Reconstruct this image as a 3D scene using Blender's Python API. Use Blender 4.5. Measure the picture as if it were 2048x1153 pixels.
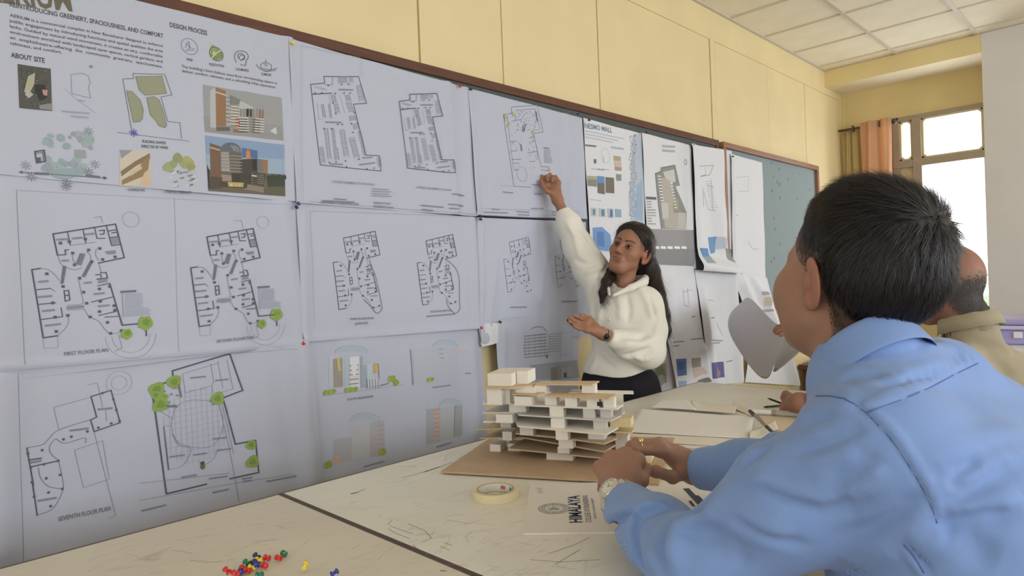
import bpy, bmesh, math, random
import numpy as np
from mathutils import Vector, Matrix

for _o in list(bpy.data.objects): bpy.data.objects.remove(_o)
SC = bpy.context.scene
COL = SC.collection
random.seed(7); RNG = np.random.default_rng(7)
PI = math.pi

# ------------------------------------------------------------------ camera
YAW, PIT, ROL, FPX = math.radians(44.556), math.radians(-.482), math.radians(-2.225), 1331.2
CAM = np.array([0., 0., 1.22])
_f = np.array([-math.sin(YAW)*math.cos(PIT), math.cos(YAW)*math.cos(PIT), math.sin(PIT)])
_r = np.array([math.cos(YAW), math.sin(YAW), 0.]); _u = np.cross(_r, _f)
CR = _r*math.cos(ROL)+_u*math.sin(ROL); CU = -_r*math.sin(ROL)+_u*math.cos(ROL); CF = _f
cd = bpy.data.cameras.new('camera'); cam = bpy.data.objects.new('camera', cd); COL.objects.link(cam)
cam.matrix_world = Matrix(((CR[0], CU[0], -CF[0], CAM[0]), (CR[1], CU[1], -CF[1], CAM[1]), (CR[2], CU[2], -CF[2], CAM[2]), (0, 0, 0, 1)))
cd.sensor_width = 36; cd.lens = 36*FPX/2048; cd.clip_start = .02; cd.clip_end = 500
SC.camera = cam
# a point of the place seen at pixel (px,py): on the plane axis=value, or at depth Z
def ray(px, py): return CF+CR*(px-1024)/FPX-CU*(py-576.5)/FPX
def on(px, py, ax, val):
    d = ray(px, py); return CAM+d*((val-CAM[ax])/d[ax])
def dep(px, py, Z): return CAM+ray(px, py)*Z

# ------------------------------------------------------------------ light
SC.view_settings.view_transform = 'Standard'; SC.view_settings.look = 'None'
SC.view_settings.gamma = 1; SC.view_settings.use_curve_mapping = False
SC.view_settings.exposure = 0.0
SC.cycles.max_bounces = 8; SC.cycles.diffuse_bounces = 5; SC.cycles.glossy_bounces = 3
SC.cycles.transparent_max_bounces = 8; SC.cycles.caustics_reflective = False; SC.cycles.caustics_refractive = False
SC.cycles.sample_clamp_indirect = 4; SC.cycles.use_denoising = True
W = bpy.data.worlds.new('overcast_sky'); SC.world = W; W.use_nodes = True
_b = W.node_tree.nodes['Background']; _b.inputs[0].default_value = (.93, .97, 1, 1); _b.inputs[1].default_value = 1.9
def area(name, loc, rot, sx, sy, power, col=(1, 1, 1)):
    l = bpy.data.lights.new(name, 'AREA'); l.shape = 'RECTANGLE'; l.size = sx; l.size_y = sy; l.energy = power; l.color = col
    o = bpy.data.objects.new(name, l); COL.objects.link(o); o.location = loc; o.rotation_euler = rot
    return o
DAY = (.92, .955, 1)
# daylight through the windows: the far window, the window row on the right; unseen rear fill lamps are added
area('daylight_far_window', (-.95, 6.42, 1.55), (math.radians(-106), 0, 0), 1.2, 1.5, 46, DAY)
for i, (y, pw_) in enumerate(((-1.2, 18), (.9, 40), (3.0, 44), (4.7, 30))):
    area('daylight_side_window', (3.55, y, 1.75), (0, math.radians(90), 0), 1.5, 1.5, pw_, DAY)
for i, x in enumerate((-.6, 1.9)):
    area('rear_fill_light', (x, -3.45, 1.75), (math.radians(90), 0, 0), 1.7, 1.5, 12, DAY)

# ------------------------------------------------------------------ materials
def newmat(name):
    m = bpy.data.materials.new(name); m.use_nodes = True
    nt = m.node_tree; p = nt.nodes['Principled BSDF']
    return m, nt, p
def mat(name, col, rough=.6, metal=0, noise=0, nscale=8, bump=0, bscale=60, spec=.3, stretch=None, sheen=0):
    m, nt, p = newmat(name); N = nt.nodes; L = nt.links
    p.inputs['Base Color'].default_value = (*col, 1); p.inputs['Roughness'].default_value = rough
    p.inputs['Metallic'].default_value = metal; p.inputs['Specular IOR Level'].default_value = spec
    if sheen: p.inputs['Sheen Weight'].default_value = sheen
    tc = N.new('ShaderNodeTexCoord'); src = tc.outputs['Object']
    if stretch:
        mp = N.new('ShaderNodeMapping'); mp.inputs['Scale'].default_value = stretch; L.new(src, mp.inputs[0]); src = mp.outputs[0]
    if noise:
        n = N.new('ShaderNodeTexNoise'); n.inputs['Scale'].default_value = nscale; n.inputs['Detail'].default_value = 6; L.new(src, n.inputs['Vector'])
        r = N.new('ShaderNodeMapRange'); r.inputs[3].default_value = 1-noise; r.inputs[4].default_value = 1+noise; r.inputs[1].default_value = .3; r.inputs[2].default_value = .7
        L.new(n.outputs[0], r.inputs[0])
        x = N.new('ShaderNodeMix'); x.data_type = 'RGBA'; x.blend_type = 'MULTIPLY'; x.inputs[0].default_value = 1
        x.inputs[6].default_value = (*col, 1); L.new(r.outputs[0], x.inputs[7]); L.new(x.outputs[2], p.inputs['Base Color'])
    if bump:
        n = N.new('ShaderNodeTexNoise'); n.inputs['Scale'].default_value = bscale; n.inputs['Detail'].default_value = 4; L.new(src, n.inputs['Vector'])
        b = N.new('ShaderNodeBump'); b.inputs['Strength'].default_value = bump; b.inputs['Distance'].default_value = .002
        L.new(n.outputs[0], b.inputs['Height']); L.new(b.outputs[0], p.inputs['Normal'])
    return m
def srgb(r, g, b):
    f = lambda c: (c/255/12.92 if c <= 10 else ((c/255+.055)/1.055)**2.4)
    return (f(r), f(g), f(b))
def attr_mat(name, rough=.7, spec=.2, attr='Col', sss=0, bump=0, bscale=300):
    m, nt, p = newmat(name); a = nt.nodes.new('ShaderNodeVertexColor'); a.layer_name = attr
    nt.links.new(a.outputs[0], p.inputs['Base Color']); p.inputs['Roughness'].default_value = rough; p.inputs['Specular IOR Level'].default_value = spec
    if sss:
        p.inputs['Subsurface Weight'].default_value = sss; p.inputs['Subsurface Radius'].default_value = (1, .35, .2); p.inputs['Subsurface Scale'].default_value = .004
    if bump:
        n = nt.nodes.new('ShaderNodeTexNoise'); n.inputs['Scale'].default_value = bscale; n.inputs['Detail'].default_value = 3
        tc = nt.nodes.new('ShaderNodeTexCoord'); nt.links.new(tc.outputs['Object'], n.inputs['Vector'])
        b = nt.nodes.new('ShaderNodeBump'); b.inputs['Strength'].default_value = bump; b.inputs['Distance'].default_value = .001
        nt.links.new(n.outputs[0], b.inputs['Height']); nt.links.new(b.outputs[0], p.inputs['Normal'])
    return m
M = dict(
    wall=mat('cream_yellow_wall_paint', srgb(230, 213, 168), .55, noise=.04, nscale=3, bump=.15, bscale=40),
    wall2=mat('warm_yellow_wall_paint', srgb(224, 206, 152), .6, noise=.05, nscale=3, bump=.15, bscale=40),
    soffit=mat('pale_cream_paint', srgb(238, 228, 205), .6, noise=.03, nscale=4),
    pillar=mat('grey_pillar_paint', srgb(214, 210, 206), .6, noise=.03, nscale=4, bump=.1, bscale=50),
    tile=mat('mineral_ceiling_tile', srgb(240, 233, 214), .8, noise=.04, nscale=5, bump=.2, bscale=150),
    grid=mat('ceiling_grid_metal', srgb(206, 198, 182), .5),
    floor=mat('terrazzo_floor', srgb(150, 140, 128), .5, noise=.12, nscale=40),
    wood=mat('dark_brown_wood', srgb(98, 66, 54), .45, noise=.15, nscale=9, stretch=(10, 1, 10)),
    wood2=mat('warm_brown_wood', srgb(150, 108, 84), .42, noise=.15, nscale=9, stretch=(10, 1, 10)),
    brown=mat('dark_brown_edge_band', srgb(92, 76, 64), .5, noise=.1, nscale=20),
    board=mat('dark_grey_board_cloth', srgb(92, 98, 98), .9, noise=.08, nscale=30),
    paper=mat('white_drawing_paper', srgb(188, 193, 211), .65, spec=.25),
    paperw=mat('bright_white_paper', srgb(222, 224, 231), .65, spec=.25),
    paperl=mat('lavender_grey_paper', srgb(214, 211, 222), .7),
    kraft=mat('kraft_board', srgb(192, 166, 138), .7, noise=.06, nscale=25),
    kraft2=mat('light_kraft_board', srgb(208, 184, 152), .7, noise=.05, nscale=25),
    kraft3=mat('grey_kraft_board', srgb(200, 180, 152), .7, noise=.06, nscale=25),
    foam=mat('white_foam_board', srgb(236, 232, 224), .7),
    foamg=mat('greyish_foam_board', srgb(214, 210, 206), .7),
    cream=mat('cream_foam', srgb(226, 208, 162), .7),
    tape=mat('cream_masking_tape', srgb(226, 214, 178), .6, noise=.03, nscale=60),
    core=mat('cardboard_core', srgb(176, 158, 134), .8),
    cap_lab=mat('white_core_label', srgb(222, 220, 214), .6),
    steel=mat('steel', (.7, .7, .72), .25, metal=1),
    alu=mat('grey_window_metal', srgb(172, 158, 140), .45, noise=.06, nscale=10),
    seal=mat('cream_window_trim', srgb(214, 200, 156), .5),
    rod=mat('dark_curtain_rod', srgb(92, 82, 78), .35, metal=.3),
    lav=mat('lavender_plastic', srgb(172, 166, 214), .3, spec=.5),
    wtable=mat('white_table_laminate', srgb(232, 232, 234), .4),
    black=mat('black_plastic', srgb(34, 34, 38), .4),
    grass=mat('lawn', srgb(176, 192, 152), .9, noise=.2, nscale=.3),
    tree=mat('distant_foliage', srgb(96, 130, 90), .9, noise=.3, nscale=2),
)
# patterned blue-green cloth of the far board
def board_cloth():
    m, nt, p = newmat('blue_green_patterned_cloth'); N, L = nt.nodes, nt.links
    tc = N.new('ShaderNodeTexCoord'); v = N.new('ShaderNodeTexVoronoi'); v.inputs['Scale'].default_value = 13
    L.new(tc.outputs['Object'], v.inputs['Vector'])
    r = N.new('ShaderNodeValToRGB'); r.color_ramp.elements[0].position = .10; r.color_ramp.elements[0].color = (*srgb(112, 126, 130), 1)
    r.color_ramp.elements[1].position = .22; r.color_ramp.elements[1].color = (*srgb(142, 156, 160), 1)
    L.new(v.outputs['Distance'], r.inputs[0]); L.new(r.outputs[0], p.inputs['Base Color']); p.inputs['Roughness'].default_value = .9
    return m
M['cloth'] = board_cloth()
# worn laminate: fine criss-cross scratches and faint stains
def laminate(name, col, dark):
    m, nt, p = newmat(name); N, L = nt.nodes, nt.links
    tc = N.new('ShaderNodeTexCoord'); cur = None
    mix0 = N.new('ShaderNodeTexNoise'); mix0.inputs['Scale'].default_value = 5; mix0.inputs['Detail'].default_value = 5; L.new(tc.outputs['Object'], mix0.inputs['Vector'])
    base = N.new('ShaderNodeMix'); base.data_type = 'RGBA'; base.inputs[6].default_value = (*[c*.88 for c in col], 1); base.inputs[7].default_value = (*[min(1, c*1.08) for c in col], 1)
    L.new(mix0.outputs[0], base.inputs[0]); cur = base.outputs[2]
    for k, (rot, sx, thr) in enumerate(((.3, 26, .025), (1.2, 34, .02), (2.2, 22, .022), (2.75, 40, .018))):
        mp = N.new('ShaderNodeMapping'); mp.inputs['Rotation'].default_value = (0, 0, rot); mp.inputs['Scale'].default_value = (sx, 2.2, 1)
        nz = N.new('ShaderNodeTexNoise'); nz.inputs['Scale'].default_value = 3; L.new(tc.outputs['Object'], nz.inputs['Vector'])
        ad = N.new('ShaderNodeMix'); ad.data_type = 'RGBA'; ad.blend_type = 'ADD'; ad.inputs[0].default_value = .35
        L.new(tc.outputs['Object'], ad.inputs[6]); L.new(nz.outputs[1], ad.inputs[7]); L.new(ad.outputs[2], mp.inputs[0])
        v = N.new('ShaderNodeTexVoronoi'); v.feature = 'DISTANCE_TO_EDGE'; v.inputs['Scale'].default_value = 1; L.new(mp.outputs[0], v.inputs['Vector'])
        r = N.new('ShaderNodeMapRange'); r.inputs[1].default_value = 0; r.inputs[2].default_value = thr; r.inputs[3].default_value = 1; r.inputs[4].default_value = 0; L.new(v.outputs[0], r.inputs[0])
        n2 = N.new('ShaderNodeTexNoise'); n2.inputs['Scale'].default_value = 7+k; n2.inputs['Detail'].default_value = 3; L.new(tc.outputs['Object'], n2.inputs['Vector'])
        g = N.new('ShaderNodeMapRange'); g.inputs[1].default_value = .52; g.inputs[2].default_value = .68; g.inputs[4].default_value = .34; L.new(n2.outputs[0], g.inputs[0])
        mu = N.new('ShaderNodeMath'); mu.operation = 'MULTIPLY'; L.new(r.outputs[0], mu.inputs[0]); L.new(g.outputs[0], mu.inputs[1])
        x = N.new('ShaderNodeMix'); x.data_type = 'RGBA'; L.new(mu.outputs[0], x.inputs[0]); L.new(cur, x.inputs[6]); x.inputs[7].default_value = (*dark, 1); cur = x.outputs[2]
    L.new(cur, p.inputs['Base Color']); p.inputs['Roughness'].default_value = .42; p.inputs['Specular IOR Level'].default_value = .35
    return m
M['lam1'] = laminate('worn_beige_laminate', srgb(222, 214, 198), srgb(140, 130, 116))
M['lam2'] = laminate('worn_grey_cream_laminate', srgb(234, 231, 221), srgb(156, 150, 138))
def glassmat():
    m, nt, p = newmat('window_glass'); N, L = nt.nodes, nt.links
    t = N.new('ShaderNodeBsdfTransparent'); g = N.new('ShaderNodeBsdfGlossy'); g.inputs['Roughness'].default_value = .05
    x = N.new('ShaderNodeMixShader'); x.inputs[0].default_value = .05; L.new(t.outputs[0], x.inputs[1]); L.new(g.outputs[0], x.inputs[2])
    L.new(x.outputs[0], N['Material Output'].inputs[0]); return m
M['glass'] = glassmat()
def curtain_mat(name, col):
    m, nt, p = newmat(name); N, L = nt.nodes, nt.links
    p.inputs['Base Color'].default_value = (*col, 1); p.inputs['Roughness'].default_value = .8
    t = N.new('ShaderNodeBsdfTranslucent'); t.inputs[0].default_value = (*col, 1)
    x = N.new('ShaderNodeMixShader'); x.inputs[0].default_value = .5; L.new(p.outputs[0], x.inputs[1]); L.new(t.outputs[0], x.inputs[2])
    L.new(x.outputs[0], N['Material Output'].inputs[0]); return m
M['curtain'] = curtain_mat('orange_curtain_cloth', srgb(243, 206, 172))
M['curtain2'] = curtain_mat('olive_beige_curtain_cloth', srgb(226, 210, 160))
M['print'] = attr_mat('printed_ink', .7, .15)
def pincol(n, c): return mat(n, c, .25, spec=.6)
PINM = dict(red=pincol('red_pin_plastic', srgb(214, 48, 40)), yellow=pincol('yellow_pin_plastic', srgb(238, 214, 46)), green=pincol('green_pin_plastic', srgb(38, 120, 84)),
            blue=pincol('blue_pin_plastic', srgb(42, 62, 160)), black=pincol('black_pin_plastic', srgb(30, 30, 34)), navy=pincol('navy_pin_plastic', srgb(30, 50, 84)))

# ------------------------------------------------------------------ mesh helpers
class MB:
    def __init__(s): s.v, s.f, s.c = [], [], []
    def add(s, vs, fs, col=None):
        n = len(s.v); s.v += [tuple(map(float, p)) for p in vs]; s.f += [tuple(n+i for i in q) for q in fs]
        s.c += [col or (1, 1, 1)]*len(fs)
    def box(s, c, d, M3=None, col=None):
        x, y, z = [k/2 for k in d]; P = np.array([(-x, -y, -z), (x, -y, -z), (x, y, -z), (-x, y, -z), (-x, -y, z), (x, -y, z), (x, y, z), (-x, y, z)])
        if M3 is not None: P = P@np.array(M3).T
        s.add(P+np.array(c), [(3, 2, 1, 0), (4, 5, 6, 7), (0, 1, 5, 4), (1, 2, 6, 5), (2, 3, 7, 6), (3, 0, 4, 7)], col)
    def bb(s, a, b, col=None): s.box([(p+q)/2 for p, q in zip(a, b)], [abs(q-p) for p, q in zip(a, b)], col=col)
    def prism(s, poly, z0, z1, col=None):
        n = len(poly); a = sum(poly[i][0]*poly[(i+1) % n][1]-poly[(i+1) % n][0]*poly[i][1] for i in range(n))
        if a < 0: poly = poly[::-1]
        s.add([(x, y, z0) for x, y in poly]+[(x, y, z1) for x, y in poly], [tuple(range(n))[::-1], tuple(range(n, 2*n))]+[(i, (i+1) % n, n+(i+1) % n, n+i) for i in range(n)], col)
    def tube(s, pts, r, n=10, caps=True, col=None):
        pts = [np.array(p, float) for p in pts]; rs = r if hasattr(r, '__len__') else [r]*len(pts)
        rings = []; up = None
        for i, p in enumerate(pts):
            t = pts[min(i+1, len(pts)-1)]-pts[max(i-1, 0)]; t = t/np.linalg.norm(t)
            if up is None:
                up = np.cross(t, (0, 0, 1.)) if abs(t[2]) < .9 else np.cross(t, (1., 0, 0))
            a = up-t*(up@t); a /= np.linalg.norm(a); up = a; b = np.cross(t, a)
            rings.append([p+rs[i]*(a*math.cos(2*PI*k/n)+b*math.sin(2*PI*k/n)) for k in range(n)])
        V = [q for R in rings for q in R]; m = len(pts)
        F = [(i*n+k, i*n+(k+1) % n, (i+1)*n+(k+1) % n, (i+1)*n+k) for i in range(m-1) for k in range(n)]
        if caps: F += [tuple(range(n))[::-1], tuple((m-1)*n+k for k in range(n))]
        s.add(V, F, col)
    def lathe(s, prof, n=20, c=(0, 0, 0), M3=None, col=None):
        m = len(prof); P = np.array([(r*math.cos(2*PI*k/n), r*math.sin(2*PI*k/n), z) for r, z in prof for k in range(n)])
        if M3 is not None: P = P@np.array(M3).T
        s.add(P+np.array(c), [(i*n+k, i*n+(k+1) % n, (i+1)*n+(k+1) % n, (i+1)*n+k) for i in range(m-1) for k in range(n)], col)
    def build(s, name, m, parent=None, smooth=False, cols=False, bevel=0):
        me = bpy.data.meshes.new(name); me.from_pydata(s.v, [], s.f); me.update()
        o = bpy.data.objects.new(name, me); COL.objects.link(o); me.materials.append(m)
        if cols:
            a = me.color_attributes.new('Col', 'FLOAT_COLOR', 'CORNER'); k = []
            for f, c in zip(me.polygons, s.c): k += [c[0], c[1], c[2], 1.]*len(f.vertices)
            a.data.foreach_set('color', k)
        if smooth: me.polygons.foreach_set('use_smooth', [True]*len(me.polygons))
        if bevel:
            b = o.modifiers.new('bevel', 'BEVEL'); b.width = bevel; b.segments = 2; b.limit_method = 'ANGLE'
        if parent: put(o, parent)
        return o
def put(o, parent):
    o.parent = parent; o.matrix_parent_inverse = Matrix.Translation(-parent.location)
def tag(o, label, cat, group=None):
    o['label'] = label; o['category'] = cat
    if group: o['group'] = group
    return o
def thing(name, label, cat, loc, group=None):
    o = bpy.data.objects.new(name, None); COL.objects.link(o); o.location = [float(k) for k in loc]; o.empty_display_size = .05
    return tag(o, label, cat, group)
def struct(o): o['kind'] = 'structure'; return o
def stuff(o): o['kind'] = 'stuff'; return o
def box_obj(name, a, b, m, parent=None, bevel=0):
    k = MB(); k.bb(a, b); return k.build(name, m, parent, bevel=bevel)

# ------------------------------------------------------------------ room
WX, CZ, YB, YP = -1.985, 2.865, 6.2, 5.81
XR, YF = 3.4, -3.3
wl = struct(box_obj('wall_left', (WX-.12, YF, 0), (WX-.012, YB+.25, CZ+.2), M['wall']))
joints = [YF, -.9, .35, 1.571, 2.013, 2.098, 2.69, 3.835, 3.9, 4.67, 5.348, YB]
for a, b in zip(joints[:-1], joints[1:]):
    ga, gb = [.0045 if j in (1.571, 2.69, 3.835, 3.9, 5.348) else .0012 for j in (a, b)]
    box_obj('wall_panel', (WX-.012, a+ga, .1), (WX+(0 if b-a > .2 else .004), b-gb, 2.677), M['wall'], wl, bevel=.0012)
box_obj('wall_moulding', (WX-.012, YF, 2.678), (WX+.003, YB, 2.712), M['wall'], wl, bevel=.0015)
box_obj('wall_panel', (WX-.012, YF, 2.713), (WX, YB, CZ), M['wall'], wl)
struct(box_obj('baseboard_left', (WX, YF, 0), (WX+.015, YB, .1), M['wood']))
struct(box_obj('floor', (WX-.12, YF-.12, -.1), (XR+.12, YB+.25, 0), M['floor']))
# back wall around the window opening
wx0, wx1, wz0, wz1 = -1.60, -.08, .85, 2.455
k = MB(); k.bb((WX-.012, YB, 0), (wx0, YB+.2, CZ)); k.bb((wx0, YB, wz1), (wx1, YB+.2, CZ)); k.bb((wx0, YB, 0), (wx1, YB+.2, wz0)); k.bb((wx1, YB, 0), (XR, YB+.2, CZ))
struct(k.build('wall_back', M['wall2']))
struct(box_obj('trim_1', (WX, YP, 2.735), (XR, YB, CZ+.1), M['soffit']))
tb = struct(box_obj('trim_2', (WX, YP-.012, 2.735), (-.911, YP, CZ), M['wall2']))
struct(box_obj('trim_3', (WX+.0005, YB-.02, .1), (WX+.03, YB-.001, 2.735), M['wall2']))
struct(box_obj('trim_4', (-.911, YP-.014, 0), (.35, YB-.001, CZ), M['pillar']))
# ceiling: grid of tiles
ce = struct(box_obj('ceiling', (WX-.12, YF-.12, CZ+.03), (XR+.12, YB+.25, CZ+.15), M['grid']))
ty = [5.64-.512*i for i in range(18)]; tx = [-1.985, -1.45, -.935, -.42, .095, .61, 1.125, 1.64, 2.155, 2.67, 3.185, 3.4]
ys = [YP]+ty
tiles = {}
for j in range(len(ys)-1):
    for i in range(len(tx)-1):
        x0, x1, y1, y0 = tx[i], tx[i+1], ys[j], ys[j+1]
        wv = .011
        key = (round(x1-x0, 3), round(y1-y0, 3))
        if key not in tiles:
            q = MB(); q.box((0, 0, 0), (x1-x0-2*wv, y1-y0-.012, .02)); tiles[key] = q.build('ceiling_tile', M['tile'], None); o = tiles[key]
        else:
            o = tiles[key].copy(); COL.objects.link(o)
        o.location = ((x0+x1)/2, (y0+y1)/2, CZ+.018); put(o, ce)
k = MB()
for x in tx[1:-1]: k.bb((x-.012, YF, CZ-.002), (x+.012, YP-.013, CZ+.012))
k.build('main_runner', M['grid'], ce)
k = MB()
for y in ty: k.bb((WX, y-.007, CZ+.001), (XR, y+.007, CZ+.012))
k.bb((WX, YF, CZ-.004), (WX+.02, YP-.013, CZ+.012))
k.build('cross_runner', M['grid'], ce)
# right and rear walls with window openings, the rear ones added for fill
k = MB(); ys_ = [YF, -1.95, -.45, .15, 1.65, 2.25, 3.75, 3.95, 5.45, YB+.2]
for i in range(0, len(ys_)-1):
    a, b = ys_[i], ys_[i+1]
    if i % 2 == 0: k.bb((XR, a, 0), (XR+.12, b, CZ+.1))
    else: k.bb((XR, a, 0), (XR+.12, b, .95)); k.bb((XR, a, 2.5), (XR+.12, b, CZ+.1))
struct(k.build('wall_right', M['wall']))
k = MB(); xs_ = [WX-.12, -1.5, .3, 1.0, 2.8, XR+.12]
for i in range(len(xs_)-1):
    a, b = xs_[i], xs_[i+1]
    if i % 2 == 0: k.bb((a, YF-.12, 0), (b, YF, CZ+.1))
    else: k.bb((a, YF-.12, 0), (b, YF, .95)); k.bb((a, YF-.12, 2.5), (b, YF, CZ+.1))
struct(k.build('wall_front', M['wall']))
# the far window
wn = struct(thing('window_1', 'x', 'x', ((wx0+wx1)/2, YB+.02, wz0)))
del wn['label'], wn['category']
def wbar(nm, a, b, m='alu', bev=.004): return box_obj(nm, a, b, M[m], wn, bevel=bev)
y0, y1 = YB-.015, YB+.06
wbar('frame_head', (wx0, y0, 2.415), (wx1, y1, wz1)); wbar('frame_sill', (wx0, y0, wz0), (wx1, y1, wz0+.05))
wbar('frame_jamb', (wx0, y0, wz0), (wx0+.05, y1, wz1)); wbar('frame_jamb', (wx1-.05, y0, wz0), (wx1, y1, wz1))
wbar('mullion', (-1.455, y0-.012, wz0), (-1.39, y1, 2.43)); wbar('mullion', (-.975, y0-.01, wz0), (-.925, y1, 2.43))
wbar('transom', (wx0, y0-.01, 2.035), (wx1, y1, 2.095))
def sash(x0, x1, z0, z1):
    t = .014; q = MB()
    q.bb((x0, y0+.01, z0), (x0+t, y0+.05, z1)); q.bb((x1-t, y0+.01, z0), (x1, y0+.05, z1)); q.bb((x0, y0+.01, z0), (x1, y0+.05, z0+t)); q.bb((x0, y0+.01, z1-t), (x1, y0+.05, z1))
    for cx, sx in ((x0+t, 1), (x1-t, -1)):
        for cz, sz in ((z0+t, 1), (z1-t, -1)):
            q.add([(cx, y0+.01, cz), (cx+sx*.02, y0+.01, cz), (cx, y0+.01, cz+sz*.02), (cx, y0+.05, cz), (cx+sx*.02, y0+.05, cz), (cx, y0+.05, cz+sz*.02)], [(0, 1, 2), (5, 4, 3), (0, 3, 4, 1), (1, 4, 5, 2), (2, 5, 3, 0)])
    s_ = q.build('sash', M['seal'], wn)
    g = MB(); g.bb((x0+.005, y0+.028, z0+.005), (x1-.005, y0+.032, z1-.005)); g.build('pane', M['glass'], s_)
for x0, x1 in ((-1.55, -1.455), (-1.39, -.975), (-.925, -.13)):
    sash(x0, x1, 2.095, 2.42)
for x0, x1 in ((-1.39, -.975), (-.925, -.13)):
    q = MB(); q.bb((x0, y0+.028, .9), (x1, y0+.032, 2.035)); q.build('pane', M['glass'], wn)
q = MB(); q.bb((-1.55, y0+.02, .9), (-1.455, y0+.034, 2.035)); q.build('shutter_panel', M['seal'], wn)
struct(box_obj('trim_5', (wx0-.03, YB-.04, .8), (wx1+.03, YB+.0, .85), M['soffit']))
# outside: lawn and far trees below the horizon
struct(box_obj('ground', (-60, YB+3, -5.2), (60, 160, -5), M['grass']))
# curtains on the rod over the window's left half
def drape(name, x0, x1, y, z0, z1, nf, amp, m, lab):
    nx, nz = 90, 14; V, F = [], []
    for j in range(nz+1):
        for i in range(nx+1):
            t = i/nx; s = j/nz
            V.append((x0+(x1-x0)*t+.008*math.sin(5*s+9*t), y+amp*(.6+.4*s)*math.sin(2*PI*nf*t)+.25*amp*math.sin(2*PI*nf*2.3*t+1+s), z1+(z0-z1)*s))
    F = [(j*(nx+1)+i, j*(nx+1)+i+1, (j+1)*(nx+1)+i+1, (j+1)*(nx+1)+i) for j in range(nz) for i in range(nx)]
    q = MB(); q.add(V, F); o = q.build(name, m, None, smooth=True)
    s_ = o.modifiers.new('thickness', 'SOLIDIFY'); s_.thickness = .0025
    return tag(o, lab, 'curtain')
drape('curtain', -1.80, -1.568, 6.03, .72, 2.438, 2.1, .032, M['curtain'], 'orange eyelet curtain gathered on the rod at the far window')
drape('curtain', -1.965, -1.775, 6.09, .72, 2.42, 3, .02, M['curtain2'], 'olive beige curtain in the far corner beside the orange curtain')
rd = thing('curtain_rod', 'dark metal curtain rod with ring and round finial above the far window', 'curtain rod', (-1.74, 6.06, 2.405))
q = MB(); q.tube([(-1.975, 6.06, 2.405), (-1.55, 6.06, 2.405)], .009, 10); q.build('rod', M['rod'], rd, True)
q = MB(); q.lathe([(0, -.022), (.012, -.02), (.022, -.008), (.024, 0), (.022, .008), (.012, .02), (0, .022)], 14, (-1.548, 6.06, 2.405), [[0, 0, 1], [0, 1, 0], [-1, 0, 0]]); q.build('finial', M['rod'], rd, True)
for x in (-1.655, -1.86):
    q = MB(); n = 18
    q.tube([(x, 6.06+.024*math.cos(2*PI*i/n), 2.405+.024*math.sin(2*PI*i/n)) for i in range(n+1)], .005, 8); q.build('ring', M['rod'], rd, True)
q = MB(); q.tube([(-1.65, 6.06, 2.405), (-1.65, 6.2, 2.405)], .006, 8); q.build('bracket', M['rod'], rd, True)

# ------------------------------------------------------------------ the two pin boards
BX = -1.95
def pinboard(y0, y1, z0, z1, fw, m, mw, lab, fp=.022):
    t = thing('pin_board', lab, 'board', (WX, (y0+y1)/2, z0))
    q = MB(); q.bb((WX, y0+fw*.5, z0+fw*.5), (BX-.004, y1-fw*.5, z1-fw*.5)); q.build('board_panel', m, t)
    for a, b in (((WX+.0005, y0, z1-fw), (BX+fp, y1, z1)), ((WX+.0005, y0, z0), (BX+(fp if fp > .01 else -.003), y1, z0+fw)), ((WX+.0005, y0, z0+fw), (BX+fp, y0+fw, z1-fw)), ((WX+.0005, y1-fw, z0+fw), (BX+fp, y1, z1-fw))):
        box_obj('frame_rail', a, b, mw, t, bevel=.004)
    return t
pinboard(-1.0, 3.84, .97, 2.045, .036, M['board'], M['wood'], 'long dark grey pin board with brown wooden frame under the drawing sheets', .006)
pinboard(3.87, 5.45, .97, 2.04, .034, M['cloth'], M['wood2'], 'far pin board with blue green patterned cloth and brown wooden frame', .02)
# ------------------------------------------------------------------ drawing tables
def table(y0, y1, m, lab, xr=-.47):
    t = thing('drawing_table', lab, 'table', ((-1.452+xr)/2, (y0+y1)/2, 0))
    box_obj('tabletop', (-1.445, y0+.006, .735), (xr-.006, y1-.006, .76), m, t, bevel=.0015)
    q = MB(); z = .7595
    for a, b in (((-1.452, y0), (-1.4445, y1)), ((xr-.0065, y0), (xr, y1)), ((-1.4445, y0), (xr-.0065, y0+.0065)), ((-1.4445, y1-.0065), (xr-.0065, y1))): q.bb((*a, .725), (*b, z))
    q.build('edge_band', M['brown'], t)
    for x in (-1.39, xr-.07):
        for y in (y0+.07, y1-.07): box_obj('leg', (x-.025, y-.025, 0), (x+.025, y+.025, .734), M['brown'], t, bevel=.003)
    for x in (-1.39, xr-.07): box_obj('apron', (x-.012, y0+.096, .64), (x+.012, y1-.096, .734), M['brown'], t)
    return t
T1 = table(-1.15, .6935, M['lam1'], 'near scratched beige drawing table with the loose push pins on it')
T2 = table(.6945, 2.60, M['lam2'], 'far grey cream drawing table under the architectural model and papers')
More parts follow.
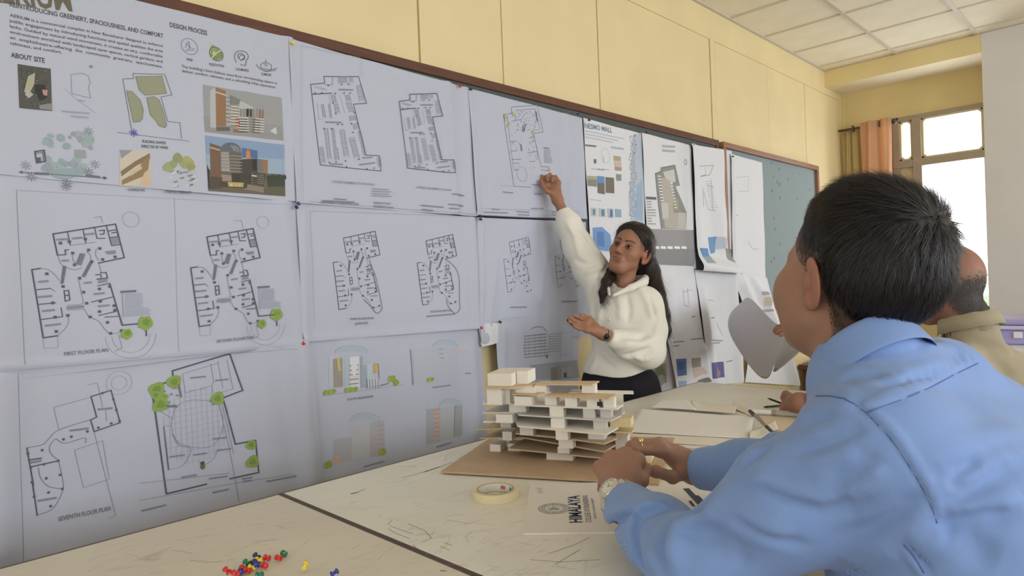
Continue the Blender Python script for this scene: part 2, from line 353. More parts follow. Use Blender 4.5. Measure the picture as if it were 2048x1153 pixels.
# pencil and knife marks on the tabletops (flat marks in the laminate)
q = MB()
def mark(pts, w, z=.7602):
    P = [on(x, y, 2, z) for x, y in pts]
    for a, b in zip(P[:-1], P[1:]):
        d = (b-a); d[2] = 0; l = np.linalg.norm(d)
        if l < 1e-6: continue
        nrm = np.array([-d[1], d[0], 0])/l*w/2
        q.add([a-nrm, b-nrm, b+nrm, a+nrm], [(0, 1, 2, 3)])
mark([(803, 957), (850, 944), (870, 938), (905, 925)], .003); mark([(848, 945), (880, 934)], .005)
mark([(700, 988), (715, 985), (730, 979)], .004); mark([(702, 989), (716, 986)], .006)
mark([(880, 1142), (893, 1143)], .005)
for L in (((779, 1052), (800, 1060), (825, 1068)), ((777, 1058), (790, 1067), (820, 1078)), ((815, 1048), (850, 1062), (863, 1077), (845, 1086)), ((776, 1050), (785, 1040)), ((826, 1090), (834, 1098)), ((880, 1093), (900, 1102)), ((888, 1086), (905, 1092)), ((1098, 1108), (1150, 1090), (1180, 1075)), ((1110, 1130), (1160, 1100)), ((1060, 1120), (1120, 1125), (1200, 1120))): mark(L, .0016)
rr = random.Random(3)
for i in range(150):
    x, y = rr.uniform(150, 1180), rr.uniform(985, 1150)
    if y < 1120-.2*x+100 and x < 560 and y < 1150-.27*x+18: continue
    a = rr.uniform(-.9, .5); l = rr.uniform(8, 50)
    mark([(x, y), (x+l*.5*math.cos(a), y+l*.25*math.sin(a)+rr.uniform(-2, 2)), (x+l*math.cos(a), y+l*.5*math.sin(a))], rr.uniform(.0004, .0009))
mk = q.build('scratch_mark', mat('pencil_grey_mark', srgb(166, 156, 138), .7), T2); stuff(mk)

# ------------------------------------------------------------------ drawing sheets on the wall
from mathutils.geometry import tessellate_polygon
SX = BX+.004
def wp(px, py):
    q = on(px, py, 0, SX); return np.array([q[1], q[2]])
_FONT = {}
def glyphs(txt, bold):
    key = (txt, bold)
    if key not in _FONT:
        cu = bpy.data.curves.new('t', 'FONT'); cu.body = txt; cu.size = 1; cu.resolution_u = 2; cu.offset = bold
        o = bpy.data.objects.new('t', cu); COL.objects.link(o); bpy.context.view_layer.update()
        me = bpy.data.meshes.new_from_object(o.evaluated_get(bpy.context.evaluated_depsgraph_get()))
        V = np.array([v.co[:2] for v in me.vertices]); F = [tuple(p.vertices) for p in me.polygons]
        bpy.data.objects.remove(o); bpy.data.curves.remove(cu); bpy.data.meshes.remove(me); _FONT[key] = (V, F)
    return _FONT[key]
class Sheet:
    n = 0; lightk = .80
    def __init__(s, corners, label, m='paper', bumps=(), layer=0, wave=.0015, group=None, name='drawing_sheet', res=.009, pull=()):
        C = [np.array(c[1:], float) if c[0] == 'w' else wp(*c) for c in corners]      # TL TR BR BL
        s.off = layer*.003; s.wave = wave; s.ph = Sheet.n*1.7; Sheet.n += 1
        s.b = [(wp(*a) if len(a) == 2 else np.array(a[1:]), wp(*b) if len(b) == 2 else np.array(b[1:]), w, am) for a, b, w, am in bumps]
        W_, H_ = np.linalg.norm(C[1]-C[0]), np.linalg.norm(C[3]-C[0])
        nx, ny = max(4, int(W_/res)), max(4, int(H_/res))
        u, v = np.meshgrid(np.linspace(0, 1, nx+1), np.linspace(0, 1, ny+1))
        P = (C[0]*((1-u)*(1-v))[..., None]+C[1]*(u*(1-v))[..., None]+C[2]*(u*v)[..., None]+C[3]*((1-u)*v)[..., None])
        P = P.reshape(-1, 2)
        V = np.c_[s.x(P), P]
        F = [(j*(nx+1)+i, (j+1)*(nx+1)+i, (j+1)*(nx+1)+i+1, j*(nx+1)+i+1) for j in range(ny) for i in range(nx)]
        me = bpy.data.meshes.new(name); me.from_pydata(V.tolist(), [], F); me.materials.append(M[m]); me.update()
        me.polygons.foreach_set('use_smooth', [True]*len(F))
        s.o = bpy.data.objects.new(name, me); COL.objects.link(s.o); tag(s.o, label, 'poster' if name == 'poster' else 'drawing', group)
        s.reset()
    def x(s, P):
        P = np.asarray(P, float); d = SX+s.off+s.wave*(np.sin(P[:, 0]*23+s.ph)+np.sin(P[:, 0]*9+P[:, 1]*17+s.ph*2)+1)
        for a, b, w, am in s.b:
            ab = b-a; t = np.clip(((P-a)@ab)/(ab@ab+1e-12), 0, 1)
            r = np.linalg.norm(P-a-t[:, None]*ab, axis=1); d = d+am*np.exp(-(r/w)**2)
        return d
    def reset(s): s.v, s.f, s.c, s.k = [], [], [], 0
    def _add(s, P, F, col):
        n = len(s.v); s.k += 1
        x = s.x(P)+.0008+.000012*s.k
        s.v += [(x[i], P[i][0], P[i][1]) for i in range(len(P))]; s.f += [tuple(n+i for i in f) for f in F]; s.c += [col]*len(F)
    def lw(s, pts, w, col, close=False):              # line in wall metres
        pts = [np.array(p, float) for p in pts]
        if close: pts = pts+[pts[0]]
        P, F = [], []
        for a, b in zip(pts[:-1], pts[1:]):
            d = b-a; l = np.linalg.norm(d)
            if l < 1e-5: continue
            d /= l; nrm = np.array([-d[1], d[0]])*w/2; k = max(1, int(l/.02)); e = d*w*.4
            for i in range(k+1):
                q = a+(b-a)*i/k+(e*(-1 if i == 0 else (1 if i == k else 0))); P += [q-nrm, q+nrm]
                if i: m_ = len(P); F.append((m_-4, m_-2, m_-1, m_-3))
        if P: s._add(np.array(P), F, col)
    def line(s, pts, w, col, close=False): s.lw([wp(*p) for p in pts], w, col, close)
    def pw(s, pts, col):
        if min(col) > .38: col = tuple(c*s.lightk for c in col)
        else: g_ = sum(col)/3; col = tuple(.86*(.92*c+.08*g_)+.03 for c in col)
        tr = tessellate_polygon([[Vector((p[0], p[1], 0)) for p in pts]]); T = [[np.array(pts[i], float) for i in t] for t in tr]
        for _ in range(6):
            N = []; ch = False
            for a, b, c in T:
                if max(np.linalg.norm(a-b), np.linalg.norm(b-c), np.linalg.norm(c-a)) > .012:
                    ab, bc, ca = (a+b)/2, (b+c)/2, (c+a)/2; N += [[a, ab, ca], [ab, b, bc], [ca, bc, c], [ab, bc, ca]]; ch = True
                else: N.append([a, b, c])
            T = N
            if not ch: break
        P = np.array([q for t in T for q in t]); F = []
        for i in range(len(T)):
            a, b, c = P[3*i:3*i+3]; cr = (b[0]-a[0])*(c[1]-a[1])-(b[1]-a[1])*(c[0]-a[0])
            F.append((3*i, 3*i+1, 3*i+2) if cr > 0 else (3*i, 3*i+2, 3*i+1))
        s._add(P, F, col)
    def poly(s, pts, col): s.pw([wp(*p) for p in pts], col)
    def blob(s, c, r, col, n=14, jit=.12):
        c = wp(*c); s.pw([c+r*(1+jit*math.sin(5*i+7*c[0]*40))*np.array([math.cos(2*PI*i/n), math.sin(2*PI*i/n)]) for i in range(n)], col)
    def ring(s, c, r, w, col, n=20, a0=0, a1=2*PI):
        c = wp(*c); s.lw([c+r*np.array([math.cos(a0+(a1-a0)*i/n), math.sin(a0+(a1-a0)*i/n)]) for i in range(n+1)], w, col)
    def text(s, txt, p0, p1, h, col, bold=.012):
        a, b = wp(*p0), wp(*p1); top = wp(p0[0], p0[1]-h); hh = np.linalg.norm(top-a)
        V, F = glyphs(txt, bold); V = V.copy(); V[:, 0] -= V[:, 0].min(); V[:, 0] /= V[:, 0].max(); V[:, 1] /= .70
        d = b-a; l = np.linalg.norm(d); d /= l; n = np.array([-d[1], d[0]])
        P = a+V[:, :1]*l*d+V[:, 1:2]*hh*n; s._add(P, F, col)
    def done(s, name):
        if not s.v: return
        s.last = s._done(name)
        if name.startswith('printed'): s.last['kind'] = 'stuff'
        return s.last
    def _done(s, name):
        me = bpy.data.meshes.new(name); me.from_pydata([tuple(map(float, p)) for p in s.v], [], s.f); me.materials.append(M['print']); me.update()
        a = me.color_attributes.new('Col', 'FLOAT_COLOR', 'CORNER'); k = []
        for f, c in zip(s.f, s.c): k += [c[0], c[1], c[2], 1.]*len(f)
        a.data.foreach_set('color', k)
        o = bpy.data.objects.new(name, me); COL.objects.link(o); o.parent = s.o; s.reset(); return o
def cropT(ox, oy, sc): return lambda L: [(ox+x/sc, oy+y/sc) for x, y in L]
def arc(pts, n=8):                                   # smooth open curve through points
    P = [np.array(p, float) for p in pts]; P = [2*P[0]-P[1]]+P+[2*P[-1]-P[-2]]; out = []
    for i in range(1, len(P)-2):
        for k in range(n):
            t = k/n; a, b, c, d = P[i-1], P[i], P[i+1], P[i+2]
            out.append(.5*((2*b)+(c-a)*t+(2*a-5*b+4*c-d)*t*t+(3*b-a-3*c+d)*t**3))
    return [tuple(q) for q in out]+[tuple(P[-2])]
DK, MD, LT, VL = srgb(94, 98, 110), srgb(118, 123, 137), srgb(138, 143, 160), srgb(162, 167, 184)
GR, GR2 = srgb(146, 176, 78), srgb(122, 158, 66)

# ---- the plan drawing shared by several sheets: lines traced once, set at each sheet's own place
t1 = cropT(60, 440, 4.119)
PLAN = dict(
    thick=[t1(L) for L in ([(222, 292), (185, 118), (695, 38), (768, 313), (558, 358)], [(80, 402), (8, 412), (102, 972), (220, 955)], [(650, 525), (712, 740)])],
    core=[t1(L) for L in ([(620, 50), (695, 38), (740, 205), (665, 215), (620, 50)], [(635, 95), (700, 85)], [(650, 150), (715, 140)], [(665, 110), (710, 104), (718, 140)], [(275, 585), (312, 582), (322, 660), (285, 672), (275, 585)], [(282, 625), (318, 620)], [(575, 437), (620, 435), (632, 480), (545, 490)], [(535, 455), (575, 450), (580, 475)], [(222, 292), (290, 288), (285, 250), (312, 248)], [(565, 92), (605, 86), (600, 120), (570, 122)])],
    mid=[t1(L) for L in ([(305, 105), (328, 212)], [(430, 82), (455, 192)], [(525, 66), (545, 155), (610, 155)], [(40, 578), (165, 565)], [(58, 698), (205, 684)], [(82, 822), (262, 798), (250, 725)], [(550, 545), (650, 525)], [(500, 678), (680, 635)], [(560, 788), (700, 755)], [(610, 802), (715, 795)])],
    thin=[arc(t1(L)) for L in ([(80, 402), (140, 410), (190, 445), (235, 500)], [(220, 955), (280, 900), (312, 840), (305, 787)], [(300, 395), (360, 412), (420, 395)], [(395, 490), (415, 600), (425, 690), (300, 705)], [(300, 716), (440, 706)], [(300, 743), (440, 736)], [(440, 736), (480, 797), (560, 838), (610, 905), (660, 940), (745, 920)], [(228, 300), (240, 345), (262, 378)], [(345, 280), (350, 330), (370, 360)], [(460, 262), (490, 290), (495, 330)], [(540, 240), (535, 290), (560, 340)], [(562, 360), (580, 430)], [(330, 212), (530, 185)], [(165, 565), (200, 590)])],
    hatch=[t1(L) for L in ([(270, 380), (250, 525)], [(280, 382), (260, 527)], [(292, 384), (268, 520)], [(410, 280), (376, 365)], [(422, 280), (388, 368)], [(434, 282), (400, 372)], [(446, 284), (414, 374)], [(490, 345), (425, 465)], [(500, 347), (434, 468)], [(508, 350), (444, 472)])],
    stair=[t1([(660, 160+9*i), (730, 148+9*i)]) for i in range(6)]+[t1([(555, 495+9*i), (630, 485+9*i)]) for i in range(4)],
    dots=t1([(247, 193), (347, 275), (478, 250), (568, 238), (592, 328), (693, 307), (362, 372), (503, 345), (404, 482), (267, 550), (436, 597), (460, 688), (565, 570), (133, 446), (180, 685), (200, 802), (210, 920), (305, 787), (488, 800), (630, 845), (655, 935), (742, 912), (572, 672), (565, 756), (320, 182), (450, 160), (650, 550), (685, 708), (690, 745)]),
    words=[t1(L) for L in ([(222, 165), (300, 160)], [(348, 155), (420, 148)], [(455, 122), (515, 116)], [(262, 338), (310, 335)], [(620, 268), (690, 260)], [(68, 512), (140, 505)], [(68, 636), (170, 628)], [(100, 752), (190, 742)], [(120, 872), (240, 858)], [(445, 522), (495, 516)], [(525, 612), (600, 604)], [(300, 728), (430, 718)], [(560, 712), (640, 704)], [(635, 280), (690, 274)])])
def plan(S, at=None, kx=1., hi=1., entry=False, words=True):
    org = wp(*PLAN['thick'][0][1]); to = org if at is None else wp(*at)
    f = lambda p: to+(wp(*p)-org)*kx
    for k, w, c in (('thick', .0033, DK), ('core', .0026, DK), ('mid', .0022, DK), ('hatch', .0022, MD), ('thin', .0013, LT), ('stair', .0014, MD)):
        for L in PLAN[k]: S.lw([f(p) for p in L], w*kx*hi, c)
    for p in PLAN['dots']:
        q = f(p); r = .0034*kx; S.pw([q+(-r, -r), q+(r, -r), q+(r, r), q+(-r, r)], DK)
    if words:
        for L in PLAN['words']: S.lw([f(p) for p in L], .0045*kx, LT)
    if entry:
        T = lambda L: [f(p) for p in t1(L)]
        S.lw(T([(712, 740), (750, 868), (925, 852), (945, 870), (948, 955)]), .0034, DK)
        S.lw(T([(100, 975), (110, 1060), (225, 1050), (222, 960)]), .001, VL); S.lw(T([(720, 945), (748, 1055), (690, 1080)]), .0012, LT)
        c = f(t1([(825, 950)])[0])
        S.lw([c+.06*np.array([math.cos(a), math.sin(a)]) for a in np.linspace(-PI, 0, 14)], .001, VL); S.lw([c+.045*np.array([math.cos(a), math.sin(a)]) for a in np.linspace(-PI, 0, 14)], .001, VL)
        for p, r in (((940, 850), .019), ((785, 940), .014)):
            q = f(t1([p])[0]); S.pw([q+r*(1+.13*math.sin(3.7*i))*np.array([math.cos(i*PI/6), math.sin(i*PI/6)]) for i in range(12)], GR)
            S.pw([q+r*.5*(1+.13*math.sin(2.7*i))*np.array([math.cos(i*PI/6), math.sin(i*PI/6)])+(.002, .002) for i in range(12)], GR2)
        S.lw(T([(745, 595), (858, 588)]), .006, MD)
        for i in range(12): S.lw(T([(778, 616+16*i), (915+(60 if i > 7 else 0)+8*math.sin(i*3), 610+15*i)]), .0022, VL)
        S.lw(T([(752, 610), (762, 800)]), .002, VL)

# ---- S7 bottom left sheet (seventh floor and roof plans), behind the one above it
A7 = Sheet([('w', .02, 1.06), (610, 678), ('w', 1.06, .47), ('w', .02, .45)], 'bottom left sheet with the seventh floor plan and large roof plan with green trees', bumps=[((598, 690), (618, 960), .045, .03), ((0, 760), (0, 1100), .04, .016), ((520, 700), (560, 960), .05, .008)], layer=0)
t = cropT(0, 690, 2.49)
A7.line(t([(1460, 20), (85, 125), (115, 1080)]), .001, LT)
for L in ([(160, 690), (183, 848)], [(132, 513), (165, 700)], [(290, 578), (150, 608)], [(205, 565), (140, 573)], [(452, 258), (480, 360), (450, 375), (468, 433), (597, 388), (552, 227), (452, 258)]): A7.line(t(L), .003, DK)
for L in ([(132, 513), (210, 497), (240, 470), (290, 425), (450, 372)], [(183, 848), (260, 815), (310, 730), (312, 680), (292, 580)], [(290, 575), (255, 545), (245, 510), (275, 470), (320, 490), (420, 465), (425, 490)], [(190, 612), (200, 660), (240, 705), (310, 718)]): A7.line(arc(t(L)), .0014, MD)
for L in ([(265, 312), (445, 262)], [(265, 312), (292, 425)], [(370, 525), (510, 478), (545, 670), (415, 712), (370, 525)], [(485, 195), (510, 310)], [(435, 200), (485, 190)], [(468, 433), (575, 850), (540, 865)], [(530, 380), (525, 330)]): A7.line(t(L), .0012, LT)
A7.ring(t([(592, 190)])[0], .03, .0012, VL); A7.ring(t([(592, 190)])[0], .018, .0012, VL)
for p in ((209, 525), (137, 541), (218, 595), (152, 610), (229, 665), (298, 648), (240, 735), (309, 717), (250, 803), (157, 683), (168, 755), (289, 578), (354, 458), (434, 432), (489, 413), (553, 392), (594, 380), (578, 325), (563, 272), (509, 241), (315, 471)): A7.blob(t([p])[0], .0035, DK, 6, 0)
for L in ([(490, 322), (555, 316)], [(350, 427), (435, 417)], [(190, 776), (275, 762)], [(155, 585), (200, 578)]): A7.line(t(L), .0055, LT)
A7.text('SEVENTH FLOOR PLAN', t([(288, 878)])[0], t([(550, 825)])[0], 9, MD, .012)
A7.line(t([(827, 742), (752, 212), (862, 175), (857, 130), (1143, 45), (1207, 227), (1110, 265), (1170, 495), (1267, 475), (1284, 635), (1145, 668)]), .0042, DK); A7.line(t([(827, 742), (1028, 695)]), .0042, DK)
for L in ([(908, 145), (1090, 90)], [(908, 145), (922, 240), (1050, 205)], [(1050, 95), (1065, 185), (1055, 200), (1060, 240)], [(1085, 85), (1110, 215)], [(1130, 75), (1160, 220), (1060, 250)], [(795, 330), (860, 370)], [(810, 410), (835, 625)], [(812, 408), (848, 402)], [(1085, 270), (1145, 540), (1190, 780)], [(1105, 290), (1160, 540)], [(690, 775), (1450, 640)], [(690, 690), (1140, 640)]): A7.line(t(L), .0012, LT)
A7.line(t([(812, 408), (838, 622)]), .0026, DK)
for L in ([(835, 622), (900, 605), (935, 560), (945, 515), (890, 500), (850, 440)], [(860, 330), (910, 285), (1000, 275), (1085, 290)], [(1090, 300), (1110, 400), (1060, 500), (960, 510), (880, 480), (850, 400), (865, 330)], [(1000, 610), (1060, 570), (1085, 530), (1150, 520)]): A7.line(arc(t(L)), .0012, LT)
c0 = wp(*t([(980, 400)])[0])
for i in range(-6, 7):
    h_ = math.sqrt(max(0, 1-(i/6.5)**2)); A7.lw([c0+(i*.0145, .105*h_), c0+(i*.0145, -.105*h_)], .0007, VL); A7.lw([c0+(.09*h_, i*.0165), c0+(-.09*h_, i*.0165)], .0007, VL)
for p, r in (((865, 185), .019), ((778, 222), .02), ((812, 262), .012), ((797, 297), .021), ((1083, 268), .019), ((1246, 498), .015), ((1253, 582), .019), ((772, 250), .012)): A7.blob(t([p])[0], r, GR); A7.blob(t([p])[0], r*.5, GR2)
for i in range(8): A7.blob(t([(888+1.5*i, 200+8*i)])[0], .003, MD, 6); A7.blob(t([(825+7*i, 303+(i % 2)*4)])[0], .003, MD, 6)
for p in ((865, 215), (815, 232), (850, 245), (840, 285), (880, 252), (1050, 280), (1062, 296)): A7.blob(t([p])[0], .0035, LT, 6)
A7.blob(t([(1006, 590)])[0], .006, srgb(90, 80, 60)); A7.blob(t([(1008, 608)])[0], .007, srgb(120, 110, 60))
for L in ([(950, 165), (1022, 158)], [(1075, 178), (1135, 172)], [(1060, 468), (1125, 462)], [(965, 548), (1025, 540)], [(1080, 525), (1145, 518)], [(845, 558), (915, 548)], [(905, 660), (975, 648)], [(1042, 667), (1128, 655)], [(1060, 737), (1135, 720)], [(1205, 668), (1250, 660)], [(1210, 680), (1245, 675)], [(1322, 678), (1460, 650)], [(705, 826), (820, 798)]): A7.line(t(L), .0045, LT)
A7.done('printed_drawing')
# ---- S4 middle left sheet
A4 = Sheet([('w', .02, 1.55), (596, 400), (610, 688), ('w', .02, 1.03)], 'middle left sheet with the first and second floor plans in line and small green trees', bumps=[((470, 560), (480, 690), .03, .010), ((560, 410), (592, 690), .035, .014), ((0, 735), (600, 686), .010, .007), ((0, 400), (0, 720), .05, .010)], layer=2)
t = cropT(0, 370, 2.956)
A4.line(t([(90, 35), (140, 1060)]), .0011, LT); A4.line(t([(1025, 80), (1050, 985)]), .001, VL); A4.line(t([(90, 35), (1700, 120)]), .001, VL); A4.line(t([(100, 1095), (1700, 960)]), .001, VL)
plan(A4, entry=True); A4.text('FIRST FLOOR PLAN', *t1([(275, 1120), (634, 1085)]), 7.5, MD, .012)
A4.line(t1([(515, -15), (575, -25), (590, 30)]), .001, LT); A4.ring(t1([(820, 0)])[0], .02, .001, VL); A4.ring(t([(1548, 222)])[0], .018, .001, VL); A4.line(t([(1375, 215), (1420, 212), (1430, 262)]), .001, LT)
plan(A4, at=t([(1215, 310)])[0], entry=True); A4.text('SECOND FLOOR PLAN', *t([(1272, 934), (1490, 908)]), 6, MD, .012)
A4.done('printed_drawing')
# ---- S1 top left presentation sheet
A1 = Sheet([('w', .02, 2.004), (579, 79), (588, 405), ('w', .02, 1.525)], 'top left presentation sheet with the heading about greenery, two building pictures and site diagrams', bumps=[((490, 60), (500, 390), .030, .005), ((572, 78), (580, 400), .016, .009), ((0, 10), (0, 330), .05, .006)], layer=4)
t = cropT(0, 0, 2.8833)
TX = srgb(92, 90, 88)
A1.text('AERIUM', (-38, 4), (142, 25), 46, srgb(112, 108, 92), .03)
A1.text('REINTRODUCING GREENERY, SPACIOUSNESS, AND COMFORT', *t([(48, 48), (932, 228)]), 9.5, TX, .016)
for i, (tx_, y0, y1) in enumerate((('AERIUM is a commercial complex in New Baneshwor designed to enhance', 108, 280), ('public engagement by introducing functions and spatial qualities the area', 139, 311), ('lacks. Guided by natural wind movement, it creates an airy, comfortable', 171, 341), ('environment enriched with landscaped open spaces, vertical gardens, and', 203, 370), ('an  amphitheatre-offering  the  community  greenery,  spaciousness,', 235, 399), ('calmness, and comfort.', 268, 318))):
    A1.text(tx_, *t([(50, y0), (350 if i == 5 else 928, y1)]), 6.2, TX, .006)
A1.text('ABOUT SITE', *t([(55, 342), (252, 372)]), 10, TX, .02); A1.text('DESIGN PROCESS', *t([(968, 165), (1183, 213)]), 9.5, TX, .016)
for w_, a, b in (('WIND', (1062, 358), (1100, 364)), ('VEGETATION', (1192, 386), (1280, 397)), ('CALMNESS', (1345, 412), (1420, 424)), ('COMFORT', (1495, 440), (1555, 448))): A1.text(w_, *t([a, b]), 5, TX, .01)
A1.text('The building\'s form follows wind flow, incorporating nature to', *t([(1036, 398), (1586, 494)]), 5.5, TX, .004); A1.text('deliver comfort, calmness, and a refreshing urban experience.', *t([(1038, 424), (1578, 517)]), 5.5, TX, .004)
A1.text('BUILDING SHAPED', *t([(812, 828), (948, 838)]), 5.5, TX, .012); A1.text('DIRECTED BY WIND', *t([(806, 856), (960, 866)]), 5.5, TX, .012)
A1.text('CORRIDORS', *t([(728, 1104), (828, 1108)]), 5, TX, .01); A1.text('STEPPED TERRACE', *t([(942, 1116), (1090, 1122)]), 5, TX, .01)
A1.done('printed_text')
# icons and diagrams
B2 = srgb(140, 154, 172)
A1.ring(t([(1080, 278)])[0], .022, .0022, B2); A1.line(arc(t([(1055, 285), (1075, 250), (1085, 285), (1110, 292)])), .0018, B2); A1.line(t([(1055, 300), (1105, 300)]), .002, B2); A1.line(arc(t([(1060, 262), (1080, 280), (1070, 300)])), .002, B2)
A1.blob(t([(1235, 320)])[0], .018, srgb(132, 150, 92), 14, .12); A1.blob(t([(1220, 292)])[0], .010, srgb(150, 168, 108), 10, .2); A1.ring(t([(1235, 320)])[0], .0195, .002, srgb(96, 112, 72)); A1.line(arc(t([(1205, 345), (1235, 315), (1262, 300)])), .0022, srgb(222, 222, 214)); A1.blob(t([(1222, 318)])[0], .006, srgb(196, 206, 150))
IC = srgb(110, 112, 120)
A1.line(arc(t([(1350, 370), (1340, 330), (1360, 303), (1400, 308), (1418, 335), (1405, 360), (1402, 385)])), .002, IC); A1.ring(t([(1378, 335)])[0], .010, .002, IC); A1.line(arc(t([(1362, 345), (1378, 325), (1395, 340), (1375, 358)])), .0018, IC); A1.line(t([(1375, 380), (1400, 388)]), .002, IC)
A1.line(t([(1492, 400), (1492, 378), (1520, 362), (1552, 380), (1552, 410), (1492, 400)]), .0018, IC); A1.line(arc(t([(1465, 380), (1490, 405), (1530, 415), (1585, 400)])), .0018, IC); A1.line(arc(t([(1475, 395), (1520, 418), (1580, 412)])), .0016, IC); A1.ring(t([(1522, 380)])[0], .004, .0015, IC); A1.line(t([(1522, 350), (1522, 362)]), .0016, IC)
SG = srgb(158, 162, 136)
for L in ([(775, 448), (925, 446), (952, 545), (830, 555), (795, 525)], [(722, 530), (755, 535), (802, 585), (818, 640), (812, 690), (795, 708), (760, 712)], [(838, 570), (880, 562), (908, 580), (930, 640), (952, 730), (940, 742), (905, 730), (890, 700), (858, 668)]):
    P = t(L); A1.poly(P, SG); A1.line(P, .0016, srgb(128, 134, 112), True)
A1.line(t([(700, 462), (762, 460), (758, 430), (940, 436), (982, 553), (920, 565), (958, 706), (1028, 714), (1036, 805)]), .0016, MD); A1.line(t([(700, 462), (752, 775)]), .0016, MD); A1.line(t([(665, 770), (1080, 820)]), .0013, MD)
BI = srgb(100, 104, 178)
for a in range(4): A1.line(t([(762+20*math.cos(a*.8), 772+22*math.sin(a*.8)), (762-20*math.cos(a*.8), 772-22*math.sin(a*.8))]), .0022, BI)
A1.line(t([(735, 765), (790, 785)]), .0022, BI)
A1.line(t([(400, 440), (465, 430), (500, 445), (512, 490), (500, 505), (512, 575), (405, 548), (400, 440)]), .001, LT); A1.line(t([(360, 520), (430, 580), (540, 660)]), .0008, VL); A1.line(t([(352, 650), (502, 662)]), .004, VL); A1.line(t([(405, 678), (495, 686)]), .004, VL); A1.line(t([(440, 585), (480, 592)]), .003, VL); A1.blob(t([(517, 393)])[0], .004, LT, 8)
TE = srgb(168, 190, 198); rr = random.Random(5)
for i in range(46): A1.blob(t([(rr.choice([275+rr.gauss(0, 14), rr.uniform(300, 480), 480+rr.gauss(0, 22)]), rr.choice([rr.uniform(780, 960), 800+rr.gauss(0, 20), 970+rr.gauss(0, 14)]))])[0], rr.uniform(.004, .010), rr.choice([VL, TE, srgb(178, 198, 200)]), 8)
A1.poly(t([(285, 985), (455, 970), (470, 1010), (370, 1042), (300, 1025)]), TE); A1.poly(t([(420, 870), (480, 872), (488, 918), (425, 915)]), srgb(176, 180, 186))
A1.line(t([(195, 880), (248, 872), (256, 935), (205, 945), (195, 880)]), .003, DK); A1.line(t([(203, 890), (240, 884), (246, 928)]), .002, MD); A1.poly(t([(200, 915), (228, 912), (230, 945), (204, 946)]), DK)
A1.line(t([(105, 998), (605, 1032)]), .0022, MD); A1.poly(t([(100, 998), (122, 990), (122, 1008)]), DK); A1.poly(t([(608, 1034), (588, 1020), (588, 1042)]), DK); A1.line(t([(200, 1005), (270, 1008)]), .006, MD); A1.line(t([(490, 1020), (560, 1026)]), .006, MD)
for c in ((142, 960), (538, 955), (500, 765), (175, 1025), (505, 1000), (380, 1062), (375, 1080)):
    p = wp(*t([c])[0])
    for a in range(8): A1.lw([p+.003*np.array([math.cos(a*PI/4), math.sin(a*PI/4)]), p+.011*np.array([math.cos(a*PI/4), math.sin(a*PI/4)])], .0014, LT if c[1] < 990 else MD)
A1.done('printed_diagram')
# pictures
def q4(a, b, c, d, u, v): a, b, c, d = map(np.array, (a, b, c, d)); return tuple(a*(1-u)*(1-v)+b*u*(1-v)+c*u*v+d*(1-u)*v)
rr = random.Random(11)
Q = t([(93, 380), (285, 405), (292, 648), (103, 632)]); A1.poly(Q, srgb(88, 88, 84))
for i in range(130):
    u, v = rr.uniform(.04, .93), rr.uniform(.04, .93); p = q4(*Q, u, v); c = rr.choice([(70, 72, 66), (104, 104, 100), (58, 60, 58), (128, 126, 120), (92, 98, 82)])
    w_ = rr.uniform(1.2, 3.4); h_ = rr.uniform(1, 3); A1.poly([p, (p[0]+w_, p[1]+.3), (p[0]+w_, p[1]+h_), (p[0], p[1]+h_)], srgb(*c))
A1.poly([q4(*Q, *p) for p in ((.3, .25), (.52, .15), (.48, .42), (.3, .68), (.16, .62))], srgb(186, 184, 158)); A1.poly([q4(*Q, *p) for p in ((.52, .42), (.8, .4), (.86, .7), (.66, .78), (.5, .6))], srgb(48, 48, 46)); A1.poly([q4(*Q, *p) for p in ((.72, .52), (.88, .52), (.86, .66), (.74, .64))], srgb(196, 150, 134)); A1.poly([q4(*Q, *p) for p in ((.28, .56), (.45, .66), (.3, .76), (.18, .68))], srgb(200, 198, 194)); A1.poly([q4(*Q, *p) for p in ((.6, .9), (.98, .82), (.99, .99), (.62, .98))], srgb(150, 148, 144))
A1.done('site_photo')
u_ = cropT(390, 160, 4.805)
A1.poly(u_([(55, 58), (808, 182), (828, 592), (76, 508)]), srgb(176, 178, 182)); A1.poly(u_([(66, 360), (815, 452), (828, 592), (76, 508)]), srgb(168, 170, 172))
for L, c in (([(125, 112), (178, 82), (185, 475), (128, 462)], (206, 208, 210)), ([(175, 82), (275, 118), (282, 455), (185, 455)], (158, 118, 84)), ([(176, 120), (278, 152), (278, 166), (176, 134)], (214, 208, 200)), ([(275, 150), (320, 160), (325, 450), (280, 450)], (190, 192, 192)), ([(310, 150), (418, 205), (398, 245), (318, 250)], (128, 134, 132)), ([(320, 245), (400, 250), (402, 470), (322, 455)], (150, 148, 142)), ([(400, 280), (640, 290), (640, 520), (402, 515)], (148, 148, 148)), ([(412, 212), (560, 290), (402, 288)], (206, 208, 208)), ([(462, 290), (530, 296), (530, 368), (464, 362)], (44, 40, 40)), ([(586, 300), (635, 304), (637, 385), (588, 382)], (152, 116, 92)), ([(180, 460), (320, 462), (318, 500), (190, 500)], (110, 104, 96)), ([(640, 445), (770, 455), (772, 535), (650, 520)], (158, 162, 164)), ([(700, 500), (755, 462), (765, 535)], (226, 228, 230)), ([(350, 480), (450, 490), (450, 516), (352, 512)], (150, 112, 84)), ([(372, 378), (404, 380), (406, 470), (376, 468)], (196, 190, 186))): A1.poly(u_(L), srgb(*c))
for i in range(7): A1.line(u_([(322, 262+28*i), (398, 270+28*i)]), .003, srgb(214, 212, 206))
for i in range(6): A1.line(u_([(402, 372+24*i), (640, 388+24*i)]), .0032, srgb(208, 206, 202)); A1.line(u_([(402, 386+24*i), (600, 398+24*i)]), .0025, srgb(92, 88, 84))
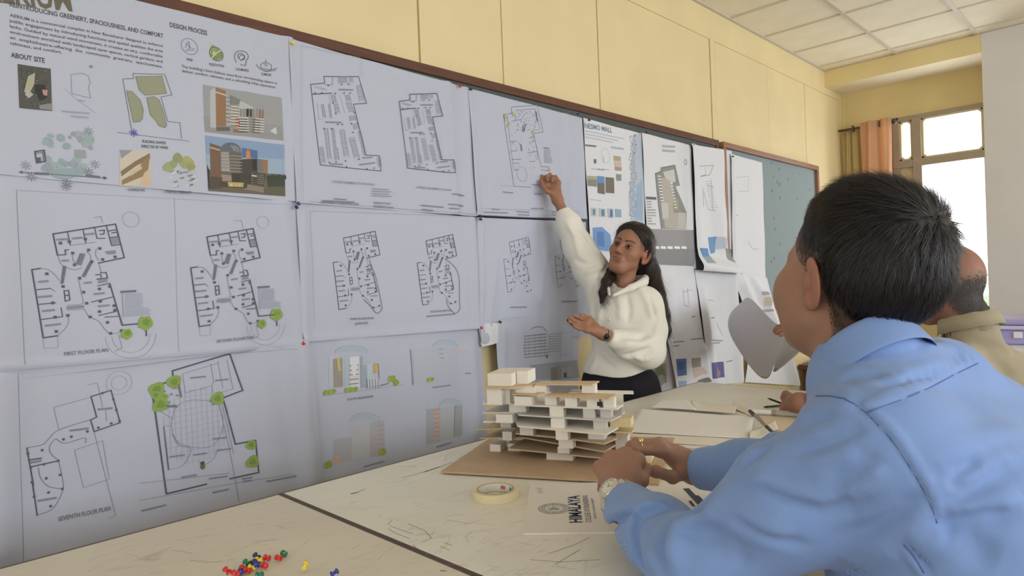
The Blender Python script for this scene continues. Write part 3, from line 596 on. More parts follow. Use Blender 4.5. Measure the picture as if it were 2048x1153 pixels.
for i in range(8): A1.line(u_([(405+30*i, 285), (405+30*i, 370)]), .0012, srgb(196, 196, 196)); A1.line(u_([(126, 150+40*i), (182, 140+40*i)]), .0012, srgb(176, 178, 182))
for i in range(7): A1.line(u_([(280, 180+38*i), (322, 186+38*i)]), .0025, srgb(120, 120, 120))
for i in range(3): A1.line(u_([(376, 388+30*i), (404, 390+30*i)]), .004, srgb(176, 78, 60))
A1.done('building_picture')
A1.poly(u_([(78, 542), (834, 632), (845, 1125), (105, 1075)]), srgb(140, 166, 206)); A1.poly(u_([(90, 720), (838, 770), (842, 950), (96, 900)]), srgb(176, 196, 222)); A1.poly(u_([(98, 870), (842, 915), (845, 1125), (105, 1075)]), srgb(112, 104, 92))
for L, c in (([(120, 615), (230, 648), (232, 940), (128, 935)], (126, 98, 78)), ([(122, 650), (222, 678), (222, 690), (122, 662)], (212, 204, 192)), ([(228, 648), (312, 655), (320, 890), (234, 885)], (170, 168, 162)), ([(308, 700), (430, 705), (432, 900), (318, 900)], (110, 104, 98)), ([(410, 770), (580, 765), (585, 905), (415, 905)], (76, 72, 70)), ([(570, 765), (682, 778), (680, 905), (575, 890)], (122, 124, 124)), ([(632, 775), (682, 780), (680, 900), (634, 893)], (166, 118, 84)), ([(528, 772), (575, 770), (577, 880), (530, 875)], (52, 50, 50)), ([(430, 660), (580, 690), (580, 765), (434, 755)], (78, 116, 168)), ([(512, 885), (665, 905), (640, 1030), (515, 1010)], (84, 78, 74)), ([(232, 915), (335, 925), (335, 980), (235, 978)], (160, 148, 130)), ([(130, 935), (240, 945), (238, 1050), (120, 1060)], (92, 80, 70)), ([(330, 905), (515, 905), (515, 1010), (335, 1000)], (66, 60, 56)), ([(92, 820), (118, 880), (122, 1040), (104, 1060)], (56, 60, 48)), ([(640, 1050), (842, 1030), (845, 1122), (650, 1100)], (98, 102, 76)), ([(665, 930), (842, 930), (842, 1030), (680, 1035)], (66, 74, 60)), ([(450, 1010), (640, 1040), (640, 1090), (450, 1060)], (146, 136, 120)), ([(215, 985), (480, 1000), (475, 1050), (225, 1035)], (84, 72, 60))): A1.poly(u_(L), srgb(*c))
c = u_([(322, 680)])[0]; A1.poly([(c[0]+21*math.cos(a), c[1]+2+17*-math.sin(a)) for a in np.linspace(-.15, PI+.15, 18)], srgb(104, 112, 122))
A1.poly([(c[0]+4+15*math.cos(a), c[1]+2+12*-math.sin(a)) for a in np.linspace(-.15, PI*.6, 12)]+[(c[0]+8, c[1]+3)], srgb(140, 146, 152))
A1.poly(u_([(470, 698), (485, 680), (505, 695), (510, 765), (470, 762)]), srgb(224, 138, 66)); A1.blob(u_([(487, 683)])[0], .004, srgb(180, 120, 80))
for i in range(6): A1.line(u_([(234, 690+32*i), (318, 694+32*i)]), .0016, srgb(128, 128, 126)); A1.line(u_([(320, 735+30*i), (428, 742+30*i)]), .003, srgb(152, 146, 138))
for i in range(5): A1.line(u_([(415, 905+22*i), (512, 908+22*i)]), .002, srgb(98, 90, 84)); A1.line(u_([(520, 910+22*i), (640, 925+20*i)]), .0022, srgb(138, 132, 124))
A1.poly(u_([(520, 920), (575, 928), (570, 940), (522, 935)]), srgb(224, 220, 206))
for i in range(9): A1.blob(u_([(690+18*i, 945+8*math.sin(i*2))])[0], .007, srgb(62, 72, 54))
A1.poly(u_([(292, 988), (445, 995), (440, 1038), (300, 1030)]), srgb(196, 176, 112)); A1.text('AERIUM', *u_([(305, 1030), (435, 1034)]), 6.5, srgb(238, 226, 168), .03)
A1.done('building_picture')
Q = t([(678, 870), (858, 878), (862, 1080), (684, 1076)]); A1.poly(Q, srgb(226, 218, 204))
for L, c in (([(0, 0), (.42, 0), (.05, .25)], (152, 158, 170)), ([(.02, .6), (.5, .3), (.98, .05), (.98, .22), (.55, .42), (.05, .74)], (146, 122, 88)), ([(.05, .85), (.5, .62), (.75, .3), (.98, .1), (.92, .5), (.75, .72), (.4, .85), (.06, .98)], (156, 132, 98)), ([(.3, .62), (.7, .42), (.72, .5), (.35, .72)], (224, 208, 180)), ([(.8, .6), (.98, .5), (.98, .98), (.6, .98)], (232, 206, 178))): A1.poly([q4(*Q, *p) for p in L], srgb(*c))
A1.done('concept_picture')
Q = t([(925, 890), (1105, 900), (1105, 1095), (922, 1088)])
rr = random.Random(2)
for u, v, r, c in ((.5, .12, .014, (152, 160, 110)), (.82, .22, .016, (178, 178, 112)), (.2, .4, .014, (170, 176, 130)), (.9, .35, .012, (164, 164, 104)), (.35, .3, .010, (158, 166, 120)), (.68, .3, .010, (168, 172, 120))): A1.blob(q4(*Q, u, v), r, srgb(*c))
for i in range(26):
    u, v = rr.uniform(.05, .95), rr.uniform(.42, .95); p = q4(*Q, u, v); w_ = rr.uniform(5, 11); A1.poly([p, (p[0]+w_, p[1]-2), (p[0]+w_, p[1]+1), (p[0], p[1]+2.5)], srgb(*rr.choice([(210, 216, 222), (176, 184, 194), (110, 124, 96), (138, 146, 112), (232, 234, 238)])))
stuff(A1.done('concept_picture'))
# ---- S8 elevations sheet, under the middle sheet
A8 = Sheet([(600, 676), (958, 650), ('w', 1.80, .60), ('w', 1.04, .60)], 'bottom middle sheet with four building elevations in soft colours above the table edge', bumps=[((612, 700), (632, 960), .022, .020), ((940, 700), (950, 860), .03, .016), ((700, 690), (760, 900), .06, .005)], layer=1)
A8.lightk = .93
t = cropT(640, 660, 4.119)
def el(c, poly=None, S=A8): S.poly(t(poly), srgb(*c))
for c, L in (((196, 204, 220), [(65, 215), (150, 205), (150, 250), (100, 250), (105, 470), (70, 470)]), ((186, 176, 170), [(98, 238), (172, 228), (182, 470), (108, 480)]), ((188, 202, 218), [(190, 232), (226, 228), (232, 490), (198, 496)]), ((226, 230, 238), [(230, 225), (305, 215), (312, 480), (236, 490)]), ((178, 192, 208), [(318, 290), (360, 285), (365, 470), (322, 478)]), ((196, 212, 224), [(362, 285), (420, 280), (424, 400), (368, 405)]), ((212, 188, 150), [(425, 280), (472, 275), (476, 350), (430, 355)]), ((206, 210, 220), [(370, 400), (480, 390), (482, 455), (374, 470)]), ((192, 198, 214), [(760, 158), (930, 145), (1130, 140), (1130, 425), (900, 440), (765, 445)]), ((184, 186, 198), [(105, 905), (250, 880), (250, 800), (400, 785), (400, 760), (520, 745), (520, 1030), (110, 1100)]), ((196, 198, 206), [(250, 800), (395, 780), (395, 1050), (250, 1070)]), ((178, 180, 190), [(870, 655), (985, 640), (985, 920), (870, 945)]), ((188, 192, 200), [(985, 640), (1105, 625), (1105, 890), (985, 915)]), ((170, 174, 182), [(1105, 625), (1165, 618), (1165, 870), (1105, 885)]), ((206, 180, 172), [(935, 645), (975, 640), (975, 905), (935, 912)]), ((208, 184, 172), [(95, 1045), (130, 1020), (168, 1040), (165, 1085), (130, 1110), (98, 1090)])): el(c, L)
for cx, cy, rx, ry in ((250, 192, 135, 65), (1025, 140, 105, 55), (360, 755, 125, 72), (1070, 630, 95, 62)):
    A8.poly(t([(cx+rx*math.cos(a), cy-ry*math.sin(a)) for a in np.linspace(0, PI, 16)]+[(cx, cy-ry*.45)]), srgb(184, 196, 212)); A8.line(t([(cx+rx*math.cos(a), cy-ry*math.sin(a)) for a in np.linspace(.05, PI-.05, 16)]), .0016, srgb(150, 166, 184))
for i in range(6): A8.line(t([(232, 296+38*i), (300, 288+38*i)]), .0035, srgb(128, 132, 142)); A8.line(t([(232, 312+38*i), (300, 306+38*i)]), .003, srgb(206, 200, 196))
for x in (320, 330, 345, 360, 372): A8.line(t([(x, 215 if x < 340 else 290), (x+6, 475)]), .0012, srgb(140, 156, 172))
for x in (372, 395, 420, 445, 470): A8.line(t([(x, 405), (x+4, 480)]), .002, srgb(116, 124, 138))
for i in range(9): A8.line(t([(105+8*i, 240), (112+8*i, 468)]), .0008, srgb(150, 140, 136))
A8.line(t([(440, 280), (446, 350)]), .006, srgb(214, 170, 90)); A8.line(t([(468, 278), (480, 400)]), .0025, srgb(150, 118, 90)); A8.line(t([(140, 240), (152, 330)]), .010, srgb(196, 192, 132))
for x, y in ((735, 165), (740, 220), (745, 280), (748, 340), (752, 400)): A8.line(t([(x, y), (x+3, y+50)]), .004, srgb(132, 136, 148))
for x, y in ((985, 162), (990, 198), (995, 234)): A8.line(t([(x-12, y), (x+18, y-2)]), .003, srgb(150, 154, 166))
A8.line(t([(1130, 182), (1195, 178)]), .0055, srgb(214, 190, 160)); A8.line(t([(1185, 360), (1215, 356)]), .004, srgb(130, 134, 146))
for i in range(7):
    A8.line(t([(408, 880+25*i), (442, 874+25*i)]), .003, srgb(196, 166, 156)); A8.line(t([(465, 790+38*i if i < 6 else 1000), (510, 782+38*i if i < 6 else 995)]), .0035, srgb(190, 160, 152)); A8.line(t([(940, 660+36*i), (972, 656+36*i)]), .004, srgb(188, 156, 148))
A8.line(t([(1105, 625), (1100, 880)]), .0022, srgb(128, 134, 142))
for x0, y0, n in ((40, 518, 5), (210, 498, 5), (575, 405, 2), (620, 435, 1), (880, 412, 3), (488, 1005, 2), (50, 1112, 2)):
    for i in range(n): A8.blob(t([(x0+17*i, y0-3*i)])[0], .008 if n > 2 else .012, srgb(150, 176, 72) if (i+n) % 2 else srgb(170, 192, 92))
for i in range(8): A8.blob(t([(490+9*i, 458-2*i)])[0], .0022, MD, 6)
A8.line(t([(0, 545), (690, 450)]), .0008, LT); A8.text('SOUTH ELEVATION', *t([(215, 582), (425, 555)]), 4.5, MD, .01)
for L in ([(920, 475), (1065, 455)], [(350, 1125), (510, 1082)], [(950, 965), (1075, 930)]): A8.line(t(L), .0045, LT)
A8.done('printed_drawing')
# ---- S5 middle sheet
A5 = Sheet([(588, 404), (951, 436), (958, 657), (601, 685)], 'centre sheet with the third floor offices plan and the fourth floor plan side by side', bumps=[((600, 420), (606, 680), .02, .012), ((938, 440), (950, 655), .022, .014), ((600, 680), (955, 655), .012, .006), ((925, 560), (930, 655), .03, .006)], layer=3)
t = cropT(580, 400, 4.1175)
plan(A5, at=t([(425, 318)])[0], kx=.93, hi=.9); plan(A5, at=t([(1105, 340)])[0], kx=.93, hi=.8)
for x in (0, 680):
    A5.line(arc(t([(640+x*.93, 495), (660+x, 560), (690+x, 640), (730+x*.95, 830), (738+x*.94, 900), (700+x*.94, 935), (650+x*.94, 880), (590+x, 820)])), .002, MD)
A5.text('THIRD FLOOR PLAN', *t([(475, 992), (675, 982)]), 4.5, MD, .01); A5.text('(OFFICES)', *t([(520, 1030), (628, 1022)]), 4.5, MD, .01)
A5.text('FOURTH FLOOR PLAN', *t([(1140, 930), (1315, 918)]), 4, MD, .01); A5.line(t([(1110, 960), (1340, 940)]), .005, LT)
A5.line(t([(150, 100), (190, 1050)]), .0008, VL); A5.line(t([(150, 95), (1480, 140)]), .0008, VL)
A5.done('printed_drawing')
# ---- S2 top sheet with basement plans
A2 = Sheet([(570, 79), (937, 180), (948, 434), (585, 407)], 'top sheet with two outlined basement parking plans next to the presentation sheet', bumps=[((888, 170), (905, 425), .02, .013), ((925, 180), (936, 425), .018, .010), ((572, 85), (585, 400), .02, .008)], layer=5)
t = cropT(600, 140, 5.011)
def basement(f):
    A2.lw([f(p) for p in t([(178, 960), (75, 160), (220, 145), (212, 78), (562, 78), (640, 345), (510, 355), (628, 862), (762, 870), (782, 1022), (178, 960)])], .0026, DK)
    A2.lw([f(p) for p in t([(90, 258), (290, 245)])], .003, DK); A2.lw([f(p) for p in t([(222, 162), (300, 160), (300, 88)])], .0016, MD)
    for L in ([(115, 180), (240, 205)], [(120, 190), (230, 215)], [(375, 265), (420, 440)], [(265, 260), (275, 345)], [(150, 500), (200, 510)], [(140, 350), (160, 500)]): A2.lw([f(p) for p in t(L)], .0009, LT)
    for (x0, y0, x1, y1, n, w) in ((282, 262, 305, 345, 7, 38), (310, 350, 335, 450, 8, 38), (425, 268, 445, 330, 6, 45), (435, 340, 470, 440, 8, 48), (182, 360, 205, 495, 10, 24), (255, 355, 275, 495, 10, 16), (215, 600, 255, 905, 18, 34), (290, 600, 315, 800, 13, 22), (312, 800, 330, 915, 9, 40), (370, 610, 420, 880, 16, 44), (465, 690, 520, 895, 13, 48), (555, 640, 610, 870, 15, 26), (170, 785, 195, 945, 10, 30), (540, 170, 570, 330, 9, 48), (465, 475, 475, 525, 4, 60), (500, 555, 515, 615, 4, 55), (740, 890, 755, 985, 7, 30), (360, 85, 362, 150, 5, 80), (470, 95, 475, 140, 3, 30)):
        for i in range(n):
            x = x0+(x1-x0)*i/n; y = y0+(y1-y0)*i/n
            A2.lw([f(p) for p in t([(x, y), (x+w, y-w*.08)])], .0013, LT if (i+n) % 3 else MD)
        A2.lw([f(p) for p in t([(x0, y0), (x1, y1)])], .001, LT); A2.lw([f(p) for p in t([(x0+w, y0), (x1+w, y1)])], .001, LT)
    for L in ([(365, 208), (500, 212)], [(230, 535), (380, 538)], [(570, 958), (715, 940)], [(600, 890), (690, 885)], [(280, 950), (400, 955)]): A2.lw([f(p) for p in t(L)], .004, LT)
    for p in ((118, 248), (185, 245), (325, 248), (415, 245), (475, 245), (300, 342), (328, 450), (350, 557), (395, 557), (485, 550), (210, 600), (290, 600), (500, 637), (545, 545), (568, 632), (430, 920), (268, 937), (335, 930), (440, 978), (560, 905), (640, 1000), (710, 993), (515, 440), (255, 170), (390, 158), (460, 155)): q = f(t([p])[0]); A2.pw([q+(-.0022, -.0022), q+(.0022, -.0022), q+(.0022, .0022), q+(-.0022, .0022)], DK)
basement(lambda p: wp(*p))
g_ = lambda p, a=wp(*t([(75, 160)])[0]), b=wp(793, 205): b+(wp(*p)-a)*.93
basement(g_)
A2.line([(596, 95), (598, 400)], .0008, VL); A2.line([(596, 95), (712, 118), (720, 160)], .0008, VL); A2.line([(610, 405), (940, 430)], .0009, LT)
A2.text('LOWER BASEMENT FLOOR PLAN', (659, 367), (742, 373), 4.5, LT, .008); A2.text('UPPER BASEMENT PLAN', (826, 378), (893, 384), 4, LT, .008)
A2.text('DEPARTMENT OF ARCHITECTURE', (634, 408), (711, 412), 4.5, MD, .014); A2.line([(640, 403), (702, 406)], .004, LT); A2.line([(662, 399), (686, 401)], .003, LT)
A2.text('DESIGN STUDIO', (741, 409), (775, 411), 4, MD, .012); A2.text('BASEMENT PLANS', (741, 416), (780, 419), 4, MD, .012)
for i in range(4): A2.line([(738, 379+4.5*i), (770+6*(i % 2), 381+4.5*i)], .003, VL)
for L in ([(836, 412), (878, 416)], [(838, 420), (858, 423)], [(896, 390), (920, 393)], [(890, 410), (918, 414)], [(892, 418), (906, 420)]): A2.line(L, .004, LT)
A2.done('printed_drawing')
# ---- S6 sheet under the pointing arm
A6 = Sheet([(949, 436), (1168, 445), (1174, 672), (955, 690)], 'sheet with two small floor plans hanging right under the pointing arm', bumps=[((985, 520), (970, 680), .022, .010), ((1075, 600), (1095, 440), .03, .010), ((1135, 460), (1150, 660), .035, .012), ((958, 440), (957, 680), .012, .010)], layer=4)
t = cropT(930, 430, 3.296)
plan(A6, at=t([(280, 182)])[0], kx=.82, hi=.7, words=False); plan(A6, at=t([(610, 172)])[0], kx=.82, hi=.7, words=False)
A6.line(t([(285, 610), (385, 608)]), .005, LT); A6.line(t([(625, 573), (705, 570)]), .005, LT); A6.line(t([(220, 690), (400, 672)]), .001, VL)
A6.done('printed_drawing')
# ---- S9 elevation sheet below, small scrap beside it
A9 = Sheet([(984, 644), (1153, 650), (1149, 790), (995, 800)], 'small elevation sheet with a dark building outline hanging below the board behind the model', bumps=[((1000, 660), (1000, 790), .02, .010), ((1120, 660), (1125, 780), .03, .006)], layer=5)
t = cropT(930, 430, 3.296)
A9.line(arc(t([(415, 755), (440, 742), (490, 740), (525, 770)])), .003, MD)
for i in range(8): A9.line(t([(355+2*i if i > 2 else 370, 800+20*i), (500+(20 if i < 5 else 30), 785+20*i)]), .0028, LT if i % 2 else MD); A9.line(t([(530, 790+16*i), (600, 782+16*i)]), .0018, LT)
for x in (372, 400, 440, 480, 505, 540, 605): A9.line(t([(x, 790), (x, 940)]), .0014, LT)
A9.line(t([(605, 780), (690, 770), (690, 910), (605, 925), (605, 780)]), .001, LT); A9.blob(t([(520, 932)])[0], .008, MD)
A9.poly(t([(410, 990), (720, 955), (735, 1070), (415, 1090)]), srgb(176, 182, 194)); A9.poly(t([(545, 1010), (605, 995), (612, 1080), (548, 1090)]), srgb(150, 142, 136)); A9.poly(t([(610, 1010), (680, 1000), (690, 1060), (612, 1075)]), srgb(196, 198, 202)); A9.poly(t([(622, 1040), (640, 1036), (640, 1070), (624, 1072)]), srgb(84, 84, 88)); A9.poly(t([(412, 1035), (440, 1040), (438, 1080), (416, 1085)]), srgb(104, 116, 134))
A9.done('printed_drawing')
sc_ = Sheet([(951, 648), (991, 646), (990, 686), (957, 694)], 'blank white paper scrap pinned low between two drawing sheets', m='paperw', layer=6, name='paper_scrap', bumps=[((970, 650), (975, 690), .02, .008)])
# ---- S3 the sheet the woman points at
A3 = Sheet([(928, 178), (1158, 238), (1168, 439), (947, 433)], 'framed sheet with a green edged floor plan that the woman points at', bumps=[((932, 190), (950, 420), .014, .010), ((1125, 240), (1135, 420), .022, .012), ((1095, 400), (1100, 430), .03, .004)], layer=6)
t = cropT(920, 150, 3.72)
for L, w_, c in (([(375, 832), (300, 302), (362, 292), (360, 246), (545, 234), (592, 432), (520, 442), (578, 688), (640, 690), (640, 720), (578, 712)], .0022, MD), ([(375, 832), (500, 842)], .0022, MD), ([(330, 312), (372, 700)], .0015, MD), ([(385, 272), (530, 260), (568, 412), (510, 420), (550, 560), (552, 640)], .0015, MD), ([(270, 828), (500, 840)], .0008, LT)): A3.line(t(L), w_, c)
for L in ([(345, 500), (395, 498)], [(355, 572), (400, 570)], [(362, 636), (430, 632)], [(368, 664), (415, 662)], [(375, 713), (412, 712)], [(480, 585), (548, 575)], [(490, 652), (535, 648)], [(388, 300), (390, 345)], [(420, 340), (360, 352)], [(500, 470), (520, 468)], [(505, 500), (525, 498)]): A3.line(t(L), .002, MD)
A3.line(arc(t([(395, 498), (415, 510), (425, 530)])), .0014, LT); A3.ring(t([(435, 745)])[0], .03, .0012, LT)
for L in ([(455, 375), (445, 430)], [(445, 378), (440, 425)], [(462, 378), (452, 432)], [(425, 520), (432, 570)], [(432, 520), (438, 570)], [(530, 280), (545, 350)], [(540, 285), (550, 350)]): A3.line(t(L), .0026, DK)
rr = random.Random(8)
for i in range(60): A3.blob(t([(rr.uniform(395, 540), rr.uniform(280, 420))])[0], rr.uniform(.0015, .003), LT, 6)
for i in range(36): A3.blob(t([rr.choice([(rr.uniform(345, 420), rr.uniform(350, 780)), (rr.uniform(480, 545), rr.uniform(440, 700))])])[0], rr.uniform(.0014, .0028), LT, 6)
for p, r in (((315, 318), .009), ((375, 298), .009), ((342, 370), .008), ((330, 385), .005), ((515, 435), .009), ((640, 712), .008), ((312, 345), .005)): A3.blob(t([p])[0], r, srgb(184, 186, 140))
A3.line(t([(597, 550), (637, 552)]), .004, MD)
for i in range(10): A3.line(t([(602, 565+10*i), (650+12*(i > 5), 567+10*i)]), .003, VL)
for L in ([(295, 876), (368, 882)], [(510, 822), (565, 826)], [(525, 890), (565, 893)], [(505, 998), (590, 1000)], [(215, 1003), (265, 1006)], [(150, 1026), (332, 1032)], [(402, 1020), (488, 1026)], [(408, 1044), (488, 1048)], [(650, 1025), (740, 1030)], [(655, 1045), (690, 1050)]): A3.line(t(L), .0042, LT)
A3.line(t([(110, 1050), (740, 1078)]), .004, DK); A3.line(t([(130, 998), (870, 1022)]), .0008, LT)
A3.done('printed_drawing')
# ---- S10 blue presentation sheet of the second project and its neighbours
B0 = Sheet([(1166, 236), (1284, 268), (1294, 566), (1186, 580)], 'white and blue presentation sheet with the mall heading behind the woman', m='paperw', layer=0, bumps=[((1170, 470), (1185, 540), .03, .006)])
t = cropT(1150, 220, 3.604)
BL1, BL2, BL3 = srgb(150, 180, 220), srgb(96, 140, 200), srgb(196, 212, 232)
B0.poly(t([(420, 175), (480, 165), (492, 560), (490, 830), (400, 820), (385, 640), (400, 400)]), srgb(206, 218, 234)); B0.poly(t([(440, 540), (482, 500), (490, 800), (430, 790)]), srgb(176, 202, 232))
B0.text('NESMO MALL', *t([(66, 130), (268, 165)]), 10, srgb(120, 138, 164), .02)
for i in range(3): B0.line(t([(70, 152+22*i), (350-40*i, 208+14*i)]), .005, srgb(186, 192, 206))
B0.line(t([(75, 255), (145, 264)]), .008, MD); B0.line(t([(260, 270), (345, 282)]), .010, srgb(176, 186, 206))
for i in range(9):
    c = wp(*t([(412+8*math.sin(i*2), 215+66*i)])[0]); r = .026
    B0.lw([c+r*(1+.25*math.sin(3*k+i))*np.array([math.cos(k*.9), .8*math.sin(k*.9)]) for k in range(8)], .0022, srgb(110, 122, 142)); B0.lw([c+(-.02, .015), c+(.018, -.01)], .0018, srgb(140, 150, 168)); B0.lw([c+(-.012, -.02), c+(.02, .02)], .0018, srgb(140, 150, 168))
    if i < 3: B0.pw([c+(.02, .02), c+(.028, .02), c+(.028, .03), c+(.02, .03)], srgb(92, 96, 108))
B0.ring(t([(215, 330)])[0], .035, .001, VL); B0.line(t([(115, 425), (245, 432)]), .002, LT); B0.line(t([(160, 430), (205, 432)]), .008, srgb(168, 182, 206)); B0.poly(t([(132, 355), (150, 357), (150, 388), (134, 386)]), srgb(118, 118, 124)); B0.line(t([(200, 340), (204, 385)]), .004, srgb(190, 186, 176))
for L, c in (([(88, 475), (155, 480), (155, 555), (90, 548)], (148, 146, 138)), ([(88, 475), (155, 480), (155, 505), (88, 500)], (184, 180, 160)), ([(158, 476), (210, 482), (212, 610), (160, 600)], (120, 116, 112)), ([(158, 476), (210, 482), (210, 530), (158, 528)], (104, 152, 214)), ([(218, 485), (280, 490), (284, 602), (220, 598)], (128, 118, 108)), ([(275, 330), (325, 338), (328, 372), (278, 366)], (190, 172, 150)), ([(280, 372), (330, 378), (332, 412), (284, 408)], (232, 208, 196)), ([(285, 410), (332, 415), (332, 440), (288, 438)], (176, 160, 148)), ([(295, 462), (330, 466), (332, 512), (298, 510)], (140, 160, 164)), ([(110, 705), (150, 708), (150, 770), (112, 766)], (214, 220, 222)), ([(122, 715), (140, 717), (138, 760), (124, 758)], (96, 150, 180)), ([(165, 710), (215, 714), (215, 776), (168, 772)], (214, 220, 222)), ([(180, 722), (205, 718), (206, 766), (184, 768)], (92, 146, 184)), ([(230, 710), (275, 714), (276, 782), (232, 778)], (206, 214, 222)), ([(250, 716), (268, 722), (270, 770), (244, 776)], (86, 132, 184)), ([(288, 714), (332, 718), (333, 776), (290, 774)], (150, 182, 212)), ([(125, 850), (190, 845), (215, 870), (250, 900), (260, 960), (240, 1020), (150, 1010), (130, 930)], (120, 166, 226)), ([(150, 880), (200, 880), (210, 990), (160, 980)], (92, 140, 208))): B0.poly(t(L), srgb(*c))
B0.line(t([(105, 645), (180, 655)]), .006, srgb(196, 204, 222))
B0.done('printed_picture')
B1 = Sheet([(1282, 266), (1377, 291), (1390, 538), (1294, 530)], 'site plan sheet with grey roof shape, green strip and road with dashed white line', m='paperw', layer=2, bumps=[((1376, 300), (1384, 520), .02, .010)])
for c, L in (((150, 154, 152), [(566, 462), (608, 445), (608, 420), (712, 400), (742, 548), (715, 552), (720, 570), (795, 745), (792, 862), (612, 858)]), ((206, 198, 190), [(610, 490), (690, 495), (705, 740), (735, 745), (740, 860), (640, 850)]), ((226, 226, 226), [(625, 450), (705, 430), (715, 520), (690, 525), (640, 490)]), ((166, 168, 140), [(695, 620), (735, 650), (735, 725), (700, 722)]), ((222, 222, 222), [(612, 668), (665, 672), (668, 778), (625, 790)]), ((214, 214, 210), [(735, 740), (790, 745), (792, 860), (735, 855)]), ((162, 162, 166), [(490, 858), (848, 868), (845, 1128), (560, 1115)]), ((148, 148, 153), [(500, 1000), (846, 1005), (845, 1128), (560, 1115)])): B1.poly(t(L), srgb(*c))
B1.line(t([(566, 462), (612, 858)]), .005, srgb(104, 110, 110)); B1.line(t([(566, 462), (608, 445), (608, 420), (712, 400), (742, 548)]), .0045, srgb(112, 118, 116))
for i in range(9): B1.line(t([(585+3*i, 480+22*i), (606+3*i, 480+22*i)]), .006, srgb(232, 232, 230)); B1.line(t([(678+4*i, 530+22*i), (692+4*i, 530+22*i)]), .006, srgb(228, 228, 226))
for i in range(5): B1.line(t([(560+50*i, 993), (590+50*i, 995)]), .014, srgb(244, 244, 244))
for i in range(2): B1.line(t([(625, 262+32*i), (708, 268+32*i)]), .012, srgb(176, 178, 184))
B1.line(t([(508, 636), (572, 640)]), .014, srgb(110, 112, 116))
for i in range(9): B1.line(t([(512, 662+20*i), (530+(40 if i in (3, 4, 5, 8) else 10), 664+20*i)]), .007, srgb(170, 172, 178))
B1.ring(t([(788, 378)])[0], .014, .003, MD)
B1.done('printed_drawing')
B2_ = Sheet([(1374, 289), (1460, 303), (1468, 549), (1386, 543)], 'curled sheet with a faint pencil plan and blue pictures along its lifted foot', m='paperw', layer=4, bumps=[((1378, 300), (1390, 500), .05, .03), ((1390, 535), (1460, 545), .06, .07), ((1432, 430), (1440, 500), .05, .025)])
for L in ([(875, 410), (985, 402), (960, 470), (880, 485)], [(890, 480), (930, 470), (925, 420)], [(900, 560), (945, 720), (990, 730)], [(905, 600), (910, 700)], [(970, 500), (975, 720)], [(940, 545), (990, 560)]): B2_.line(t(L), .0028, LT)
for i in range(12): B2_.line(t([(925+3*i, 520+17*i), (970+3*i, 516+17*i)]), .0022, VL)
for c, L in (((92, 148, 214), [(850, 1000), (940, 1000), (935, 1060), (860, 1065)]), ((176, 188, 196), [(860, 1062), (940, 1058), (940, 1110), (868, 1110)]), ((108, 158, 214), [(945, 920), (1000, 915), (990, 1030), (955, 1040)]), ((200, 214, 232), [(1000, 915), (1080, 930), (1050, 1000), (995, 1010)]), ((150, 152, 158), [(1040, 1000), (1120, 1005), (1118, 1105), (1060, 1080)])): B2_.poly(t(L), srgb(*c))
B2_.done('printed_picture')
B3 = Sheet([(1455, 308), (1522, 326), (1529, 560), (1460, 556)], 'pale sheet with a faint plan beside the patterned board cloth', m='paperw', layer=3, bumps=[((1458, 320), (1464, 540), .03, .025)])
B3.line(t([(1150, 490), (1240, 480), (1240, 590), (1160, 590)]), .002, VL); B3.line(arc(t([(1240, 950), (1270, 1000), (1310, 1005)])), .002, LT); B3.line(t([(1120, 760), (1160, 762)]), .004, VL); B3.done('printed_drawing')
t = cropT(1280, 480, 3.604)
B4 = Sheet([(1288, 530), (1345, 532), (1348, 810), (1298, 815)], 'lavender sheet with a grey green picture just right of the woman\'s dark trousers', m='paperl', layer=0)
B4.poly(t([(95, 905), (185, 890), (192, 1030), (110, 1050)]), srgb(168, 168, 160)); B4.blob(t([(140, 960)])[0], .05, srgb(134, 146, 126)); B4.blob(t([(150, 1010)])[0], .03, srgb(196, 192, 186)); B4.line(t([(75, 835), (180, 822)]), .005, LT); B4.line(t([(75, 860), (150, 852)]), .004, LT); B4.done('printed_picture')
B5 = Sheet([(1306, 532), (1386, 535), (1416, 768), (1347, 792)], 'hanging sheet with two blue pictures and a pale plan, left one under the site plan', m='paperw', layer=2, bumps=[((1336, 690), (1346, 785), .04, .022), ((1340, 560), (1345, 660), .05, .012), ((1405, 700), (1415, 770), .03, .02)])
for c, L in (((84, 124, 186), [(245, 860), (325, 855), (328, 975), (252, 985)]), ((158, 190, 228), [(255, 1020), (325, 1015), (328, 1062), (262, 1080)]), ((164, 160, 148), [(362, 855), (425, 848), (432, 915), (370, 925)]), ((232, 214, 204), [(372, 930), (440, 915), (465, 960), (385, 1000)]), ((128, 130, 136), [(408, 1015), (470, 990), (488, 1020), (418, 1040)]), ((60, 98, 168), [(262, 880), (312, 878), (310, 930), (268, 940)])): B5.poly(t(L), srgb(*c))
for L in ([(195, 740), (305, 732)], [(200, 768), (270, 762)], [(355, 718), (455, 710)], [(365, 555), (390, 552)]): B5.line(t(L), .006, LT)
for L in ([(300, 360), (310, 470), (345, 480)], [(330, 350), (345, 460)], [(300, 380), (360, 360)]): B5.line(t(L), .003, VL)
B5.done('printed_picture')
B6 = Sheet([(1386, 540), (1462, 546), (1474, 765), (1417, 772)], 'hanging sheet with a purple picture holding an orange shape near the table end', m='paperw', layer=3, bumps=[((1455, 560), (1470, 760), .05, .05), ((1400, 580), (1425, 760), .04, .02)])
B6.poly(t([(490, 885), (590, 878), (598, 990), (500, 1000)]), srgb(104, 98, 160)); B6.poly(t([(545, 910), (570, 960), (560, 990), (525, 985)]), srgb(224, 170, 130))
for L in ([(478, 722), (580, 728)], [(482, 748), (560, 742)], [(500, 565), (525, 562)], [(610, 880), (640, 870)]): B6.line(t(L), .006, LT)
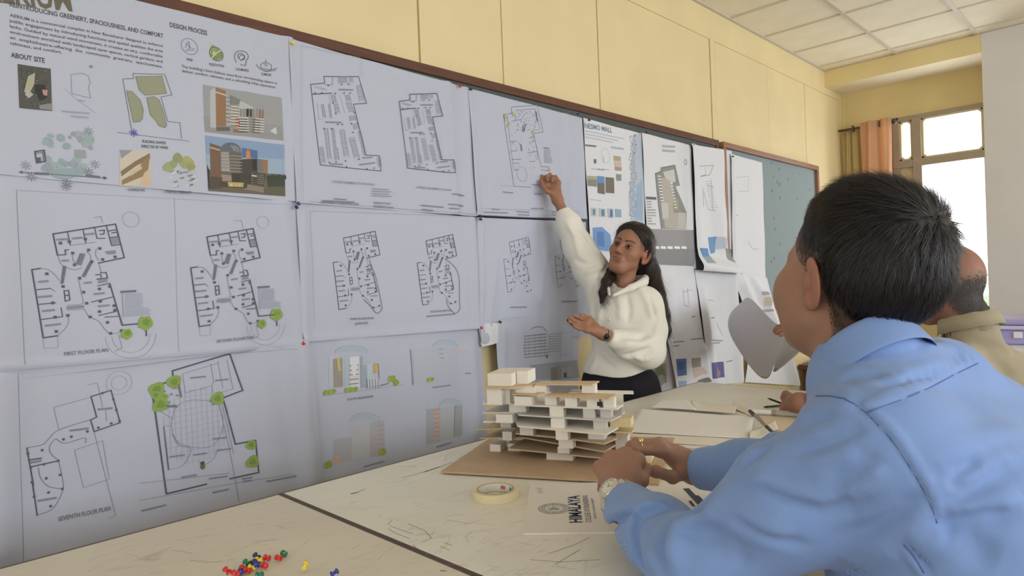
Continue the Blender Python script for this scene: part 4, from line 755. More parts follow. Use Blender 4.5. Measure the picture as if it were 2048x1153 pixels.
for L in ([(470, 450), (480, 560)], [(440, 430), (520, 440)], [(540, 600), (580, 690)]): B6.line(t(L), .003, VL)
B6.done('printed_picture')
B7 = Sheet([(1458, 551), (1530, 556), (1556, 668), (1500, 655)], 'crumpled white sheet pinned at the lower corner of the patterned board', m='paperw', layer=5, bumps=[((1480, 570), (1510, 630), .05, .03), ((1520, 590), (1545, 650), .04, .03), ((1500, 560), (1525, 600), .04, .02)])
B7.poly(t([(835, 375), (890, 370), (892, 395), (840, 400)]), srgb(186, 186, 190)); B7.poly(t([(850, 415), (910, 405), (915, 470), (865, 480)]), srgb(232, 222, 206)); B7.poly(t([(855, 505), (920, 498), (922, 515), (862, 525)]), srgb(190, 192, 204)); B7.done('printed_picture')
B8 = Sheet([(1500, 690), (1560, 690), (1600, 772), (1490, 765)], 'white sheet hanging low over the yellow wall beyond the table end', m='paperw', layer=0, bumps=[((1570, 700), (1590, 770), .05, .04)])
B8.reset()
# ---- the big sheet pulled away from the wall: a curved surface between the wall and the hand
def patch(name, ctrl, nu, nv, m, lab, cat):
    G = np.array([[dep(*c) for c in row] for row in ctrl]); a, b = G.shape[:2]
    def bez(n, t): return np.array([math.comb(n, i)*t**i*(1-t)**(n-i) for i in range(n+1)])
    V = [np.einsum('i,j,ijk->k', bez(a-1, i/nu), bez(b-1, j/nv), G) for i in range(nu+1) for j in range(nv+1)]
    F = [(i*(nv+1)+j, i*(nv+1)+j+1, (i+1)*(nv+1)+j+1, (i+1)*(nv+1)+j) for i in range(nu) for j in range(nv)]
    q = MB(); q.add(V, F); o = q.build(name, m, None, smooth=True); s_ = o.modifiers.new('thickness', 'SOLIDIFY'); s_.thickness = .0006
    return tag(o, lab, cat)
pulled = patch('curled_sheet', [[(1484, 606, 3.75), (1502, 570, 3.5), (1530, 650, 3.0), (1576, 658, 2.62)],
                       [(1445, 630, 3.9), (1480, 640, 3.6), (1545, 680, 2.9), (1576, 670, 2.66)],
                       [(1452, 660, 3.9), (1470, 700, 3.6), (1530, 720, 3.0), (1566, 700, 2.75)],
                       [(1474, 695, 3.8), (1500, 735, 3.5), (1535, 790, 3.2), (1546, 735, 2.9)]], 24, 24, M['paperl'], 'large lavender grey sheet held away from the wall by a hand', 'drawing')
flap = patch('curled_sheet', [[(1572, 662, 2.63), (1592, 648, 2.58), (1620, 680, 2.62)], [(1558, 690, 2.72), (1580, 700, 2.66), (1602, 706, 2.72)], [(1546, 744, 2.9), (1552, 745, 2.9), (1560, 738, 2.88)]], 10, 10, M['paperw'], 'folded back white flap beside the hand holding the large sheet', 'drawing')

# ------------------------------------------------------------------ push pins
def push_pin_mesh():
    q = MB(); q.lathe([(0, .0235), (.0048, .0233), (.0058, .022), (.0058, .0205), (.0042, .0192), (.0033, .018), (.0036, .0125), (.0046, .0115), (.0062, .0108), (.0064, .0095), (.005, .0085), (0, .0085)][::-1], 16)
    return q
_pin0 = {}
def push_pin(c, loc, d, label, group):
    """pin whose head points along d (needle the other way), head base at loc"""
    d = np.array(d, float); d /= np.linalg.norm(d); R3 = Vector((0, 0, 1)).rotation_difference(Vector(d)).to_matrix().to_4x4()
    t = thing('push_pin', label, 'push pin', loc, group)
    if c not in _pin0:
        q = push_pin_mesh(); h = q.build('pin_head', PINM[c], None, True)
        q = MB(); q.tube([(0, 0, .0088), (0, 0, .001), (0, 0, -.002)], [.0006, .0006, .0001], 6); n = q.build('needle', M['steel'], None, True); _pin0[c] = (h, n); hs = (h, n)
    else:
        hs = [o.copy() for o in _pin0[c]]
        for o in hs: COL.objects.link(o)
    for o in hs: o.parent = t
    t.rotation_euler = R3.to_euler(); t.scale = (.8, .8, .8)
    return t
for c, p, lab in (('yellow', (575, 89), 'yellow push pin in the top corner of the basement plans sheet'), ('red', (910, 174), 'red push pin at the top right of the basement plans sheet'), ('black', (932, 180), 'black push pin at the top left of the framed plan sheet'), ('blue', (589, 407), 'blue push pin at the corner where four left sheets meet'), ('black', (585, 414), 'dark push pin just under the blue pin between the left sheets'),
        ('red', (598, 683), 'red push pin at the corner above the bottom sheets'), ('black', (951, 432), 'black push pin at the left end of the framed plan sheet\'s foot'), ('navy', (951, 438), 'navy push pin just below the black pin at the framed sheet\'s foot'), ('red', (953, 653), 'red push pin above the small paper scrap'), ('black', (990, 642), 'dark push pin at the top of the small elevation sheet'),
        ('black', (1168, 241), 'black push pin at the corner of the mall presentation sheet'), ('black', (1283, 266), 'black push pin between the mall sheet and the site plan'), ('black', (1377, 290), 'black push pin at the top of the curled pencil plan sheet'), ('black', (1456, 313), 'dark push pin on the pale sheet near the far board frame'), ('black', (1461, 556), 'dark push pin holding the crumpled sheet'), ('navy', (1145, 229), 'navy push pin at the right top of the framed plan sheet')):
    q = wp(*p); push_pin(c, (SX+.020, q[0], q[1]), (1, -.25+.5*rr.random(), -.4), lab, 'push pins in the wall sheets')
tz = .7665
for c, p, az, up, lab in (('green', (568, 1108), 175, 0, 'green push pin lying farthest right in the loose heap'), ('red', (558, 1116), 200, 0, 'red push pin lying just below the rightmost green pin'), ('red', (533, 1116), 20, 0, 'red push pin lying behind the yellow pin at the top of the heap'), ('navy', (514, 1117), 190, 20, 'navy push pin at the back of the heap beside the yellow pin'),
        ('yellow', (516, 1121), 10, 0, 'yellow push pin lying sideways in the middle of the heap'), ('green', (494, 1129), 190, 15, 'dark green push pin on the left side of the heap'), ('navy', (505, 1126), 120, 0, 'navy push pin between the green and the yellow pins'), ('yellow', (503, 1135), 30, 0, 'yellow push pin at the heap\'s front between blue and red pins'),
        ('blue', (514, 1133), -60, 20, 'blue push pin with its round top turned to the viewer'), ('red', (528, 1131), 10, 0, 'red push pin right of the round blue top'), ('red', (484, 1138), 160, 0, 'red push pin lying over the dark blue pin at the left'), ('red', (494, 1141), 20, 0, 'red push pin half under the yellow pin at the front'), ('blue', (480, 1145), 150, 0, 'blue push pin lying at the left of the heap'),
        ('red', (455, 1150), -80, 50, 'red push pin standing tilted at the far left of the heap'), ('red', (472, 1153), -70, 35, 'red push pin at the bottom edge beside the standing red one'), ('green', (518, 1153), 25, 15, 'green push pin in front of the heap'), ('yellow', (610, 1141), 75, 60, 'single yellow push pin standing apart right of the heap'), ('blue', (668, 1152), 50, 30, 'single blue push pin farthest right on the near table')):
    q = on(*p, 2, tz); a = math.radians(az); u = math.radians(up)
    d = np.array([math.cos(a)*math.cos(u), math.sin(a)*math.cos(u), math.sin(u)])
    push_pin(c, q-d*.0115+np.array([0, 0, -.0002+.008*math.sin(u)]), d, lab, 'loose push pins on the near table')

# ------------------------------------------------------------------ the architectural model
MA, MU, MV = np.array([-1.267, 1.016]), np.array([.897, .443]), np.array([-.443, .897])
ml = lambda u, v: tuple(MA+MU*u+MV*v)
am = thing('architectural_model', 'stacked card and foam building model on a square kraft baseboard', 'model', (*ml(.25, .22), .76))
q = MB(); q.prism([ml(0, 0), ml(.52, 0), ml(.52, .43), ml(0, .41)], .7634, .7682); q.build('baseboard', M['kraft'], am, bevel=.0008)
def plate(L, z, m, th=.0035):
    k = MB(); k.prism([ml(*p) for p in L], z, z+th); k.build('floor_plate', M[m], am)
def block(u, v, du, dv, z0, z1, m='foam'):
    k = MB(); k.prism([ml(u, v), ml(u+du, v), ml(u+du, v+dv), ml(u, v+dv)], z0, z1); k.build('foam_block', M[m], am)
# ground supports
for a in ((.226, .147, .068, .03), (.054, .20, .03, .05), (.10, .215, .035, .04), (.30, .24, .04, .04), (.16, .30, .04, .03)): block(*a, .7682, .787)
plate([(.12, .155), (.385, .105), (.392, .16), (.40, .30), (.14, .33)], .787, 'kraft3')
for a in ((.26, .13, .03, .03), (.06, .25, .034, .03), (.33, .2, .03, .04), (.17, .27, .03, .03)): block(*a, .7905 if a[0] > .1 else .7682, .806)
plate([(.035, .175), (.14, .205), (.385, .093), (.40, .16), (.405, .30), (.07, .34)], .806, 'kraft3')
for a in ((.105, .16, .026, .03), (.27, .105, .036, .03), (.16, .25, .03, .03), (.36, .2, .02, .05)): block(*a, .8095, .832, 'foam' if a[0] > .12 else 'foamg')
plate([(.03, .165), (.13, .195), (.15, .135), (.30, .10), (.39, .065), (.41, .12), (.41, .31), (.07, .34)], .832, 'kraft3')
for a in ((.27, .08, .03, .03), (.168, .115, .035, .03), (.345, .10, .04, .035), (.09, .19, .03, .03), (.22, .25, .04, .03)): block(*a, .8355, .858, 'foam' if a[0] > .2 else 'foamg')
plate([(.06, .14), (.14, .165), (.165, .105), (.40, .048), (.415, .12), (.40, .32), (.08, .33)], .858, 'foam')
for a in ((.10, .13, .045, .04), (.255, .095, .034, .03), (.36, .095, .03, .03), (.30, .24, .05, .03), (.18, .24, .03, .03)): block(*a, .8615, .883, 'foamg' if a[0] > .3 else 'foam')
plate([(.062, .136), (.15, .15), (.165, .12), (.405, .082), (.42, .14), (.40, .31), (.08, .32)], .883, 'foamg')
for a in ((.25, .105, .035, .03), (.335, .10, .028, .03), (.375, .11, .026, .03), (.13, .15, .045, .03), (.2, .25, .03, .03)): block(*a, .8865, .909, 'foam' if a[0] < .3 else 'foamg')
plate([(.068, .122), (.14, .135), (.155, .115), (.42, .09), (.425, .15), (.40, .31), (.08, .31)], .909, 'foam')
for a in ((.087, .105, .04, .04), (.16, .105, .045, .05), (.235, .12, .03, .03), (.29, .105, .03, .03), (.345, .10, .03, .03), (.385, .10, .026, .03), (.12, .24, .03, .03)): block(*a, .9125, .935 if a[0] > .14 else .955)
k = MB(); k.prism([ml(.37, .0995), ml(.383, .0995), ml(.383, .1005), ml(.37, .1005)], .916, .926); k.build('opening', M['black'], am)
plate([(.238, .11), (.401, .082), (.41, .14), (.25, .19)], .935, 'kraft2'); plate([(.29, .145), (.45, .155), (.445, .185), (.29, .19)], .936, 'foam')
plate([(.155, .105), (.225, .095), (.235, .16), (.165, .17)], .938, 'kraft2')
for a in ((.16, .12, .05, .04, .9415, .955), (.205, .135, .03, .03, .9385, .958), (.325, .14, .033, .03, .9395, .959), (.12, .13, .02, .05, .9125, .955)): block(*a)
plate([(.08, .095), (.155, .09), (.20, .135), (.205, .175), (.09, .19)], .955, 'kraft2'); plate([(.21, .131), (.353, .137), (.36, .19), (.21, .18)], .959, 'kraft2')
block(.086, .118, .064, .11, .9585, .9895); block(.152, .155, .03, .07, .9585, .9905)
for a in ((.395, .125, .05, .05, .8615, .882, 'cream'), (.40, .135, .045, .05, .844, .8475, 'cream'), (.405, .14, .02, .03, .8355, .8439, 'kraft3'), (.40, .16, .03, .04, .7682, .8319, 'foamg'), (.455, .16, .03, .02, .7682, .775, 'cream'), (.445, .19, .04, .03, .7682, .782, 'foam')): block(*a)

# ------------------------------------------------------------------ masking tape roll
c = on(991, 984, 2, .772); tr = thing('masking_tape_roll', 'roll of cream masking tape lying flat in front of the kraft baseboard', 'tape', (c[0], c[1], .7602))
q = MB(); n = 48; P = [(.0395, 0), (.0495, 0), (.0498, .002), (.0498, .0165), (.0495, .018), (.0405, .018), (.0395, .0176), (.0395, 0)]
q.lathe(P, n, (c[0], c[1], .7602)); q.build('tape', M['tape'], tr, True).modifiers.new('e', 'EDGE_SPLIT')
q = MB(); q.lathe([(.0368, .0002), (.0394, .0002), (.0394, .0186), (.0368, .0186), (.0368, .0002)], n, (c[0], c[1], .7602)); q.build('core', M['core'], tr, True).modifiers.new('e', 'EDGE_SPLIT')
q = MB(); q.lathe([(.0366, .001), (.0366, .0182)], n, (c[0], c[1], .7602)); q.build('core_label', M['cap_lab'], tr, True)
q = MB()
for a0, cl in ((math.radians(100), srgb(196, 70, 66)), (math.radians(20), srgb(196, 70, 66)), (math.radians(62), srgb(96, 150, 110))):
    for i in range(8):
        a = a0+i*.04; b = a+.032; z0, z1 = (.765, .775) if i % 2 else (.767, .773)
        q.add([(c[0]+.0364*math.cos(x), c[1]+.0364*math.sin(x), z) for x, z in ((a, z0), (b, z0), (b, z1), (a, z1))], [(0, 1, 2, 3)], cl)
q.build('core_print', M['print'], tr, cols=True)

# ------------------------------------------------------------------ flat things on the far table
def flat(name, px, z, m, label, cat, th=.0006, world=None):
    L = world or [tuple(on(*p, 2, z)[:2]) for p in px]
    k = MB(); k.prism([tuple(p[:2]) for p in L], z, z+th); return tag(k.build(name, m, None), label, cat)
EA, EB = np.array([-1.037, 1.086]), np.array([-.843, .862])                    # the two left corners
ed = (EB-EA)/np.linalg.norm(EB-EA); er = np.array([-ed[1], ed[0]])
if er@np.array([1, 1]) < 0: er = -er
ew, el_ = np.linalg.norm(EB-EA), .405
env = flat('document_envelope', None, .7602, mat('white_card_paper', srgb(230, 225, 220), .7, noise=.02, nscale=12), 'off white college envelope with dark blue print lying under the man\'s wrists', 'envelope', .003, world=[EA, EB, EB+er*el_, EA+er*el_])
class FlatPrint:
    """print on the envelope: s runs along the long side (from its left end), t along the short side (from its far edge)"""
    def __init__(s): s.q = MB(); s.n = 0
    def P(s, a, b): p = EA+er*a+ed*b; return (p[0], p[1], .7634+s.n*.00001)
    def line(s, pts, w, col):
        s.n += 1
        for (a, b), (c_, d) in zip(pts[:-1], pts[1:]):
            l = math.hypot(c_-a, d-b); nx, ny = -(d-b)/l*w/2, (c_-a)/l*w/2
            s.q.add([s.P(a-nx, b-ny), s.P(c_-nx, d-ny), s.P(c_+nx, d+ny), s.P(a+nx, b+ny)], [(0, 1, 2, 3)], col)
    def text(s, txt, a, b, L, h, col, bold=.01):
        V, F = glyphs(txt, bold); V = V.copy(); V[:, 0] -= V[:, 0].min(); V[:, 0] /= V[:, 0].max(); V[:, 1] /= .7; s.n += 1
        s.q.add([s.P(a-h+(h-y*h), b-x*L) for x, y in V], F, col)          # reads from the near edge to the far edge
fp = FlatPrint(); NV = srgb(52, 60, 96); NV2 = srgb(110, 114, 134)
q_of = lambda px, py: (lambda p: ((p[:2]-EA)@er, (p[:2]-EA)@ed))(on(px, py, 2, .7632))
a1, b1 = q_of(1164, 1046); a2, b2 = q_of(1152, 992); L_ = abs(b1-b2)
fp.text('HIMALAYA', a1, b1, L_, .0235, NV, .03); fp.text('COLLEGE OF ENGINEERING', a1+.018, b1, L_*1.0, .011, NV2, .012); fp.text('AFFILIATED TO TRIBHUVAN UNIVERSITY', a1+.029, b1-.02, L_*.75, .005, NV2, .0)
ca, cb = q_of(1108, 1018)
for r, w in ((.031, .0016), (.027, .0009), (.019, .0012), (.012, .001)): fp.line([(ca+r*math.cos(i*PI/14), cb+r*math.sin(i*PI/14)) for i in range(29)], w, NV2)
for i in range(26): fp.line([(ca+.0215*math.cos(i*PI/13), cb+.0215*math.sin(i*PI/13)), (ca+.0255*math.cos(i*PI/13), cb+.0255*math.sin(i*PI/13))], .0022, NV2)
fp.line([(ca-.008, cb+.006), (ca, cb-.008), (ca+.008, cb+.006), (ca-.008, cb+.006)], .0016, NV2); fp.line([(ca-.009, cb+.002), (ca+.009, cb+.002)], .0014, NV2)
for (x0, y0), (x1, y1), w in (((1372, 978), (1408, 1016), .013), ((1392, 992), (1415, 1014), .010), ((1380, 1003), (1388, 1014), .006)): fp.line([q_of(x0, y0), q_of(x1, y1)], w, srgb(74, 78, 96))
for (x0, y0), (x1, y1) in (((1299, 985), (1310, 1014)), ((1321, 987), (1335, 1022)), ((1350, 1016), (1358, 1026))): fp.line([q_of(x0, y0), q_of(x1, y1)], .0012, NV2)
for p in ((1331, 1016), (1351, 1013)): x_, y_ = q_of(*p); fp.line([(x_-.003, y_), (x_+.003, y_)], .006, srgb(90, 86, 90))
for i in range(3): fp.line([q_of(1073+i*2, 978+4*i), q_of(1084+i, 978+4*i)], .003, srgb(186, 180, 178))
pr = fp.q.build('envelope_print', M['print'], env, cols=True); stuff(pr)

def curved_paper(name, L, lift, m, label, z=.7605):
    """paper quad L (pixels on the table, TL TR BR BL) with gentle lift(u,v)"""
    C = [on(*p, 2, z)[:2] for p in L]; n = 18; V, F = [], []
    for j in range(n+1):
        for i in range(n+1):
            u, v = i/n, j/n; p = C[0]*(1-u)*(1-v)+C[1]*u*(1-v)+C[2]*u*v+C[3]*(1-u)*v; V.append((p[0], p[1], z+lift(u, v)))
    F = [(j*(n+1)+i, (j+1)*(n+1)+i, (j+1)*(n+1)+i+1, j*(n+1)+i+1) for j in range(n) for i in range(n)]
    k = MB(); k.add(V, F); o = k.build(name, m, None, smooth=True); s_ = o.modifiers.new('thickness', 'SOLIDIFY'); s_.thickness = .0005; s_.offset = 1
    return tag(o, label, 'paper')
WP = mat('soft_white_paper', srgb(234, 231, 226), .65); WP2 = mat('warm_white_paper', srgb(228, 221, 208), .65); 
curved_paper('loose_paper', [(1300, 860), (1530, 868), (1492, 905), (1285, 892)], lambda u, v: .0002+.0012*u*v, WP2, 'cream white paper lying lowest of the loose sheets near the man\'s right sleeve')
curved_paper('loose_paper', [(1248, 868), (1512, 880), (1496, 898), (1240, 884)], lambda u, v: .0018+.001*math.sin(3*u), WP2, 'long pale sheet sticking out in front of the folded white sheet', .7606)
curved_paper('loose_paper', [(1279, 823), (1508, 842), (1500, 882), (1244, 868)], lambda u, v: .005+.010*max(0, u-.75)**.7*(1-v)+.006*math.exp(-((v-.05)/.15)**2), WP, 'largest white sheet with its far edge folded up beside the building model', .7606)
curved_paper('loose_paper', [(1322, 812), (1372, 813), (1394, 832), (1300, 826)], lambda u, v: .0185+.006*(1-v)*u, WP, 'small white sheet lying across the far edge of the largest sheet', .7606)
curved_paper('loose_paper', [(1382, 815), (1475, 822), (1470, 838), (1388, 832)], lambda u, v: .0172+.008*max(0, .2-u)*5*(1-v), WP2, 'greyish paper with a curled corner in the middle of the loose sheets', .7606)
curved_paper('loose_paper', [(1500, 873), (1550, 845), (1556, 862), (1497, 892)], lambda u, v: .0055+.020*max(0, .35-u)*(1-v), WP2, 'cream sheet with a lifted dark edge beside the pen', .7606)
curved_paper('loose_paper', [(1468, 808), (1505, 822), (1500, 832), (1462, 818)], lambda u, v: .0003+.004*(1-u), WP2, 'small beige paper slip lying left of the white marker pen', .7606)
flat('notebook', [(1512, 828), (1625, 832), (1600, 872), (1540, 862)], .7602, mat('cream_cover', srgb(214, 198, 172), .6), 'thin cream notebook under the white marker by the blue shirt', 'notebook', .005)
def pen(name, a, b, r, parts, label, z=None):
    a, b = np.array(a), np.array(b); t = thing(name, label, 'pen', (a+b)/2)
    for nm, t0, t1, k, m in parts:
        q = MB(); p0, p1 = a+(b-a)*t0, a+(b-a)*t1; ks = k if isinstance(k, tuple) else (k, k)
        q.tube([p0, p0+(p1-p0)*.5, p1], [r*ks[0], r*(ks[0]+ks[1])/2, r*ks[1]], 12); q.build(nm, m, t, True).modifiers.new('e', 'EDGE_SPLIT')
    return t
BR = mat('brown_pen_barrel', srgb(140, 122, 112), .35); GM = mat('grey_marker_barrel', srgb(176, 172, 158), .4); WM = mat('white_marker_cap', srgb(232, 232, 228), .35)
pen('ballpoint_pen', on(1499, 822, 2, .782), on(1549, 869, 2, .782), .0052, [('tip', 0, .03, (.25, .6), M['steel']), ('grip', .03, .2, 1.15, M['black']), ('barrel', .2, .72, .85, BR), ('ring', .72, .75, 1.05, mat('red_brown_ring', srgb(120, 60, 50), .4)), ('cap', .75, 1, .9, M['black'])], 'brown ballpoint pen with black grip lying across the cream papers')
pen('marker_pen', on(1506, 824, 2, .774), on(1608, 830, 2, .774), .0095, [('cap', 0, .38, (.8, .9), WM), ('collar', .38, .47, 1.06, mat('grey_collar', srgb(150, 148, 136), .4)), ('barrel', .47, 1, 1, GM)], 'thick white capped marker with grey barrel beside the bald man\'s fist')
pen('thin_pen', on(1527, 815, 2, .7645), on(1580, 810, 2, .7645), .004, [('tip', 0, .12, (.3, .9), M['black']), ('barrel', .12, 1, .9, mat('dark_green_barrel', srgb(86, 92, 84), .4))], 'thin dark green pen lying above the white marker')
pen('drawing_pen', on(1535, 797, 2, .800), dep(1592, 818, 2.26), .0036, [('tip', 0, .1, (.3, .8), M['black']), ('barrel', .1, 1, .95, M['black'])], 'black pen held in the bald man\'s fist')

# ------------------------------------------------------------------ far side table with the lavender box, wall bench, chairs
t3 = thing('side_table', 'white side table behind the bald man by the grey pillar', 'table', (.15, 4.75, 0))
box_obj('tabletop', (-.86, 4.38, .735), (.95, 5.2, .76), M['wtable'], t3, bevel=.003)
for x in (-.8, .89):
    for y in (4.44, 5.14): box_obj('leg', (x-.02, y-.02, 0), (x+.02, y+.02, .735), M['grid'], t3)
lb = thing('storage_case', 'lavender plastic case with pale rim lying on the white side table', 'case', (.0, 4.8, .76))
box_obj('case_body', (-.76, 4.62, .7605), (.25, 5.05, .845), M['lav'], lb, bevel=.012); box_obj('rim', (-.775, 4.60, .846), (.265, 5.07, .868), mat('pale_lavender_plastic', srgb(206, 202, 236), .3), lb, bevel=.008); box_obj('case_lid', (-.76, 4.62, .869), (.25, 5.05, .905), M['lav'], lb, bevel=.014)
box_obj('latch', (-.62, 4.606, .80), (-.58, 4.618, .835), M['wtable'], lb, bevel=.002)
bn = thing('bench', 'low dark brown wooden bench standing along the yellow wall past the tables', 'bench', (-1.75, 5.5, 0))
box_obj('seat', (-1.97, 5.0, .49), (-1.5, 6.0, .525), M['wood'], bn, bevel=.004)
for x in (-1.93, -1.54):
    for y in (5.06, 5.94): box_obj('leg', (x-.025, y-.025, 0), (x+.025, y+.025, .49), M['wood'], bn)
wpad = tag(box_obj('paper_stack', (-1.93, 5.1, .5255), (-1.6, 5.5, .545), M['paperw']), 'white paper stack on the dark brown wall bench', 'paper')
def chair(x, y, rz, label):
    t = thing('wooden_chair', label, 'chair', (x, y, 0)); cs, sn = math.cos(rz), math.sin(rz)
    Rz = [[cs, -sn, 0], [sn, cs, 0], [0, 0, 1]]
    def bx(nm, c, d):
        q = MB(); p = (x+c[0]*cs-c[1]*sn, y+c[0]*sn+c[1]*cs, c[2]); q.box(p, d, Rz); return q.build(nm, M['wood'], t, bevel=.004)
    bx('seat', (0, 0, .43), (.42, .42, .03))
    for u in (-.18, .18):
        bx('leg', (u, .18, .207), (.035, .035, .414)); bx('leg', (u, -.18, .207), (.035, .035, .414)); bx('back_post', (u, -.2, .645), (.035, .03, .40))
    for z in (.55, .68, .80): bx('back_slat', (0, -.2, z), (.324, .018, .06))
    return t

# ------------------------------------------------------------------ people: smooth implicit bodies turned into meshes
f32 = np.float32
def sm(a, b, k):
    h = np.clip(.5+.5*(b-a)/k, 0, 1); return b+(a-b)*h-k*h*(1-h)
def smx(a, b, k): return -sm(-a, -b, k)
def rc(a, b, ra, rb=None):
    a, b = np.array(a, float), np.array(b, float); rb = ra if rb is None else rb; ab = b-a; L = ab@ab+1e-12
    def g(P):
        q = P-a; t = np.clip(q@ab/L, 0, 1); return np.linalg.norm(q-t[:, None]*ab, axis=1)-(ra+(rb-ra)*t)
    return g
def ell(c, r, R=None):
    c, r = np.array(c, float), np.array(r, float); R = None if R is None else np.array(R, float)
    def g(P):
        q = P-c
        if R is not None: q = q@R
        k0 = np.linalg.norm(q/r, axis=1); k1 = np.linalg.norm(q/(r*r), axis=1)+1e-9; return k0*(k0-1)/k1
    return g
def rbox(c, h, rad, R=None):
    c, h = np.array(c, float), np.array(h, float)-rad; R = None if R is None else np.array(R, float)
    def g(P):
        q = P-c
        if R is not None: q = q@R
        q = np.abs(q)-h; return np.linalg.norm(np.maximum(q, 0), axis=1)+np.minimum(q.max(1), 0)-rad
    return g
class Sdf:
    def __init__(s): s.ops = []
    def u(s, g, k=.01): s.ops.append(('u', g, k)); return s
    def cut(s, g, k=.01): s.ops.append(('s', g, k)); return s
    def clip(s, g, k=.004): s.ops.append(('i', g, k)); return s
    def chain(s, pts, rs, k=.01, kk=.01):
        for i in range(len(pts)-1): s.u(rc(pts[i], pts[i+1], rs[i], rs[i+1]), k if i == 0 else kk)
        return s
    def fold(s, pts, w, amp):                        # a cloth ridge (amp > 0) or crease (amp < 0) along a 3-D polyline
        s.ops.append(('f', np.array(pts, float), (w, amp))); return s
    def __call__(s, P):
        d = np.full(len(P), 9.)
        for m, g, k in s.ops:
            if m == 'u': d = sm(d, g(P), k)
            elif m == 's': d = smx(d, -g(P), k)
            elif m == 'i': d = smx(d, g(P), k)
            elif m == 'd': d = g(P, d)
            else:
                w, amp = k; lo, hi = g.min(0)-2.6*w, g.max(0)+2.6*w
                ix = np.nonzero(((P > lo) & (P < hi)).all(1))[0]
                if len(ix) == 0: continue
                Q = P[ix]; r = np.full(len(ix), 9.); tt = np.zeros(len(ix)); n = len(g)-1
                for i in range(n):
                    ab = g[i+1]-g[i]; t = np.clip((Q-g[i])@ab/(ab@ab+1e-12), 0, 1); e = np.linalg.norm(Q-g[i]-t[:, None]*ab, axis=1)
                    b = e < r; r[b] = e[b]; tt[b] = (i+t[b])/n
                d[ix] -= amp*np.exp(-(r/w)**2)*np.minimum(1, np.minimum(tt, 1-tt)*4+.15)
        return d
def trace(S, px, Z0=.3):
    """where the view ray of a pixel meets the surface"""
    d = np.array([ray(*p) for p in px]); d /= np.linalg.norm(d, axis=1)[:, None]; t = np.full(len(px), Z0)
    for _ in range(90): t = t+.8*np.clip(S(CAM+d*t[:, None]), -.05, .2)
    return CAM+d*t[:, None]
def net(S, lo, hi, h):
    """surface net of the zero level, evaluated only in blocks near the surface"""
    lo = np.array(lo, float); B = 8; nb = np.ceil((np.array(hi)-lo)/(h*B)).astype(int); n = nb*B+1
    bi = np.stack(np.meshgrid(*[np.arange(k) for k in nb], indexing='ij'), -1).reshape(-1, 3)
    dc = S(lo+(bi+.5)*B*h); act = np.abs(dc) < B*h*1.5
    D = np.empty(n, f32); C = np.where(dc < 0, -1, 1).astype(f32).reshape(nb)
    D[:-1, :-1, :-1] = np.repeat(np.repeat(np.repeat(C, B, 0), B, 1), B, 2); D[-1] = 1; D[:, -1] = 1; D[:, :, -1] = 1
    loc = np.stack(np.meshgrid(*[np.arange(B+1)]*3, indexing='ij'), -1).reshape(-1, 3)
    A = bi[act]
    for s0 in range(0, len(A), 600):
        I = (A[s0:s0+600, None, :]*B+loc[None]).reshape(-1, 3); D[I[:, 0], I[:, 1], I[:, 2]] = S(lo+I*h)
    s = D < 0
    cs = [s[i:n[0]-1+i, j:n[1]-1+j, k:n[2]-1+k] for i in (0, 1) for j in (0, 1) for k in (0, 1)]
    cnt = sum(c.astype(np.int8) for c in cs); cell = np.argwhere((cnt > 0) & (cnt < 8))
    O = np.array([(i, j, k) for i in (0, 1) for j in (0, 1) for k in (0, 1)])
    val = np.stack([D[cell[:, 0]+o[0], cell[:, 1]+o[1], cell[:, 2]+o[2]] for o in O], 1)
    acc = np.zeros((len(cell), 3)); num = np.zeros(len(cell))
    for a in range(8):
        for b in range(a+1, 8):
            if np.abs(O[a]-O[b]).sum() != 1: continue
            x = (val[:, a] < 0) != (val[:, b] < 0); t = np.where(x, val[:, a]/np.where(x, val[:, a]-val[:, b], 1), 0)
            acc += np.where(x[:, None], O[a]+(O[b]-O[a])*t[:, None], 0); num += x
    V = lo+(cell+acc/num[:, None])*h
    idx = np.full(np.array(n)-1, -1, np.int32); idx[cell[:, 0], cell[:, 1], cell[:, 2]] = np.arange(len(cell))
    F = []
    for ax in range(3):
        b, c = (ax+1) % 3, (ax+2) % 3
        sl = [slice(None)]*3; s2 = [slice(None)]*3; sl[ax] = slice(0, -1); s2[ax] = slice(1, None)
        E = np.argwhere(s[tuple(sl)] != s[tuple(s2)]); E = E[(E[:, b] > 0) & (E[:, c] > 0) & (E[:, b] < n[b]-1) & (E[:, c] < n[c]-1)]
        sg = s[E[:, 0], E[:, 1], E[:, 2]]; q = []
        for db, dc_ in ((-1, -1), (0, -1), (0, 0), (-1, 0)):
            T = E.copy(); T[:, b] += db; T[:, c] += dc_; q.append(idx[T[:, 0], T[:, 1], T[:, 2]])
        q = np.stack(q, 1); q[~sg] = q[~sg][:, ::-1]; F.append(q)
    F = np.concatenate(F); return V, F[(F >= 0).all(1)]
def mesh_obj(name, V, F, m, parent=None, col=None, smooth=True):
    me = bpy.data.meshes.new(name); V = np.asarray(V, f32); F = np.asarray(F, np.int32); k = F.shape[1]
    me.vertices.add(len(V)); me.vertices.foreach_set('co', V.ravel()); me.loops.add(F.size); me.loops.foreach_set('vertex_index', F.ravel())
    me.polygons.add(len(F)); me.polygons.foreach_set('loop_start', np.arange(0, F.size, k, dtype=np.int32)); me.polygons.foreach_set('loop_total', np.full(len(F), k, np.int32))
    me.polygons.foreach_set('use_smooth', np.full(len(F), smooth)); me.update(calc_edges=True); me.validate()
    if col is not None:
        a = me.color_attributes.new('Col', 'FLOAT_COLOR', 'POINT'); a.data.foreach_set('color', np.c_[col, np.ones(len(V))].astype(f32).ravel())
    me.materials.append(m); o = bpy.data.objects.new(name, me); COL.objects.link(o)
    if parent: put(o, parent)
    return o
